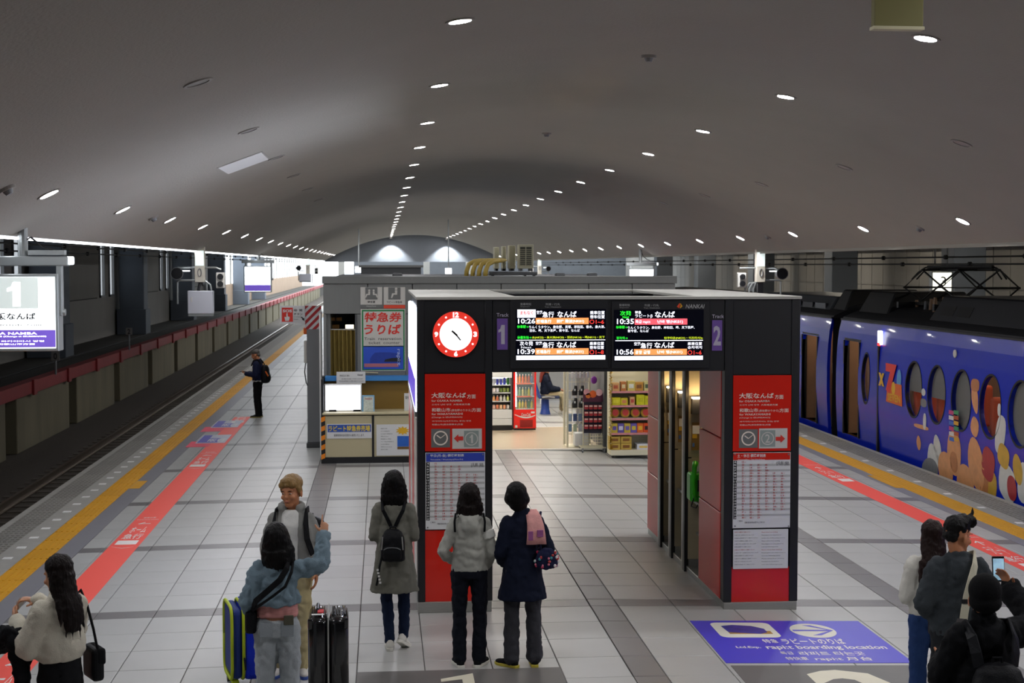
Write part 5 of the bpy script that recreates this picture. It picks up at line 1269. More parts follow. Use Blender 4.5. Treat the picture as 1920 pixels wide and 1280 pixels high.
part(t, 'picture_ground', MB().prism([(-.2, 13.36), (.22, 13.36), (.22, 13.47), (-.2, 13.47)], O + Vector((0, 0, .0015)), sl, (0, 1, 0), (0, 0, 1), .001), mat('picture_ochre', '#b3893c', .5, var=.2, scale=20))
part(t, 'picture_train', MB().prism([(-.2, 13.42), (.1, 13.36), (.18, 13.42), (.18, 13.55), (.08, 13.66), (-.1, 13.70), (-.22, 13.66)], O + Vector((0, 0, .0026)), sl, (0, 1, 0), (0, 0, 1), .001), mat('picture_train_blue', '#3a3f9e', .4, var=.6, scale=14))
O2 = Vector((4.15, 13.49, zf(4.15) + .0045))
part(t, 'arrow_disc', MB().prism([(.22 * math.cos(i * PI / 18), .27 * math.sin(i * PI / 18)) for i in range(36)], O2, sl, (0, 1, 0), (0, 0, 1), .0015), mat('floor_cream', '#ebe8da', .5))
b = MB(); O3 = O2 + Vector((0, 0, .0018))
b.prism([(-.2, -.025), (.15, -.025), (-.05, -.18), (.03, -.18), (.2, 0), (.03, .2), (-.05, .2), (.15, .025), (-.2, .025)], O3, sl, (0, 1, 0), (0, 0, 1), .001); part(t, 'arrow_mark', b, M_fblue)
b = MB()
floorput(b, '特急', 3.55, 13.03, 3.69, 13.17, .01, h=.0055); floorput(b, 'ラピートのりば', 3.73, 12.99, 4.33, 13.19, .02, h=.0055)
floorput(b, 'Ltd.Exp.', 3.24, 12.83, 3.47, 12.92, .02, h=.0055); floorput(b, 'rapi:t boarding location', 3.52, 12.78, 4.66, 12.95, .02, h=.0055)
floorput(b, '특급', 3.6, 12.63, 3.72, 12.73, .01, h=.0055); floorput(b, '라피트 타는곳', 3.77, 12.60, 4.38, 12.73, .015, h=.0055)
floorput(b, '特快車', 3.6, 12.44, 3.80, 12.55, .01, h=.0055); floorput(b, 'rapi:t 月台', 3.86, 12.41, 4.39, 12.55, .015, h=.0055)
letters(t, b, M_fw)
# ------------------------------------------------------------------ blue train on track 2
M_tblu = mat('train_blue', '#0826b4', .25, var=.05, scale=1, coat=.12, spec=.4)
M_tdark = mat('train_roof', '#1c1d22', .6, var=.15, scale=3)
M_tgasket = mat('train_gasket', '#0b0c12', .5)
M_tcov = mat('roof_cover_silver', '#54585f', .45, metal=.4, var=.15)
M_tcov2 = mat('roof_cover_dark', '#23252c', .55, var=.12)
M_wood = mat('vestibule_wood', '#8a6a50', .5, var=.15, scale=4)
M_seat = mat('seat_orange', '#c8562a', .7, var=.1)
M_blind = mat('window_blind', '#8a8a86', .6, var=.06, scale=30)
M_tglass = mat('train_glass', '#31373d', .03, var=0, alpha=.25)
M_inlamp = mat('train_lamp', '#ffffff', .5, var=0, emit=5, ecol='#ffdcb0')
XC = 11.25
prof_t = [(9.99, -1.0), (9.93, -.5), (9.90, -.2), (9.875, .15), (9.857, .5), (9.85, .85), (9.85, 1.2), (9.858, 1.5), (9.875, 1.8), (9.905, 2.08), (9.96, 2.32)]
def side_x(z):
    for (x0, z0), (x1, z1) in zip(prof_t, prof_t[1:]):
        if z0 <= z <= z1: return x0 + (x1 - x0) * (z - z0) / (z1 - z0)
    return prof_t[-1][0] if z > 2.3 else prof_t[0][0]
def side_wall(ya, yb, ovals, doors):
    outer = prof_t; inner = [(x + .07, z) for x, z in prof_t[::-1]]
    b = MB().prism([(x, z) for x, z in outer + inner], (0, ya, 0), (1, 0, 0), (0, 0, 1), (0, 1, 0), yb - ya)
    cut = MB()
    for (cy, cz, ry, rz) in ovals:
        cut.prism([(ry * math.cos(i * PI / 20), rz * math.sin(i * PI / 20)) for i in range(40)], (9.6, cy, cz), (0, 1, 0), (0, 0, 1), (1, 0, 0), .8)
    for (y0, y1, z0, z1) in doors:
        r = .12; pl = [(y0, z0), (y1, z0)] + [(y1 - r + r * math.cos(a), z1 - r + r * math.sin(a)) for a in (0, PI / 4, PI / 2)] + [(y0 + r - r * math.sin(a), z1 - r + r * math.cos(a)) for a in (0, PI / 4, PI / 2)]
        cut.prism(pl, (9.6, 0, 0), (0, 1, 0), (0, 0, 1), (1, 0, 0), .8)
    o = bpy.data.objects.new('side', b.mesh('side')); c = bpy.data.objects.new('cut', cut.mesh('cut')); _tmp.collection.objects.link(c)
    m = o.modifiers.new('b', 'BOOLEAN'); m.operation = 'DIFFERENCE'; m.object = c; m.solver = 'EXACT'
    me = evalmesh(o); _tmp.collection.objects.unlink(c); bpy.data.objects.remove(o); bpy.data.objects.remove(c)
    return me
def blob(b, cy, cz, ry, rz, rot=0.0, off=.006, n=20, pw=2.0):
    vs = [(side_x(cz) - off, cy, cz)]; R = 4
    for j in range(1, R + 1):
        for i in range(n):
            w = 2 * PI * i / n; e = 2 / pw; c, s = math.cos(w), math.sin(w)
            c = math.copysign(abs(c) ** e, c); s = math.copysign(abs(s) ** e, s)
            y = ry * c * j / R; z = rz * s * j / R
            yy = cy + y * math.cos(rot) - z * math.sin(rot); zz = cz + y * math.sin(rot) + z * math.cos(rot)
            vs.append((side_x(zz) - off, yy, zz))
    fs = [(0, 1 + (i + 1) % n, 1 + i) for i in range(n)]
    for j in range(R - 1):
        for i in range(n): fs.append((1 + j * n + i, 1 + j * n + (i + 1) % n, 1 + (j + 1) * n + (i + 1) % n, 1 + (j + 1) * n + i))
    return b.add(vs, fs)
def train_car(ya, yb, lab, ovals, doors, near):
    t = thing('train_car', lab, 'train', (XC, (ya + yb) / 2, -1.0))
    me = side_wall(ya, yb, [(y, z, ry, rz) for (y, z, ry, rz, *_) in ovals], doors)
    for v in me.vertices: v.co -= Vector(t.location)
    me.materials.clear(); obj('side_wall', me, M_tblu, t)
    part(t, 'far_wall', MB().box(12.55, ya, -1.0, 12.62, yb, 2.32), M_tblu)
    for y in (ya, yb - .05): part(t, 'end_wall', MB().box(9.99, y, -1.0, 12.55, y + .05, 2.32), M_tgasket)
    part(t, 'car_floor', MB().box(9.97, ya + .05, -.16, 12.55, yb - .05, -.1), M_tdark)
    rp = [(9.96, 2.30), (10.0, 2.38), (10.18, 2.46), (10.5, 2.60), (10.9, 2.68), (11.25, 2.70), (11.6, 2.68), (12.0, 2.60), (12.32, 2.46), (12.5, 2.38), (12.55, 2.30)]
    part(t, 'roof', MB().prism(rp, (0, ya, 0), (1, 0, 0), (0, 0, 1), (0, 1, 0), yb - ya), M_tdark)
    part(t, 'gutter', MB().box(9.94, ya, 2.315, 9.985, yb, 2.35), M_tgasket)
    part(t, 'inner_wall', MB().box(12.3, ya + .1, -.1, 12.36, yb - .1, 2.2), M_wood)
    part(t, 'ceiling_lamp', MB().box(10.9, ya + .6, 2.16, 11.2, yb - .6, 2.19), M_inlamp)
    for i, (y, z, ry, rz, bl) in enumerate(ovals):
        x = side_x(z)
        w = part(t, 'window', MB().disc((x + .055, y, z), (0, 1, 0), (0, 0, -1), ry * .99, rz * .99, 40), M_tglass)
        g = MB(); n = 40; vs = []
        for (s, dx) in ((1.0, .0), (1.07, -.006), (1.07, .02), (1.0, .06)):
            for k in range(n):
                a = 2 * PI * k / n; zz = z + rz * s * math.sin(a); vs.append((side_x(zz) + dx - .002, y + ry * s * math.cos(a), zz))
        g.add(vs, [(j * n + k, j * n + (k + 1) % n, ((j + 1) % 4) * n + (k + 1) % n, ((j + 1) % 4) * n + k) for j in range(4) for k in range(n)])
        part(w, 'window_gasket', g, M_tgasket)
        if bl:
            zl = z + rz - 2 * rz * bl; pl = []
            for k in range(41):
                a = 2 * PI * k / 40; pl.append((ry * 1.03 * math.cos(a), max(rz * 1.03 * math.sin(a), zl - z)))
            part(w, 'blind', MB().add([(x + .075, y + p, z + q) for p, q in pl[:-1]], [tuple(range(40))]), M_blind)
    for (y0, y1, z0, z1) in doors:
        part(t, 'door_sill', MB().box(9.9, y0, z0 - .02, 10.15, y1, z0), M_yellow)
        part(t, 'vestibule_wall', MB().box(10.9, y0 - .3, -.1, 10.95, y1 + .6, 2.1), M_wood)
        part(t, 'vestibule_wall', MB().box(9.98, y1 + .02, -.1, 10.9, y1 + .06, 2.1), M_wood)
        g = MB(); r = .05
        for (a, c, e, f) in ((y0 - r, y0, z0, z1), (y1, y1 + r, z0, z1), (y0 - r, y1 + r, z1, z1 + r)):
            g.box(9.855 if e < 1.8 else 9.885, a, e, 9.98, c, f)
        part(t, 'door_surround', g, M_tgasket)
        part(t, 'vestibule_lamp', MB().box(10.2, y0 + .2, 2.1, 10.6, y1 - .2, 2.13), mat('vestibule_glow', '#ffffff', .5, var=0, emit=4, ecol='#ffe6c8'))
        part(t, 'door_notice', MB().box(10.6, y1 + .005, .95, 10.75, y1 + .02, 1.2), M_paper)
    return t
ovN = [(28.62, 1.19, .24, .50, .0), (25.95, 1.19, .40, .50, .55), (24.84, 1.19, .40, .50, .58), (23.74, 1.19, .40, .50, 1.0), (22.56, 1.20, .40, .50, 0.0), (21.46, 1.19, .40, .50, 1.0), (20.36, 1.19, .40, .50, 1.0), (19.26, 1.19, .40, .50, .5)]
car = train_car(8.0, 30.55, 'near blue train car with oval windows and colourful artwork', ovN, [(29.1, 30.05, -.1, 1.9)], True)
car2 = train_car(31.2, 53.0, 'far blue train car seen beyond the coupling gap', [(34.6, 1.19, .4, .5, 1.0), (36, 1.19, .4, .5, 1.0)], [(32.0, 33.15, -.1, 1.88)], False)
part(car, 'gangway', MB().box(10.3, 30.5, -.6, 12.2, 30.88, 2.3), M_tgasket)
part(car2, 'gangway', MB().box(10.3, 30.88, -.6, 12.2, 31.25, 2.3), M_tgasket)
for z in (.2, .62, 1.05): part(car, 'jumper_box', MB().box(10.0, 30.62, z, 10.2, 30.8, z + .22), M_tcov)
part(car, 'door_groove', MB().box(9.846, 27.86, -.3, 9.89, 27.93, 1.9), M_tgasket)
ld = part(car, 'side_lamp', MB().rbox((9.86, 27.82, 2.06), .06, .16, .28, .015), mat('side_lamp_white', '#ffffff', .5, var=0, emit=3))
part(ld, 'red_lens', MB().box(9.825, 27.76, 1.9, 9.85, 27.88, 1.96), mat('side_lamp_red', '#ff3a3a', .5, var=0, emit=1.5))
part(car, 'round_cap', MB().cyl((9.87, 24.1, 1.97), (9.885, 24.1, 1.97), .07, n=18), M_lgrey)
for i, y in enumerate((26.35, 25.2, 22.9, 21.8)):        # seat rows seen through the windows
    for x in (10.25, 10.8):
        part(car, 'seat_back', MB().rbox((x, y, .95), .48, .14, .75, .06), M_seat); part(car, 'seat_cushion', MB().rbox((x, y - .26, .42), .48, .5, .16, .05), M_seat)
# artwork on the car side, as plain patches of colour
P_peach = mat('art_peach', '#d89a68', .35, var=.25, scale=9); P_tan = mat('art_tan', '#b9794a', .35, var=.3, scale=9); P_white = mat('art_white', '#cfd0cc', .35, var=.15, scale=12); P_yel = mat('art_yellow', '#c9a23c', .35, var=.25, scale=7); P_redp = mat('art_red', '#a8343a', .35, var=.2, scale=9); P_gry = mat('art_grey', '#787a7c', .35, var=.3, scale=12)
def art(px, py, wpx, hpx, m, rot=0.0, off=.006, pw=2.0):
    P = KX(px, py, 9.86); Q = KX(px + wpx, py, 9.86); R_ = KX(px, py - hpx, 9.86)
    b = MB(); blob(b, P.y, P.z, abs(P.y - Q.y), abs(R_.z - P.z), rot, off, pw=pw)
    return part(car, 'art_patch', b, m, smooth=True)
for a in [(1747, 862, 10, 30, P_white), (1740, 880, 16, 22, P_gry), (1757, 840, 7, 26, P_white), (1770, 880, 14, 34, P_peach), (1788, 850, 13, 42, P_peach), (1787, 866, 7, 20, P_tan), (1806, 905, 18, 36, P_peach), (1829, 870, 15, 52, P_peach),
          (1829, 800, 8, 20, P_peach), (1829, 745, 6, 32, P_peach), (1829, 722, 8, 12, P_tan), (1840, 905, 10, 30, P_tan), (1852, 870, 12, 32, P_redp), (1853, 905, 14, 36, P_yel), (1877, 815, 9, 38, P_white), (1875, 768, 3, 12, P_white),
          (1882, 855, 11, 22, P_yel), (1886, 905, 17, 42, P_white), (1895, 915, 9, 24, P_redp), (1908, 880, 9, 30, P_yel), (1917, 905, 10, 40, P_white), (1722, 830, 4, 14, P_peach), (1728, 800, 14, 4, P_peach), (1733, 735, 4, 7, P_white), (1733, 755, 6, 8, P_gry), (1735, 790, 3, 16, P_white)]:
    i_ = (a[0] * 7 + a[1] * 3) % 11; art(*a, rot=(i_ - 5) * .09 if a[3] > 14 else 0, off=.005 + .0006 * (i_ % 7), pw=1.5 + .15 * i_)
cb = ['#c23a7a', '#d9a52c', '#d8d8d4', '#3a9a62', '#3a6ac0', '#b0542a']
for r_ in range(6):
    for c_ in range(2):
        P = KX(1781 + c_ * 9, 768 + r_ * 10, 9.86); Q = KX(1790 + c_ * 9, 778 + r_ * 10, 9.86)
        b = MB(); xx = side_x((P.z + Q.z) / 2) - .009; b.add([(xx, P.y, P.z), (xx, Q.y, P.z), (xx, Q.y, Q.z), (xx, P.y, Q.z)], [(0, 1, 2, 3)]); part(car, 'art_check', b, mat('art_check' + cb[(r_ * 2 + c_ * 3) % 6], cb[(r_ * 2 + c_ * 3) % 6], .4))
P_org = mat('logo_orange', '#e2661e', .4, var=.1); P_lred = mat('logo_scarlet', '#e0301e', .4); P_lyel = mat('logo_yellow', '#e8b824', .4)
b = MB(); A = KX(1661, 752, 9.84); B_ = KX(1692, 722, 9.84)
b.prism([(0, 0), (A.y - B_.y, -.02), (A.y - B_.y - .05, B_.z - A.z), (.08, B_.z - A.z)], (9.842, A.y, A.z), (0, -1, 0), (0, 0, 1), (-1, 0, 0), .002); part(car, 'logo_panel', b, P_org)
def sput(mb, s, p0, p1, bold, x=9.838):
    A = KX(*p0, x); B_ = KX(*p1, x); put(mb, s, (x, A.y, A.z), (0, -1, 0), (0, 0, 1), 0, 0, A.y - B_.y, B_.z - A.z, bold)
b = MB(); sput(b, '7', (1660, 736), (1681, 684), .07); letters(car, b, P_lred)
b = MB(); sput(b, 'x', (1647, 722), (1658, 700), .06); sput(b, 'SEVEN', (1664, 750), (1688, 742), .03, 9.836); letters(car, b, P_lyel)
b = MB(); A = KX(1685, 712, 9.84); blob(b, A.y, A.z, .12, .2, 0, .009); part(car, 'logo_patch', b, mat('logo_sky', '#5a9ad0', .4, var=.2))
b = MB(); A = KX(1675, 728, 9.84); blob(b, A.y, A.z, .1, .13, 0, .011); part(car, 'logo_patch', b, P_lyel)
# roof equipment
def cover(t, x0, x1, y0, y1, z0, z1, m, name='roof_cover', sl=.25):
    b = MB().add([(x0, y0, z0), (x1, y0, z0), (x1, y1, z0), (x0, y1, z0), (x0 + sl, y0 + sl * .6, z1), (x1 - sl, y0 + sl * .6, z1), (x1 - sl, y1 - sl * .6, z1), (x0 + sl, y1 - sl * .6, z1)], [(0, 3, 2, 1), (4, 5, 6, 7), (0, 1, 5, 4), (1, 2, 6, 5), (2, 3, 7, 6), (3, 0, 4, 7)])
    return part(t, name, b, m, bevel=.03)
c1 = cover(car2, 10.2, 12.3, 32.2, 38.5, 2.44, 2.78, M_tcov)
for i in range(5): part(c1, 'cover_panel', MB().box(10.24, 32.6 + i * 1.0, 2.48, 10.30, 33.4 + i * 1.0, 2.62), M_tcov2 if i == 1 else M_tcov)
cover(car, 10.25, 12.25, 28.6, 30.4, 2.44, 2.95, mat('roof_black', '#121317', .6)); cover(car2, 10.25, 12.25, 31.3, 32.2, 2.44, 2.95, mat('roof_black', '#121317', .6))
c2 = cover(car, 10.2, 12.3, 19.0, 26.2, 2.44, 2.93, M_tcov2)
for i in range(2): part(c2, 'cover_grille', MB().obox((10.32, 25.5 - i * .75, 2.66), (0, 1, 0), Vector((.45, 0, .9)).normalized(), Vector((-.9, 0, .45)).normalized(), .3, .1, .012), M_tgasket)
for i in range(8):
    rr_ = random.Random(i); x, y = 10.4 + rr_.random() * 1.2, 26.5 + i * .26
    part(car, 'insulator', MB().cyl((x, y, 2.6), (x, y, 2.78 + rr_.random() * .12), .05, .03, 10), M_wood if i % 2 else M_tcov)
for y in (26.4, 28.3): part(car, 'roof_frame', MB().box(10.4, y, 2.64, 12.0, y + .1, 2.76), M_tgasket)
pg = part(car, 'pantograph', MB().box(10.75, 26.0, 2.7, 11.75, 28.6, 2.76), M_wire)
def pt(px, py, dx): q = KX(px, py, 11.2); return Vector((11.2 + dx, q.y, q.z))
for dx in (-.38, .42):
    for ch in ([(1764, 506), (1728.6, 538.5), (1780, 577)], [(1834, 506), (1869.6, 540), (1830, 575)], [(1764, 506), (1846, 574)], [(1834, 506), (1746, 576)]):
        part(pg, 'frame_bar', MB().tube([pt(x, y, dx) for x, y in ch], .02, 6), M_wire)
for q in ((1728.6, 538.5), (1869.6, 540), (1764, 506), (1834, 506)): part(pg, 'cross_bar', MB().cyl(pt(*q, -.4), pt(*q, .44), .02, n=6), M_wire)
part(pg, 'tie_bar', MB().cyl(pt(1728.6, 538.5, 0), pt(1869.6, 540, 0), .012, n=6), M_wire)
for y in (505, 500): part(pg, 'contact_strip', MB().cyl(pt(1740, y, 0), pt(1862, y, 0), .03, n=6), M_wire)
for s, xs in ((1, (1740, 1722, 1710)), (-1, (1862, 1878, 1887))):
    for k in (0, 9): part(pg, 'horn', MB().tube([pt(xs[0], 501, 0), pt(xs[0] - s * 6, 502, 0), pt(xs[1] + s * k, 510, 0), pt(xs[2] + s * k, 523, 0)], .016, 6), M_wire)
# sign of the next platform, and unseen lamps added to brighten the hall
Y3 = 43.0
a, c = K(1748.5, 556, Y3), K(1784, 511, Y3)
t = thing('platform_sign', 'glowing white sign with number 3 seen through the pantograph', 'sign', ((a.x + c.x) / 2, Y3, a.z))
part(t, 'case', MB().box(a.x - .03, Y3, a.z - .03, c.x + .03, Y3 + .2, c.z + .03), M_signf); part(t, 'lit_face', MB().box(a.x, Y3 - .006, a.z, c.x, Y3, c.z), mat('sign3_glow', '#ffffff', .5, var=0, emit=1.5, ecol='#fbfbe8'))
part(t, 'blue_band', MB().box(a.x, Y3 - .01, a.z, c.x, Y3 - .006, a.z + .13), mat('sign3_blue', '#4a9ae0', .5, var=.05, emit=.6))
b = MB(); put(b, '3', (a.x, Y3 - .012, a.z), (1, 0, 0), (0, 0, 1), .25, .32, .42, .62, 0); letters(t, b, M_kprint)
for x in (a.x + .1, c.x - .1): part(t, 'hanger', MB().cyl((x, Y3 + .1, c.z), (x, Y3 + .1, 7.0), .03, n=8), M_signf)
for k in range(8):
    y = 24 + k * 11
    t = thing('hall_fill_lamp', 'unseen long lamp added over the next platform, %s from the near end' % ORD[k], 'lamp', (18.5, y, 5.4), 0, 'unseen lamps added over the next platform')
    part(t, 'housing', MB().box(18.4, y - 1.2, 5.45, 18.6, y + 1.2, 5.52), M_grey); part(t, 'tube', MB().box(18.43, y - 1.15, 5.41, 18.57, y + 1.15, 5.45), mat('hall_fill_tube', '#ffffff', .5, var=0, emit=140, ecol='#fff2df'))
    part(t, 'hanger', MB().cyl((18.5, y, 5.5), (18.5, y, 7.0), .015, n=6), M_grey)
# far end of the platform
t = thing('stair_enclosure', 'grey boxy stair enclosure far down the platform', 'enclosure', (.35, 50, 0))
part(t, 'walls', MB().box(-.72, 50, 0, 1.35, 62, 3.42), M_bldd); part(t, 'roof', MB().box(-.8, 49.9, 3.42, 1.43, 62.1, 3.5), M_bld)
for k, (px, py, w, h, Y) in enumerate(((673, 505, 14, 12, 60), (841, 508, 12, 11, 62))):
    P = K(px, py, Y); q = Y / F_PX
    t = thing('platform_sign', 'tiny distant glowing sign %s' % ('left of the stair enclosure' if k == 0 else 'right of the stair enclosure'), 'sign', (P.x, Y, P.z - h * q / 2))
    part(t, 'lit_face', MB().box(P.x - w * q / 2, Y, P.z - h * q / 2, P.x + w * q / 2, Y + .15, P.z + h * q / 2), M_lit, bevel=.01); part(t, 'hanger', MB().cyl((P.x, Y + .07, P.z), (P.x, Y + .07, zc(P.x)), .03, n=6), M_signf)
for k, px in enumerate((640, 800, 880)):
    Y = 118.0; P = K(px, 500, Y)
    t = thing('column', 'pale slender column at the far end of the hall, %s' % ORD[k], 'column', (P.x, Y, 0), 0, 'pale far columns')
    part(t, 'shaft', MB().box(P.x - .25, Y, -.1, P.x + .25, Y + .5, 7.0), M_lgrey); part(t, 'base', MB().box(P.x - .35, Y - .1, -.1, P.x + .35, Y + .6, .3), M_conc)
# wall washers on the vault end wall
for k, x in enumerate((.6, 4.25)):
    t = thing('wall_washer', 'downlight throwing a scallop of light on the vault end wall, %s' % ('clock side' if k == 0 else 'train side'), 'spotlight', (x, 94.3, zc(x)))
    part(t, 'housing', MB().cyl((x, 94.3, zc(x)), (x, 94.3, zc(x) - .12), .1, n=14), M_ring)
    sd = bpy.data.lights.new('washer', 'SPOT'); sd.energy = 900; sd.spot_size = math.radians(100); sd.spot_blend = .5; sd.shadow_soft_size = .05; sd.color = (.93, .97, 1)
    so = bpy.data.objects.new('bulb', sd); COL.objects.link(so); so.parent = t; so.location = (0, 0, -.16); so.rotation_euler = (math.radians(12), 0, 0)
# ------------------------------------------------------------------ people
_tex = {}
def folds(scale):
    if scale not in _tex:
        t = bpy.data.textures.new('folds', 'CLOUDS'); t.noise_scale = scale; t.noise_depth = 2; t.noise_type = 'HARD_NOISE'; t.noise_basis = 'BLENDER_ORIGINAL'; _tex[scale] = t
    return _tex[scale]
def remesh(mb, vox, smooth=5, disp=0.0, ds=.12, dec=1.0):
    me = bpy.data.meshes.new('r'); me.from_pydata(mb.v, [], mb.f)
    bm = bmesh.new(); bm.from_mesh(me); bmesh.ops.recalc_face_normals(bm, faces=bm.faces); bm.to_mesh(me); bm.free()
    o = bpy.data.objects.new('r', me)
    m = o.modifiers.new('a', 'REMESH'); m.mode = 'VOXEL'; m.voxel_size = vox
    if smooth:
        s = o.modifiers.new('s', 'SMOOTH'); s.iterations = smooth; s.factor = .5
    if disp:
        d = o.modifiers.new('d', 'DISPLACE'); d.texture = folds(ds); d.strength = disp * 1.7; d.mid_level = .35; d.texture_coords = 'LOCAL'
        s = o.modifiers.new('s2', 'SMOOTH'); s.iterations = 1; s.factor = .5
    if dec < 1:
        q = o.modifiers.new('q', 'DECIMATE'); q.ratio = dec
    r = evalmesh(o); bpy.data.objects.remove(o); bpy.data.meshes.remove(me)
    return r
def cloth(name, h, rough=.85, bump=.25, bs=140, var=.1, scale=10): return mat(name, h, rough, var=var, scale=scale, bump=bump, bscale=bs, spec=.2)
M_skin = mat('skin', '#c68e6c', .5, var=.06, scale=20); M_skin2 = mat('skin_tan', '#b97a54', .5, var=.06, scale=20)
M_hblk = mat('hair_black', '#090707', .5, var=.4, scale=60, bump=.6, bscale=90, stretch=(1, 1, .06), spec=.18); M_hbrn = mat('hair_dark_brown', '#150d0b', .5, var=.5, scale=60, bump=.6, bscale=90, stretch=(1, 1, .06), spec=.18)
M_hbld = mat('hair_blond', '#8a6a38', .5, var=.35, scale=60, bump=.6, bscale=90, stretch=(1, 1, .1)); M_hgry = mat('hair_grey', '#55504a', .6, var=.3, scale=80)
M_eye = mat('eye_dark', '#15100e', .3); M_eyew = mat('eye_white', '#ded7d0', .4); M_lip = mat('lips', '#a05a4c', .5)
V = Vector
HS = 1.1        # head size
class Fig:
    """one person: local frame x to the person's right, y ahead, z up"""
    def __init__(s, label, loc, rz, h, name='person'):
        s.t = None; s.label = label; s.loc = loc; s.rz = rz; s.k = h / 1.70; k = s.k
        s.J = dict(hipL=V((-.085, 0, .88)), hipR=V((.085, 0, .88)), kneeL=V((-.095, .015, .48)), kneeR=V((.095, .015, .48)), ankL=V((-.10, -.02, .09)), ankR=V((.10, -.02, .09)),
                   shL=V((-.142, -.005, 1.335)), shR=V((.142, -.005, 1.335)), elL=V((-.205, -.03, 1.09)), elR=V((.205, -.03, 1.09)), wrL=V((-.22, .06, .90)), wrR=V((.22, .06, .90)),
                   neck=V((0, -.015, 1.43)), head=V((0, .005, 1.578)))
        s.hyaw = 0.0; s.hpitch = 0.0; s.hroll = 0.0; s.hd = {}; s.footyaw = {'L': .15, 'R': -.15}
        s.kids = []
    def set(s, **q):
        for a, b in q.items(): s.J[a] = V(b)
        return s
    def HM(s): return Matrix.Rotation(s.hyaw, 3, 'Z') @ Matrix.Rotation(s.hpitch, 3, 'X') @ Matrix.Rotation(s.hroll, 3, 'Y')
    def H(s, x, y, z): return s.J['head'] + s.HM() @ (V((x, y, z)) * HS)
    def limb(s, mb, pts, rs, n=12):
        pts = [s.J[p] if isinstance(p, str) else V(p) for p in pts]
        for i in range(len(pts)):
            mb.ell(pts[i], rs[i], rs[i], rs[i], 12, 8)
            if i: mb.cyl(pts[i - 1], pts[i], rs[i - 1], rs[i], n)
        return mb
    def hand(s, mb, side, d, n, curl=.5, point=False, thumb=.5):
        W = s.J['wr' + side]; d = V(d).normalized(); n = V(n); n = (n - d * n.dot(d)).normalized(); u = d.cross(n) * (-1 if side == 'L' else 1)
        M = Matrix((u, d, n)).transposed()
        mb.ell(W + d * .05, .038, .055, .016, 12, 8, M); mb.cyl(W - d * .02, W + d * .03, .027, .026, 10)
        for i, (o, L) in enumerate(((.029, .072), (.0098, .080), (-.0098, .074), (-.029, .058))):
            p = W + d * (.088 - abs(i - 1.2) * .004) + u * o; a = 0.0; q = d.copy()
            for j, f in enumerate((.45, .32, .23)):
                c = curl * (.55 if j == 0 else .9)
                if point and i == 0: c = .05
                if point and i > 0: c = 1.35
                a += c; q = d * math.cos(a) + n * math.sin(a)
                e = p + q * (L * f); r0 = .0094 - j * .0008; mb.ell(p, r0, r0, r0, 8, 6); mb.cyl(p, e, r0, r0 - .0006, 8); p = e
            mb.ell(p, .0078, .0078, .0078, 8, 6)
        p = W + d * .025 + u * .03; q = (d * .55 + u * .75 + n * thumb * .6).normalized()
        for j, L in enumerate((.036, .03)):
            e = p + q * L; mb.ell(p, .0115, .0115, .0115, 8, 6); mb.cyl(p, e, .0115 - j * .001, .010 - j * .001, 8); p = e; q = (q + d * .5 + n * thumb * .4).normalized()
        mb.ell(p, .009, .009, .009, 8, 6)
        s.hd[side] = W + d * .09 + n * .03
    def body(s, mb, hands=None, legs=True):
        J = s.J; M = s.HM()
        for c, r in (((0, -.012, .036), (.076, .094, .086)), ((0, .028, -.028), (.060, .066, .082)), ((0, .058, -.088), (.036, .032, .028)), ((0, .03, -.07), (.05, .055, .04)), ((0, .100, -.022), (.0115, .015, .014)),
                     ((0, .093, .002), (.0085, .012, .026)), ((.077, -.008, -.02), (.009, .02, .031)), ((-.077, -.008, -.02), (.009, .02, .031)), ((0, .075, .022), (.05, .018, .011)), ((.036, .068, -.032), (.024, .02, .02)), ((-.036, .068, -.032), (.024, .02, .02)), ((0, .087, -.058), (.02, .01, .012))):
            mb.ell(s.H(*c), r[0] * HS, r[1] * HS, r[2] * HS, 14, 10, M)
        s.limb(mb, ['neck', s.H(0, -.02, -.06)], [.056, .05])
        mb.loft([(0, 0, .84, .14, .10), (0, 0, .95, .145, .10), (0, 0, 1.06, .122, .088), (0, 0, 1.22, .135, .095), (0, 0, 1.32, .13, .082), (J['neck'].x * .5, J['neck'].y, 1.41, .065, .058)], 16)
        for q in 'LR':
            s.limb(mb, ['sh' + q, 'el' + q, 'wr' + q], [.045, .036, .027])
            if legs: s.limb(mb, ['hip' + q, 'knee' + q, 'ank' + q], [.068, .042, .032]); s.foot(mb, q, .9)
        if hands:
            for q, a in hands.items(): s.hand(mb, q, **a)
        return mb
    def foot(s, mb, q, f=1.0):
        A = s.J['ank' + q]; R = Matrix.Rotation(s.footyaw[q], 3, 'Z') @ Matrix.Rotation(s.J.get('tilt' + q, V((0, 0, 0))).x, 3, 'X')
        for c, r in (((0, -.01, -.03), (.036, .048, .05)), ((0, .06, -.055), (.036, .075, .03)), ((0, .12, -.06), (.038, .06, .025)), ((0, -.035, -.05), (.034, .035, .038))):
            mb.ell(A + R @ V(c), r[0] * f, r[1] * f, r[2] * f, 12, 8, R)
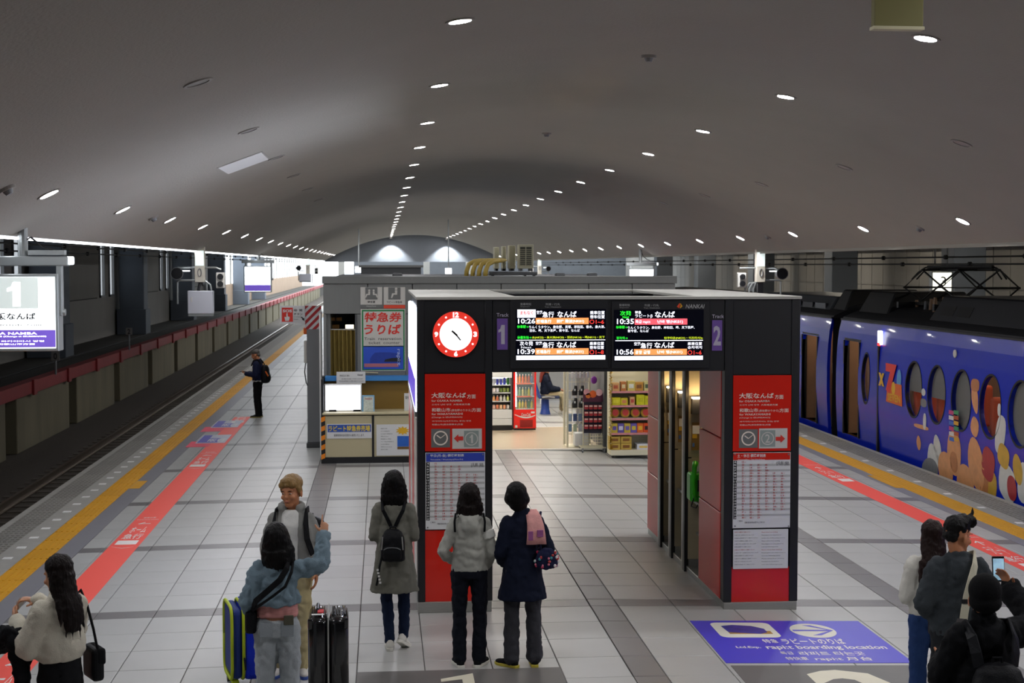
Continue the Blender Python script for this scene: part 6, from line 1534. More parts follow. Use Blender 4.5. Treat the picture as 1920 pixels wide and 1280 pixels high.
    def shoes(s, m, msole, name='shoe'):
        for q in 'LR':
            mb = MB(); s.foot(mb, q, 1.12); o = s.add(name, remesh(mb, .008, 3), m)
            A = s.J['ank' + q]; R = Matrix.Rotation(s.footyaw[q], 3, 'Z') @ Matrix.Rotation(s.J.get('tilt' + q, V((0, 0, 0))).x, 3, 'X')
            pl = [(-.032, -.07), (0, -.085), (.032, -.07), (.034, 0), (.044, .09), (.04, .15), (.015, .19), (-.015, .19), (-.04, .15), (-.044, .09), (-.034, 0)]
            b = MB().prism([(x * 1.05, y) for x, y in pl], A + R @ V((0, 0, -.092)), R @ V((1, 0, 0)), R @ V((0, 1, 0)), R @ V((0, 0, 1)), .028); s.add('sole', b.mesh('sole', None, .004), msole, o, False)
    def make(s, mb, m, vox=.0085, dec=.6):
        me = remesh(mb, vox, 3, dec=dec); me.materials.append(m)
        s.t = obj('person', me, m, None, True); s.t.location = s.loc; s.t.rotation_euler = (0, 0, s.rz); s.t.scale = (s.k,) * 3
        tag(s.t, s.label, 'person'); return s
    def add(s, name, me, m, parent=None, smooth=True): return obj(name, me, m, parent or s.t, smooth)
    def wear(s, name, mb, m, vox=.011, smooth=6, disp=.012, ds=.11, dec=.5): return s.add(name, remesh(mb, vox, smooth, disp, ds, dec), m)
    def world(s, p): return V(s.loc) + Matrix.Rotation(s.rz, 3, 'Z') @ (V(p) * s.k)
    def face(s):
        for x in (-.031, .031):
            e = MB().ell(s.H(x, .083, .0), .0115, .006, .0048, 12, 8, s.HM()); o = s.add('eye', e.mesh('eye'), M_eyew); s.add('iris', MB().ell(s.H(x, .0875, .0), .0062, .004, .0055, 10, 6, s.HM()).mesh('iris'), M_eye, o)
            s.add('eyebrow', MB().ell(s.H(x * 1.05, .088, .022), .018, .006, .0038, 12, 6, s.HM()).mesh('eyebrow'), M_hblk)
        s.add('lips', MB().ell(s.H(0, .097, -.06), .02, .006, .006, 12, 6, s.HM()).mesh('lips'), M_lip)
    def trousers(s, m, g=.0, flare=0.0, top=.98, vox=.011, name='trousers', disp=.014):
        mb = MB(); mb.loft([(0, -.005, .83, .155 + g, .108 + g), (0, -.01, .90, .16 + g, .118 + g), (0, 0, top, .14 + g, .104 + g)], 18)
        for q in 'LR':
            J = s.J; s.limb(mb, ['hip' + q, 'knee' + q, J['ank' + q] + V((0, 0, .0))], [.092 + g, .066 + g, .058 + g + flare])
        return s.wear(name, mb, m, vox, 5, disp, .09)
    def top(s, m, hem, g=0.0, hemr=(.165, .12), sleeve=(.062, .054, .043), name='jacket', hood=False, collar=True, mid=None, disp=.014, vox=.011, bend=(0, 0), cuff=1.0, neck=0.0):
        J = s.J; mb = MB(); bx, by = bend
        rings = [(bx, by, hem, hemr[0] + g, hemr[1] + g)]
        if mid: rings += [(a * 0 + bx * .6, by * .6, a, b + g, c + g) for a, b, c in mid]
        rings += [(bx * .3, by * .3, 1.20, .152 + g, .120 + g), (0, 0, 1.30, .155 + g, .112 + g), (0, -.005, 1.375, .115 + g, .088 + g), (0, -.012, 1.43, .078 + g * .5, .074 + g * .5), (0, -.008, 1.47 + neck, .07, .068)]
        mb.loft(rings, 20)
        for q in 'LR':
            w = J['el' + q] + (J['wr' + q] - J['el' + q]) * cuff
            s.limb(mb, ['sh' + q, 'el' + q, w], [sleeve[0] + g, sleeve[1] + g, sleeve[2] + g])
        if hood:
            for a in range(9):
                w = PI * (a / 8) ; mb.ell((.082 * math.cos(w), -.03 - .065 * math.sin(w), 1.425 - .035 * math.sin(w)), .036, .032, .036, 10, 7)
            mb.ell((0, -.11, 1.335), .085, .035, .075, 12, 8)
        return s.wear(name, mb, m, vox, 5, disp, .1)
def hair_cap(f, mb, front=.0, r=1.0):
    mb.ell(f.H(0, -.026, .05), .087 * r * HS, .10 * r * HS, .088 * r * HS, 16, 10, f.HM())
def bob(f, mb, zl, w=.1, d=.085, back=-.03, taper=.85, tuck=0.0):
    hair_cap(f, mb)
    h = f.J['head']; R = f.HM()
    n = 6; rings = []
    for i in range(n + 1):
        z = .06 + (zl - .06) * i / n; u = i / n; bul = 1 - .25 * (2 * u - 1) ** 2
        q = f.H(0, back, z); rings.append((q.x, q.y, q.z, w * bul * (1 if u < .7 else 1 - (1 - taper) * (u - .7) / .3), d * bul))
    mb.loft(rings[::-1], 18)
def strands(f, mb, n, zl, w, d, back, seed, curl=.02):
    r = random.Random(seed)
    for i in range(n):
        a = PI * (1.0 + i / max(1, n - 1)); x, y = w * .92 * math.cos(a), d * .92 * math.sin(a) + back
        p0, p1, p2 = f.H(x, y, zl + .1), f.H(x * 1.03, y * 1.03, zl + .02), f.H(x * (1.02 + curl * 8 * (r.random() - .3)), y * 1.05, zl - .02 - .03 * r.random())
        mb.tube([p0, p1, p2], [.02, .016, .005], 6)
def backpack(label, f, c, sx, sy, sz, m, strapm, shoulders=True, pocket=True, zipm=None, extra=None):
    """c: local centre of the bag on the wearer's back"""
    t = thing('backpack', label, 'backpack', f.world((c[0], c[1], c[2] - sz / 2)), f.rz); t.scale = (f.k,) * 3
    b = MB(); b.loft([(0, 0, 0, sx * .42, sy * .42), (0, 0, sz * .06, sx * .5, sy * .5), (0, 0, sz * .45, sx * .5, sy * .52), (0, .0, sz * .75, sx * .46, sy * .45), (0, .01, sz * .92, sx * .36, sy * .34), (0, .015, sz, sx * .22, sy * .22)], 20, 2.8)
    obj('bag', remesh(b, .011, 4, .01, .12, .6), m, t, True)
    if pocket:
        q = MB().loft([(0, -sy * .42, sz * .1, sx * .36, sy * .18), (0, -sy * .47, sz * .3, sx * .38, sy * .2), (0, -sy * .42, sz * .46, sx * .34, sy * .16), (0, -sy * .38, sz * .5, sx * .2, sy * .1)], 18, 2.6); pk = obj('pocket', remesh(q, .01, 3), m, t, True)
        z = MB().tube([(-sx * .34, -sy * .60, sz * .40), (-sx * .2, -sy * .635, sz * .46), (0, -sy * .64, sz * .475), (sx * .2, -sy * .635, sz * .46), (sx * .34, -sy * .60, sz * .40)], .004, 6); obj('zip', z.mesh('zip'), zipm or M_grey, pk)
    obj('carry_loop', MB().tube([(-.03, .03, sz * .96), (-.025, .03, sz * 1.06), (.025, .03, sz * 1.06), (.03, .03, sz * .96)], .009, 6).mesh('loop'), strapm, t)
    return t
def strap(parent, f, t, pts, w, m, name='strap', flat=.3):
    """flat band through local points of the wearer, given in the thing's own frame"""
    off = V(f.world((0, 0, 0))); R = Matrix.Rotation(-f.rz, 3, 'Z'); org = (R @ (V(t.location) - off)) / f.k
    p = [V(q) - org for q in pts]; b = MB(); m_ = len(p)
    vs = []
    cen = V((0, 0, 1.2)) - org
    for i, q in enumerate(p):
        d = (p[min(i + 1, m_ - 1)] - p[max(i - 1, 0)]).normalized(); o = (q - V((cen.x, cen.y, q.z))); o = o - d * o.dot(d); o = o.normalized() if o.length > 1e-5 else V((0, -1, 0)); sd = d.cross(o)
        for a, e in ((-w / 2, 0), (w / 2, 0), (w / 2, .012), (-w / 2, .012)): vs.append(q + sd * a + o * e)
    fs = [(i * 4 + j, i * 4 + (j + 1) % 4, (i + 1) * 4 + (j + 1) % 4, (i + 1) * 4 + j) for i in range(m_ - 1) for j in range(4)] + [(3, 2, 1, 0), tuple((m_ - 1) * 4 + j for j in range(4))]
    b.add(vs, fs); return obj(name, b.mesh(name), m, parent)
C_wht = cloth('sneaker_white', '#dedbd2'); C_blk = cloth('cloth_black', '#101114'); C_blk2 = cloth('nylon_black', '#0d0e12', .55); C_navy = cloth('cloth_navy', '#141a2c'); C_sole = mat('sole_white', '#e2dfd4', .6); C_soley = mat('sole_yellow', '#c2b23c', .6); C_soleg = mat('sole_gum', '#8f8146', .6)

# --- woman in the long grey coat
f = Fig('person in a long grey coat with small black backpack, seen from behind', (.10, 13.05, 0), -.08, 1.63)
f.set(elL=(-.185, .0, 1.09), elR=(.185, .0, 1.09), wrL=(-.11, .2, 1.05), wrR=(.11, .2, 1.05), ankL=(-.045, -.02, .09), ankR=(.085, .02, .125), kneeL=(-.075, .02, .48), kneeR=(.085, .07, .49), tiltR=(-.5, 0, 0)); f.hpitch = .22
f.footyaw = {'L': .1, 'R': -.35}
mb = f.body(MB(), {'L': dict(d=(.5, .6, 0), n=(0, 0, 1)), 'R': dict(d=(-.5, .6, 0), n=(0, 0, 1))}); f.make(mb, M_skin)
f.trousers(cloth('jeans_indigo', '#17233c'), -.006)
f.top(cloth('coat_grey', '#77766c', .95, .4, 220), .56, .0, (.235, .175), (.07, .064, .056), 'coat', mid=((.75, .205, .16), (.95, .175, .145), (1.1, .158, .13)), disp=.016)
mb = MB(); bob(f, mb, -.175, .128, .098, -.03, 1.05); strands(f, mb, 14, -.165, .108, .085, -.03, 3, .04); f.wear('hair', mb, M_hblk, .009, 2, .012, .04)
f.shoes(C_wht, C_sole)
t = backpack('small black backpack with hanging strap worn on the grey coat', f, (0.0, -.185, 1.03), .235, .13, .30, C_blk2, C_blk)
for s_ in (-1, 1): strap(t, f, t, [(s_ * .02, -.125, 1.20), (s_ * .055, -.13, 1.28), (s_ * .09, -.125, 1.35), (s_ * .105, -.06, 1.415), (s_ * .11, .03, 1.40), (s_ * .12, .1, 1.3)], .034, C_blk)
b = MB().tube([(-.1, -.03, .05), (-.12, -.06, -.04), (-.135, -.05, -.15), (-.15, -.05, -.22)], .011, 6); o = obj('hanging_strap', b.mesh('s'), C_blk, t)
for i in range(5): obj('strap_print', MB().box(-.148 + i * .006, -.066, -.06 - i * .03 - .02, -.128 + i * .006, -.063, -.06 - i * .03).mesh('p'), M_white, o)
b = MB()
for s_ in (-1, 1): b.tube([(s_ * .09, -.06, .24), (s_ * .1, -.075, .12)], .006, 5)
obj('zip_lines', b.mesh('z'), M_alu, t)['kind'] = 'stuff'

# --- woman in the pale grey hoodie
f = Fig('person in a pale grey hoodie and navy trousers facing the timetable', (.75, 12.42, 0), -.04, 1.60)
f.set(elL=(-.25, -.05, 1.08), elR=(.215, -.03, 1.07), wrL=(-.145, .1, .96), wrR=(.175, .1, .93), ankL=(-.095, -.01, .09), ankR=(.085, -.01, .09)); f.hpitch = .2
f.footyaw = {'L': .25, 'R': -.45}
f.make(f.body(MB(), {'L': dict(d=(.6, .6, -.3), n=(0, -.3, -1)), 'R': dict(d=(-.4, .7, -.4), n=(0, -.3, -1))}), M_skin)
f.trousers(cloth('trousers_navy', '#11141f'), .0, .012)
o = f.top(cloth('hoodie_grey', '#a6a69e', .95, .3, 200), .90, .0, (.172, .132), (.06, .054, .044), 'hoodie', hood=True, mid=((1.02, .158, .122),), disp=.018)
b = MB(); pa_ = f.J['shR'].lerp(f.J['elR'], .22); pb_ = f.J['shR'].lerp(f.J['elR'], .52); b.cyl(pa_, pb_, .068, .066, 18); f.add('white_patch', remesh(b, .009, 3), cloth('patch_white', '#dad9d2'))
for s_ in (-1, 1):
    f.add('bag_strap', MB().tube([(s_ * .135, -.085, 1.27), (s_ * .14, -.07, 1.36), (s_ * .13, -.01, 1.425), (s_ * .13, .08, 1.36)], .011, 6).mesh('strap'), C_blk)
mb = MB(); bob(f, mb, -.15, .115, .092, -.03, 1.0); strands(f, mb, 14, -.14, .105, .085, -.03, 8, .12); f.wear('hair', mb, M_hbrn, .009, 2, .014, .04)
f.shoes(C_blk, C_sole)

# --- woman in the navy coat
f = Fig('person in a navy coat with pink scarf and floral handbag', (1.205, 12.36, 0), .06, 1.615)
f.set(elL=(-.205, -.02, 1.07), elR=(.245, -.02, 1.09), wrL=(-.16, .12, .95), wrR=(.17, .14, 1.0), ankL=(-.10, .0, .09), ankR=(.115, .01, .09), kneeR=(.11, .03, .48)); f.J['head'] = V((-.06, .005, 1.572)); f.hroll = -.12; f.hpitch = .12; f.hyaw = .25; f.footyaw = {'L': .75, 'R': -.1}
f.make(f.body(MB(), {'L': dict(d=(.4, .7, -.2), n=(0, -.3, -1)), 'R': dict(d=(-.4, .7, .1), n=(0, -.3, -1))}), M_skin)
f.trousers(cloth('trousers_grey', '#3d3d42'), .004, .016)
f.top(cloth('coat_navy', '#12182b', .9, .3, 200), .635, .0, (.235, .185), (.066, .062, .052), 'coat', mid=((.8, .195, .165), (.98, .165, .145), (1.1, .152, .13)), disp=.014)
mb = MB(); bob(f, mb, -.09, .118, .11, -.025, .62); mb.ell(f.H(0, -.05, -.06), .085, .06, .06, 14, 9); f.wear('hair', mb, M_hblk, .009, 4, .006, .05)
b = MB(); pts = [(.06, .06, 1.42), (.072, -.02, 1.455), (.09, -.09, 1.41), (.10, -.135, 1.34), (.105, -.155, 1.25), (.105, -.165, 1.16)]
vs = []
for i, p in enumerate(pts):
    w = .05 + .008 * i
    for a, d in ((-1, 0), (-.4, -.012), (.3, .004), (1, -.008), (1, .02), (-1, .02)): vs.append((p[0] + a * w, p[1] + d, p[2]))
b.add(vs, [(i * 6 + j, i * 6 + (j + 1) % 6, (i + 1) * 6 + (j + 1) % 6, (i + 1) * 6 + j) for i in range(5) for j in range(6)] + [(5, 4, 3, 2, 1, 0), tuple(30 + j for j in range(6))])
sc = f.add('scarf', b.mesh('scarf'), cloth('scarf_pink', '#dd9f9b', .9, .4, 120, .25, 14)); f.add('scarf_check', MB().box(.11, -.176, 1.23, .165, -.158, 1.29).mesh('c'), cloth('scarf_violet', '#9a5a8e'), sc, False); f.add('scarf_check', MB().box(.03, -.174, 1.2, .072, -.156, 1.28).mesh('c'), cloth('scarf_violet', '#9a5a8e'), sc, False)
f.shoes(C_blk, C_soley)
t = thing('handbag', 'round floral handbag hanging from the navy coat shoulder', 'handbag', f.world((.20, -.15, .93)), f.rz); t.scale = (f.k,) * 3
b = MB().loft([(0, 0, 0, .05, .035), (0, 0, .025, .095, .05), (0, 0, .09, .108, .058), (0, 0, .15, .085, .045), (0, 0, .19, .045, .025)], 18); bg = obj('bag', remesh(b, .009, 4, .012, .06), cloth('bag_navy', '#1a1e3c'), t, True)
r = random.Random(4)
for i in range(46):
    a = r.random() * 2 * PI; z = .02 + r.random() * .14; R_ = .108 * (1 - ((z - .09) / .13) ** 2 * .55); p = V((R_ * math.cos(a), R_ * .55 * math.sin(a), z)); 
    obj('flower_print', MB().ell(p, .009 + .006 * r.random(), .007, .010 + .006 * r.random(), 7, 5).mesh('d'), mat('flower' + str(i % 5), ['#e8e4e4', '#c2305a', '#d9768e', '#3f8f96', '#b83a3a'][i % 5], .6), bg, True)
obj('handle', MB().tube([(-.05, .02, .17), (-.06, .06, .32), (-.045, .1, .45), (-.03, .14, .5)], .012, 6).mesh('h'), cloth('bag_navy', '#1a1e3c'), t)

# --- woman in the denim jacket, pointing
f = Fig('person in a denim jacket and pale jeans pointing upwards', (-.78, 10.6, 0), .02, 1.60)
f.set(elL=(-.225, -.04, 1.10), wrL=(-.18, .14, .98), elR=(.335, .04, 1.37), wrR=(.36, .17, 1.58), shR=(.15, 0, 1.345), ankL=(-.09, -.02, .09), ankR=(.11, -.02, .09)); f.hpitch = .12; f.hyaw = .12; f.hroll = -.08
f.make(f.body(MB(), {'L': dict(d=(.2, .6, -.5), n=(.8, .2, 0)), 'R': dict(d=(.12, .25, .9), n=(-.5, .8, -.2), point=True)}), M_skin, .0065, .6)
f.trousers(cloth('jeans_pale', '#a6acb0', .9, .35, 160, .25, 7), .012, .0, .97, disp=.018)
f.add('hip_pocket', MB().rbox((-.08, -.128, .90), .10, .012, .11, .005).mesh('p'), cloth('jeans_pale2', '#979ea3'), None, False); f.add('hip_pocket', MB().rbox((.085, -.128, .90), .10, .012, .11, .005).mesh('p'), cloth('jeans_pale2', '#979ea3'), None, False)
f.add('pocket_wallet', MB().rbox((.095, -.132, .975), .075, .02, .075, .006).mesh('w'), cloth('wallet_olive', '#5c5a4c'), None, False)
mb = MB().loft([(0, 0, .98, .168, .122), (0, 0, 1.06, .165, .12), (0, 0, 1.12, .165, .12)], 18); f.wear('shirt', mb, mat('shirt_pink', '#c98a86', .9, var=.35, scale=10, stretch=(1, 1, 9)), .011, 3, .012, .08)
f.top(cloth('denim_blue', '#778b97', .9, .45, 180, .22, 9), 1.08, .008, (.178, .14), (.072, .066, .05), 'jacket', mid=((1.13, .182, .145),), disp=.03)
mb = MB(); bob(f, mb, -.155, .122, .105, -.03, 1.05); strands(f, mb, 16, -.15, .112, .098, -.03, 12, .02); f.wear('hair', mb, M_hblk, .009, 3, .010, .05)
f.shoes(C_wht, C_sole)
t = thing('crossbody_bag', 'small black crossbody bag on the denim jacket hip', 'bag', f.world((-.20, -.02, .86)), f.rz); t.scale = (f.k,) * 3
obj('bag', MB().rbox((0, 0, .09), .09, .16, .18, .03).mesh('b'), C_blk2, t)
strap(t, f, t, [(-.19, -.04, 1.03), (-.15, -.17, 1.14), (-.06, -.185, 1.22), (.03, -.175, 1.30), (.08, -.14, 1.38), (.095, -.04, 1.44), (.10, .04, 1.42)], .045, C_blk); strap(t, f, t, [(-.19, -.06, 1.03), (-.12, -.185, 1.11), (-.02, -.19, 1.18), (.07, -.18, 1.25), (.115, -.14, 1.35), (.125, -.03, 1.425)], .02, C_blk)

# --- man with fair hair facing the camera
f = Fig('person with fair hair in a grey hooded jacket looking back', (-.775, 12.3, 0), PI - .1, 1.70)
f.set(elL=(-.235, -.03, 1.10), wrL=(-.215, .06, .90), elR=(.225, -.02, 1.10), wrR=(.19, .1, .91), ankL=(-.075, 0, .09), ankR=(.10, 0, .09)); f.hyaw = -.30; f.hpitch = -.08; f.hroll = .06; f.footyaw = {'L': .3, 'R': -.35}
f.make(f.body(MB(), {'L': dict(d=(0, .2, -1), n=(1, 0, 0)), 'R': dict(d=(0, .2, -1), n=(-1, 0, 0))}), M_skin2, .0065, .7); f.face()
f.trousers(cloth('trousers_beige', '#c3b487', .9, .3, 160), .0, .01)
mb = MB().loft([(0, .01, .93, .162, .12), (0, .01, 1.1, .155, .115), (0, .015, 1.3, .15, .115), (0, .0, 1.43, .085, .08)], 18); f.wear('shirt', mb, cloth('shirt_white', '#d8d8d4'), .011, 3, .01)
J = f.J; mb = MB()
for s_ in (-1, 1):
    mb.loft([(s_ * .115, .0, .92, .085, .15), (s_ * .115, 0, 1.1, .082, .142), (s_ * .112, 0, 1.28, .085, .14), (s_ * .095, -.005, 1.355, .075, .10), (s_ * .065, -.02, 1.425, .045, .07)], 16)
mb.loft([(0, -.06, .92, .16, .08), (0, -.06, 1.28, .155, .075), (0, -.05, 1.39, .105, .06)], 16)
for q in 'LR': f.limb(mb, ['sh' + q, 'el' + q, 'wr' + q], [.066, .06, .046])
for a in range(13):
    w = PI * (-.25 + 1.5 * a / 12); mb.ell((.088 * math.cos(w), -.012 - .075 * math.sin(w), 1.445 + .012 * math.sin(w)), .034, .032, .042, 10, 7)
f.wear('jacket', mb, cloth('jacket_grey', '#8a8a86', .95, .35, 180), .011, 4, .014)
mb = MB(); mb.ell(f.H(0, -.022, .058), .084 * HS, .098 * HS, .078 * HS, 16, 10, f.HM()); mb.ell(f.H(0, .045, .092), .066 * HS, .045 * HS, .030 * HS, 14, 8, f.HM()); mb.ell(f.H(-.045, .062, .065), .036 * HS, .026 * HS, .03 * HS, 12, 8, f.HM()); mb.ell(f.H(.04, .066, .062), .034 * HS, .024 * HS, .028 * HS, 12, 8, f.HM()); mb.ell(f.H(0, .076, .066), .03 * HS, .02 * HS, .02 * HS, 12, 8, f.HM()); mb.ell(f.H(0, -.075, -.01), .06 * HS, .035 * HS, .06 * HS, 12, 8, f.HM())
for s_ in (-1, 1): mb.ell(f.H(s_ * .074, .005, .02), .012 * HS, .035 * HS, .036 * HS, 10, 7, f.HM())
f.wear('hair', mb, M_hbld, .008, 3, .004, .035, .8)
f.shoes(C_wht, mat('sole_blue', '#3a5aa8', .6))
t = backpack('large black backpack on the person with fair hair', f, (-.13, -.19, 1.10), .32, .17, .46, C_blk2, C_blk)
strap(t, f, t, [(-.12, -.13, 1.34), (-.13, -.05, 1.42), (-.13, .05, 1.42), (-.135, .13, 1.32), (-.15, .16, 1.20), (-.19, .12, 1.06)], .05, C_blk)
strap(t, f, t, [(.11, -.13, 1.34), (.12, -.05, 1.42), (.125, .05, 1.42), (.13, .135, 1.30), (.15, .15, 1.16)], .045, C_blk)

# --- girl at the lower left
f = Fig('person with long dark hair in a cream hoodie holding a black jacket', (-2.15, 9.70, zf(-2.12)), .82, 1.58)
f.set(elL=(-.22, .05, 1.09), wrL=(-.16, .28, 1.23), elR=(.2, .1, 1.13), wrR=(.03, .30, 1.34)); f.hpitch = -.22; f.hyaw = .15
f.make(f.body(MB(), {'L': dict(d=(.25, .8, .45), n=(.9, -.1, .3), curl=.6), 'R': dict(d=(-.75, .55, .25), n=(-.1, .3, -.9), curl=.6)}), M_skin, .0065, .7)
mb = MB().loft([(0, 0, .1, .21, .17), (0, 0, .5, .19, .155), (0, -.01, .85, .175, .135), (0, 0, 1.0, .15, .11)], 20); f.wear('wide_trousers', mb, C_blk, .012, 4, .02, .14)
f.top(cloth('hoodie_cream', '#cfc9b8', .95, .35, 150), .97, .014, (.15, .12), (.075, .08, .048), 'hoodie', hood=True, mid=((1.03, .185, .145), (1.12, .18, .14)), disp=.012)
mb = MB(); hair_cap(f, mb); mb.loft([(0, -.16, 1.19, .045, .02), (.02, -.15, 1.27, .085, .035), (.01, -.12, 1.37, .1, .06), (0, -.06, 1.48, .102, .085), (0, -.03, 1.6, .096, .095), (0, -.02, 1.66, .07, .08)], 18)
for x, z in ((-.09, 1.22), (-.05, 1.15), (.0, 1.13), (.06, 1.11), (.09, 1.16)): mb.tube([(x * .9, -.11, 1.42), (x, -.145, 1.3), (x * 1.1, -.165, z)], [.03, .02, .004], 6)
f.wear('hair', mb, M_hbrn, .009, 3, .010, .05)
f.shoes(C_blk, C_sole)
t = thing('black_jacket', 'black jacket draped over the arm of the person in cream', 'jacket', f.world((-.24, .17, .70)), f.rz); t.scale = (f.k,) * 3
b = MB(); b.loft([(.02, -.06, -.05, .05, .03), (.02, -.03, .2, .075, .045), (.01, .0, .42, .09, .075), (.0, .02, .5, .07, .1)], 14); b.loft([(-.02, .24, .28, .11, .02), (-.02, .16, .36, .12, .06), (0, .08, .46, .1, .09), (0, .04, .52, .08, .08)], 14); b.ell((0, .06, .47), .09, .14, .06, 12, 8)
obj('fabric', remesh(b, .011, 4, .03, .1), C_blk, t, True)
t = thing('tissue', 'small white tissue between the hands of the person in cream', 'tissue', f.world((-.08, .37, 1.32)), f.rz)
obj('sheet', MB().add([(-.05, 0, -.03), (.0, .02, -.045), (.05, .0, .02), (.0, -.01, .05), (-.02, .012, .0), (-.045, .004, -.025), (.003, .025, -.04), (.053, .005, .025), (.003, -.006, .054), (-.018, .016, .004)], [(0, 1, 4), (1, 2, 4), (2, 3, 4), (3, 0, 4), (5, 9, 6), (6, 9, 7), (7, 9, 8), (8, 9, 5)]).mesh('s', None, 0, False), M_white, t)
t = thing('shoulder_bag', 'black shoulder bag behind the person in cream', 'handbag', f.world((.25, -.05, .78)), f.rz - .3); t.scale = (f.k,) * 3
obj('bag', MB().rbox((0, 0, .12), .09, .24, .24, .03).mesh('b'), C_blk2, t); obj('flap', MB().rbox((.02, 0, .18), .07, .245, .12, .02).mesh('f'), C_blk, t)
obj('strap', MB().tube([(.0, -.1, .22), (-.02, -.07, .38), (-.05, -.03, .55), (-.08, .02, .66), (-.09, .06, .62)], .01, 6).mesh('s'), C_blk, t)

# --- man with phone farther down the platform
P = G(484, 782)
f = Fig('person in a navy jacket looking at a phone beside the red stripe', (P.x, P.y, zf(P.x)), 1.35, 1.57)
f.set(elL=(-.2, .0, 1.07), wrL=(-.07, .27, 1.10), elR=(.2, .0, 1.07), wrR=(.07, .25, 1.10)); f.hpitch = -.42; f.J['head'] = V((0, .05, 1.57))
f.make(f.body(MB(), {'L': dict(d=(.3, .8, .2), n=(0, -.2, 1)), 'R': dict(d=(-.3, .8, .2), n=(0, -.2, 1))}), M_skin2)
f.trousers(C_blk, .006); f.top(cloth('jacket_navy', '#151c38', .7), .93, .01, (.17, .125), (.078, .066, .05), 'jacket', mid=((1.1, .175, .13),))
mb = MB().loft([(0, 0, .90, .172, .128), (0, 0, .95, .175, .13)], 18); f.add('shirt_hem', mb.mesh('h'), cloth('shirt_white', '#d8d8d4'))
mb = MB(); mb.ell(f.H(0, -.022, .05), .081 * HS, .098 * HS, .08 * HS, 16, 10, f.HM()); mb.ell(f.H(0, -.07, -.02), .06 * HS, .035 * HS, .05 * HS, 12, 8, f.HM()); f.wear('hair', mb, M_hgry, .009, 2, .004)
f.shoes(C_blk, C_soleg)
t = backpack('black backpack with orange stripe on the person with the phone', f, (0, -.2, 1.1), .30, .19, .46, C_blk2, C_blk); obj('orange_stripe', MB().obox((-.13, -.08, .24), (0, .5, .87), (1, 0, 0), (0, -.87, .5), .07, .02, .012).mesh('o'), mat('stripe_orange', '#e0681a', .5), t)
for s_ in (-1, 1): strap(t, f, t, [(s_ * .1, -.12, 1.36), (s_ * .12, -.03, 1.46), (s_ * .125, .06, 1.43), (s_ * .13, .12, 1.3)], .045, C_blk)
t = thing('mobile_phone', 'dark phone held by the person in the navy jacket', 'phone', f.world((0, .38, 1.14)), f.rz); obj('case', MB().rbox((0, 0, .01), .075, .14, .01, .004).mesh('p'), C_blk2, t)

# --- long-haired woman at the right
f = Fig('person with long brown hair and white sweater beside the grey hoodie', (4.23, 10.72, zf(4.2)), -.1, 1.56)
f.set(elL=(-.2, .0, 1.08), wrL=(-.12, .18, 1.0), wrR=(.12, .18, 1.0)); f.hpitch = .0
f.make(f.body(MB(), {'L': dict(d=(.5, .7, -.2), n=(0, 0, 1)), 'R': dict(d=(-.5, .7, -.2), n=(0, 0, 1))}), M_skin)
f.trousers(cloth('jeans_blue', '#2a4272', .9, .35, 160, .2), .01); f.top(cloth('sweater_white', '#d6d3ca', .95), .92, .01, (.175, .13), (.075, .065, .05), 'sweater', mid=((1.05, .175, .13),))
mb = MB(); hair_cap(f, mb); mb.loft([(-.03, -.15, 1.12, .05, .02), (-.02, -.15, 1.22, .10, .04), (0, -.125, 1.36, .115, .06), (0, -.06, 1.5, .108, .09), (0, -.03, 1.6, .098, .095), (0, -.02, 1.66, .07, .08)], 18)
for x, z in ((-.13, 1.10), (-.08, 1.04), (-.02, 1.03), (.05, 1.06)): mb.tube([(x * .8, -.12, 1.4), (x, -.16, 1.25), (x * 1.05, -.17, z)], [.035, .025, .004], 6)
f.wear('hair', mb, mat('hair_chestnut', '#1f0f0b', .5, spec=.2, var=.5, scale=60, bump=.6, bscale=90, stretch=(1, 1, .06)), .009, 3, .012, .05); f.shoes(C_wht, C_sole)

# --- man in the grey hoodie
f = Fig('person in a dark grey hoodie with a cream strap, face in profile', (4.175, 10.08, zf(4.17)), -.1, 1.70)
f.set(elL=(-.25, -.03, 1.09), wrL=(-.13, .14, .96), elR=(.24, .06, 1.10), wrR=(.19, .28, 1.18)); f.hyaw = -1.0; f.hpitch = -.18
f.make(f.body(MB(), {'L': dict(d=(.5, .6, -.3), n=(0, 0, 1)), 'R': dict(d=(-.1, .6, .7), n=(-.9, 0, .2))}), M_skin2, .0065, .7); f.face()
f.trousers(cloth('trousers_charcoal', '#26282b'), .014); f.top(cloth('hoodie_charcoal', '#3c4145', .95, .35, 180), .86, .012, (.185, .135), (.08, .068, .052), 'hoodie', hood=True, mid=((1.02, .18, .135),), disp=.02)
mb = MB(); mb.ell(f.H(0, -.02, .06), .082 * HS, .095 * HS, .078 * HS, 16, 10, f.HM()); mb.ell(f.H(0, .035, .105), .065 * HS, .06 * HS, .045 * HS, 14, 9, f.HM()); mb.ell(f.H(.02, .085, .10), .05 * HS, .03 * HS, .045 * HS, 12, 8, f.HM()); mb.ell(f.H(0, -.07, -.005), .066 * HS, .04 * HS, .045 * HS, 12, 8, f.HM()); mb.tube([f.H(.0, .09, .12), f.H(.01, .105, .16), f.H(.0, .1, .2)], [.022, .016, .004], 6)
f.wear('hair', mb, M_hblk, .008, 2, .012, .04, .8); f.shoes(C_blk, C_sole)
t = thing('shoulder_strap_bag', 'bag with broad cream strap across the grey hoodie back', 'bag', f.world((-.02, .17, .80)), f.rz); t.scale = (f.k,) * 3
obj('bag', MB().rbox((0, .02, .12), .26, .09, .26, .03).mesh('b'), C_blk2, t)
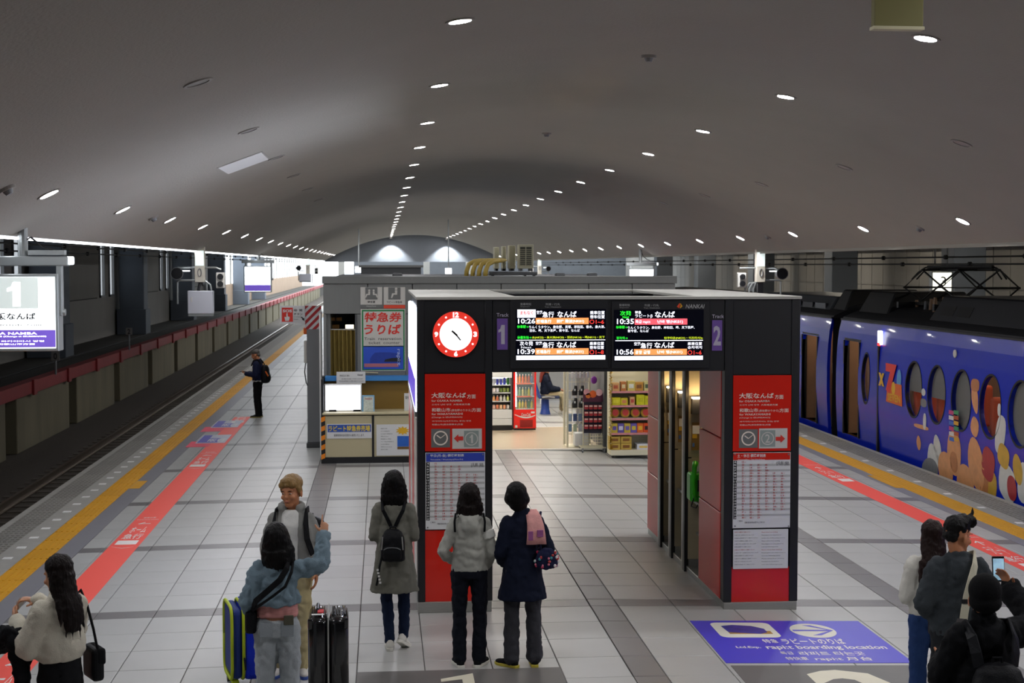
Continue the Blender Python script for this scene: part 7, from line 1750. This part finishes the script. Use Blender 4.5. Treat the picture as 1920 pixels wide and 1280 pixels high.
strap(t, f, t, [(-.02, -.19, .90), (-.005, -.195, 1.05), (.015, -.19, 1.18), (.045, -.185, 1.30), (.08, -.14, 1.39), (.108, -.03, 1.45), (.11, .08, 1.42), (.11, .15, 1.3)], .055, cloth('strap_cream', '#cbc6b0')); obj('buckle', MB().obox((.03, -.375, .34), (1, 0, 0), (0, 0, 1), (0, 1, 0), .036, .016, .006).mesh('k'), M_black, t)

# --- person in the black beanie, photographing
f = Fig('person in a black beanie and black hoodie raising a phone', (3.535, 8.13, zf(3.53)), -.04, 1.69)
f.set(elL=(-.24, .03, 1.10), wrL=(-.14, .26, 1.15), shR=(.155, .02, 1.35), elR=(.39, .16, 1.37), wrR=(.325, .40, 1.53)); f.hyaw = -.15; f.hpitch = .05
f.make(f.body(MB(), {'L': dict(d=(.5, .8, .2), n=(0, 0, 1)), 'R': dict(d=(-.35, .25, .85), n=(-.7, -.3, .1), curl=.45)}), M_skin2, .0065, .7)
f.trousers(C_blk, .01); f.top(cloth('hoodie_black', '#0f1013', .95), .86, .02, (.185, .14), (.076, .068, .054), 'hoodie', hood=True, mid=((1.02, .178, .14),), disp=.02, neck=.035)
mb = MB(); mb.ell(f.H(0, -.02, .045), .088 * HS, .103 * HS, .095 * HS, 18, 11, f.HM()); mb.ell(f.H(0, -.032, -.012), .088 * HS, .096 * HS, .062 * HS, 16, 10, f.HM()); f.add('beanie', remesh(mb, .008, 4), cloth('beanie_black', '#0c0c0e', .95, .5, 260)); f.shoes(C_blk, C_sole)
t = backpack('black backpack with broad shoulder straps on the person in the beanie', f, (0.0, -.245, 1.02), .34, .2, .46, C_blk2, C_blk)
for s_ in (-1, 1): strap(t, f, t, [(s_ * .10, -.2, 1.22), (s_ * .115, -.19, 1.30), (s_ * .125, -.155, 1.38), (s_ * .125, -.05, 1.435), (s_ * .125, .07, 1.41), (s_ * .13, .15, 1.27)], .062, cloth('strap_black', '#1a1b1f', .5))
t = thing('mobile_phone', 'bright phone screen held up by the person in the beanie', 'phone', f.world((.265, .46, 1.575)), f.rz); M3 = Matrix.Rotation(-.15, 3, 'X')
obj('case', MB().rbox((0, 0, .075), .078, .010, .158, .004, M3).mesh('p'), C_blk2, t); obj('screen', MB().obox((0, -.0065, .075), (1, 0, 0), M3 @ V((0, 0, 1)), M3 @ V((0, 1, 0)), .034, .066, .0008).mesh('s'), mat('phone_screen', '#8fb2c8', .3, var=.6, scale=22, emit=.7), t)
t = thing('silver_suitcase', 'silver suitcase beside the person in the black beanie', 'suitcase', (4.02, 8.45, zf(3.9)), .1)
obj('shell', MB().rbox((.0, 0, .40), .30, .42, .64, .05).mesh('s'), mat('case_silver', '#8f9496', .3, metal=.6, var=.1), t)
for x in (-.1, .1):
    for y in (-.15, .15): obj('wheel', MB().cyl((x - .015, y, .04), (x + .015, y, .04), .04, n=14).mesh('w'), M_black, t)
obj('handle', MB().tube([(-.08, 0, .7), (-.08, 0, .8), (.08, 0, .8), (.08, 0, .7)], .01, 6).mesh('h'), M_grey, t)

# --- person sitting in the waiting room
P = G(1022, 776); zz = zf(P.x)
bn = thing('waiting_bench', 'dark blue waiting room seat with pedestal leg', 'seat', (P.x + .0, P.y, zz)); C_bb = mat('bench_blue', '#1f3f8c', .4, var=.05); x, y = P.x, P.y
part(bn, 'pedestal', MB().loft([(x, y, zz, .13, .13), (x, y, zz + .12, .10, .10), (x, y, zz + .36, .09, .09)], 12, 3), C_bb); part(bn, 'seat', MB().rbox((x + .08, y, zz + .42), .5, .46, .07, .03), mat('bench_navy', '#16244c', .45))
part(bn, 'backrest', MB().obox((x - .24, y, zz + .70), (.3, 0, -.95), (0, 1, 0), (.95, 0, .3), .33, .23, .03), C_bb, bevel=.02); part(bn, 'arm_rest', MB().tube([(x - .1, y - .26, zz + .42), (x + .05, y - .27, zz + .44), (x + .2, y - .26, zz + .42)], .02, 6), M_alu)
f = Fig('seated person with reddish hair and navy jacket in the waiting room', (P.x + .02, P.y, zz - .42), -PI / 2, 1.64)
f.set(hipL=(-.09, 0, .92), hipR=(.09, 0, .92), kneeL=(-.1, .42, .93), kneeR=(.1, .42, .93), ankL=(-.1, .40, .53), ankR=(.1, .46, .53), elL=(-.2, .1, 1.08), elR=(.2, .1, 1.08), wrL=(-.1, .3, 1.04), wrR=(.1, .3, 1.06)); f.hpitch = -.2
f.make(f.body(MB(), {'L': dict(d=(.3, .8, -.1), n=(0, 0, -1)), 'R': dict(d=(-.3, .8, -.1), n=(0, 0, -1))}), M_skin)
mb = MB().loft([(0, 0, .82, .16, .12), (0, 0, 1.0, .155, .115)], 16)
for q in 'LR': f.limb(mb, ['hip' + q, 'knee' + q, 'ank' + q], [.09, .07, .055])
f.wear('trousers', mb, cloth('trousers_khaki', '#b3a684')); f.top(C_navy, .93, .01, (.18, .14), (.08, .068, .052), 'jacket'); f.shoes(C_wht, C_sole)
mb = MB(); hair_cap(f, mb); mb.loft([(0, -.14, 1.22, .09, .03), (0, -.1, 1.4, .10, .06), (0, -.04, 1.55, .1, .09), (0, -.02, 1.65, .07, .08)], 16); f.wear('hair', mb, mat('hair_auburn', '#7a2c1a', .5, var=.4, scale=60, stretch=(1, 1, .1)), .01, 3, .01)

# ------------------------------------------------------------------ suitcases
P = V((-1.14, 12.0, 0))
t = thing('blue_suitcase', 'blue soft suitcase with lime green zip edges', 'suitcase', P, .25)
C_sb = cloth('case_blue', '#1c34c8', .7, .2, 200); C_lm = mat('case_lime', '#b6c81e', .5, var=.05)
obj('shell', MB().rbox((.055, 0, .41), .22, .44, .62, .045).mesh('s'), C_sb, t); obj('front_section', MB().rbox((-.105, 0, .40), .09, .42, .58, .04).mesh('s'), mat('case_blue_deep', '#16307c', .7), t)
def edge(x, w): return MB().tube([(x, w * .22 * math.copysign(min(1, abs(math.cos(a)) ** .35), math.cos(a)), .405 + .305 * math.copysign(min(1, abs(math.sin(a)) ** .35), math.sin(a))) for a in [i * 2 * PI / 40 for i in range(41)]], .014, 6)
for x in (-.055, -.15): obj('piping', edge(x, 1.0).mesh('e'), C_lm, t, True)
obj('side_handle', MB().rbox((.06, -.235, .50), .03, .02, .13, .008).mesh('h'), C_lm, t); obj('luggage_label', MB().rbox((.1, -.232, .36), .07, .01, .09, .003).mesh('l'), M_white, t); obj('zip_pull', MB().tube([(-.055, -.24, .3), (-.05, -.25, .25), (-.045, -.245, .2)], .008, 6).mesh('z'), M_black, t)
for x in (-.12, .12):
    for y in (-.16, .16): w = obj('wheel', MB().cyl((x - .018, y, .035), (x + .018, y, .035), .035, n=14).mesh('w'), M_black, t); obj('wheel_guard', MB().rbox((x, y, .085), .06, .07, .04, .012).mesh('g'), C_lm, t)
obj('telescopic_handle', MB().tube([(.12, -.08, .7), (.12, -.08, .78), (.12, .08, .78), (.12, .08, .7)], .011, 6).mesh('h'), M_black, t)
P = V((-.443, 11.6, 0))
t = thing('black_suitcase', 'glossy black hard suitcase with red tag beside the pointing person', 'suitcase', P, .02)
C_gl = mat('case_gloss_black', '#141416', .16, var=.2, coat=.6)
for s_ in (-1, 1):
    sh = obj('half_shell', MB().rbox((s_ * .083, 0, .40), .155, .48, .62, .055).mesh('s'), C_gl, t, True)
    for i in range(6): obj('rib', MB().rbox((s_ * .083 + (i - 2.5) * .02, 0, .712), .008, .3, .01, .003).mesh('r'), C_gl, sh)
    for z in (.3, .52): obj('corner_guard', MB().rbox((s_ * .14, -.215, .66), .04, .05, .09, .015).mesh('c'), C_gl, sh) if z < .4 else None
obj('zip_seam', MB().box(-.006, -.243, .1, .006, -.236, .70).box(-.006, -.24, .70, .006, .24, .715).mesh('z'), M_alu, t); obj('carry_handle', MB().tube([(-.08, -.1, .71), (-.085, -.09, .745), (-.085, .09, .745), (-.08, .1, .71)], .014, 8).mesh('h'), M_black, t)
obj('red_tag', MB().rbox((-.06, -.12, .738), .05, .1, .012, .004).mesh('t'), mat('tag_red', '#c8242a', .5), t); obj('paper_tag', MB().box(-.13, -.2, .725, -.03, -.17, .73).mesh('t'), M_white, t)
for x in (-.1, .1):
    for y in (-.17, .17): obj('wheel', MB().cyl((x - .02, y, .04), (x + .02, y, .04), .04, n=14).mesh('w'), M_black, t); obj('wheel_fork', MB().rbox((x, y, .08), .055, .05, .05, .01).mesh('g'), M_black, t)
bpy.data.scenes.remove(_tmp)
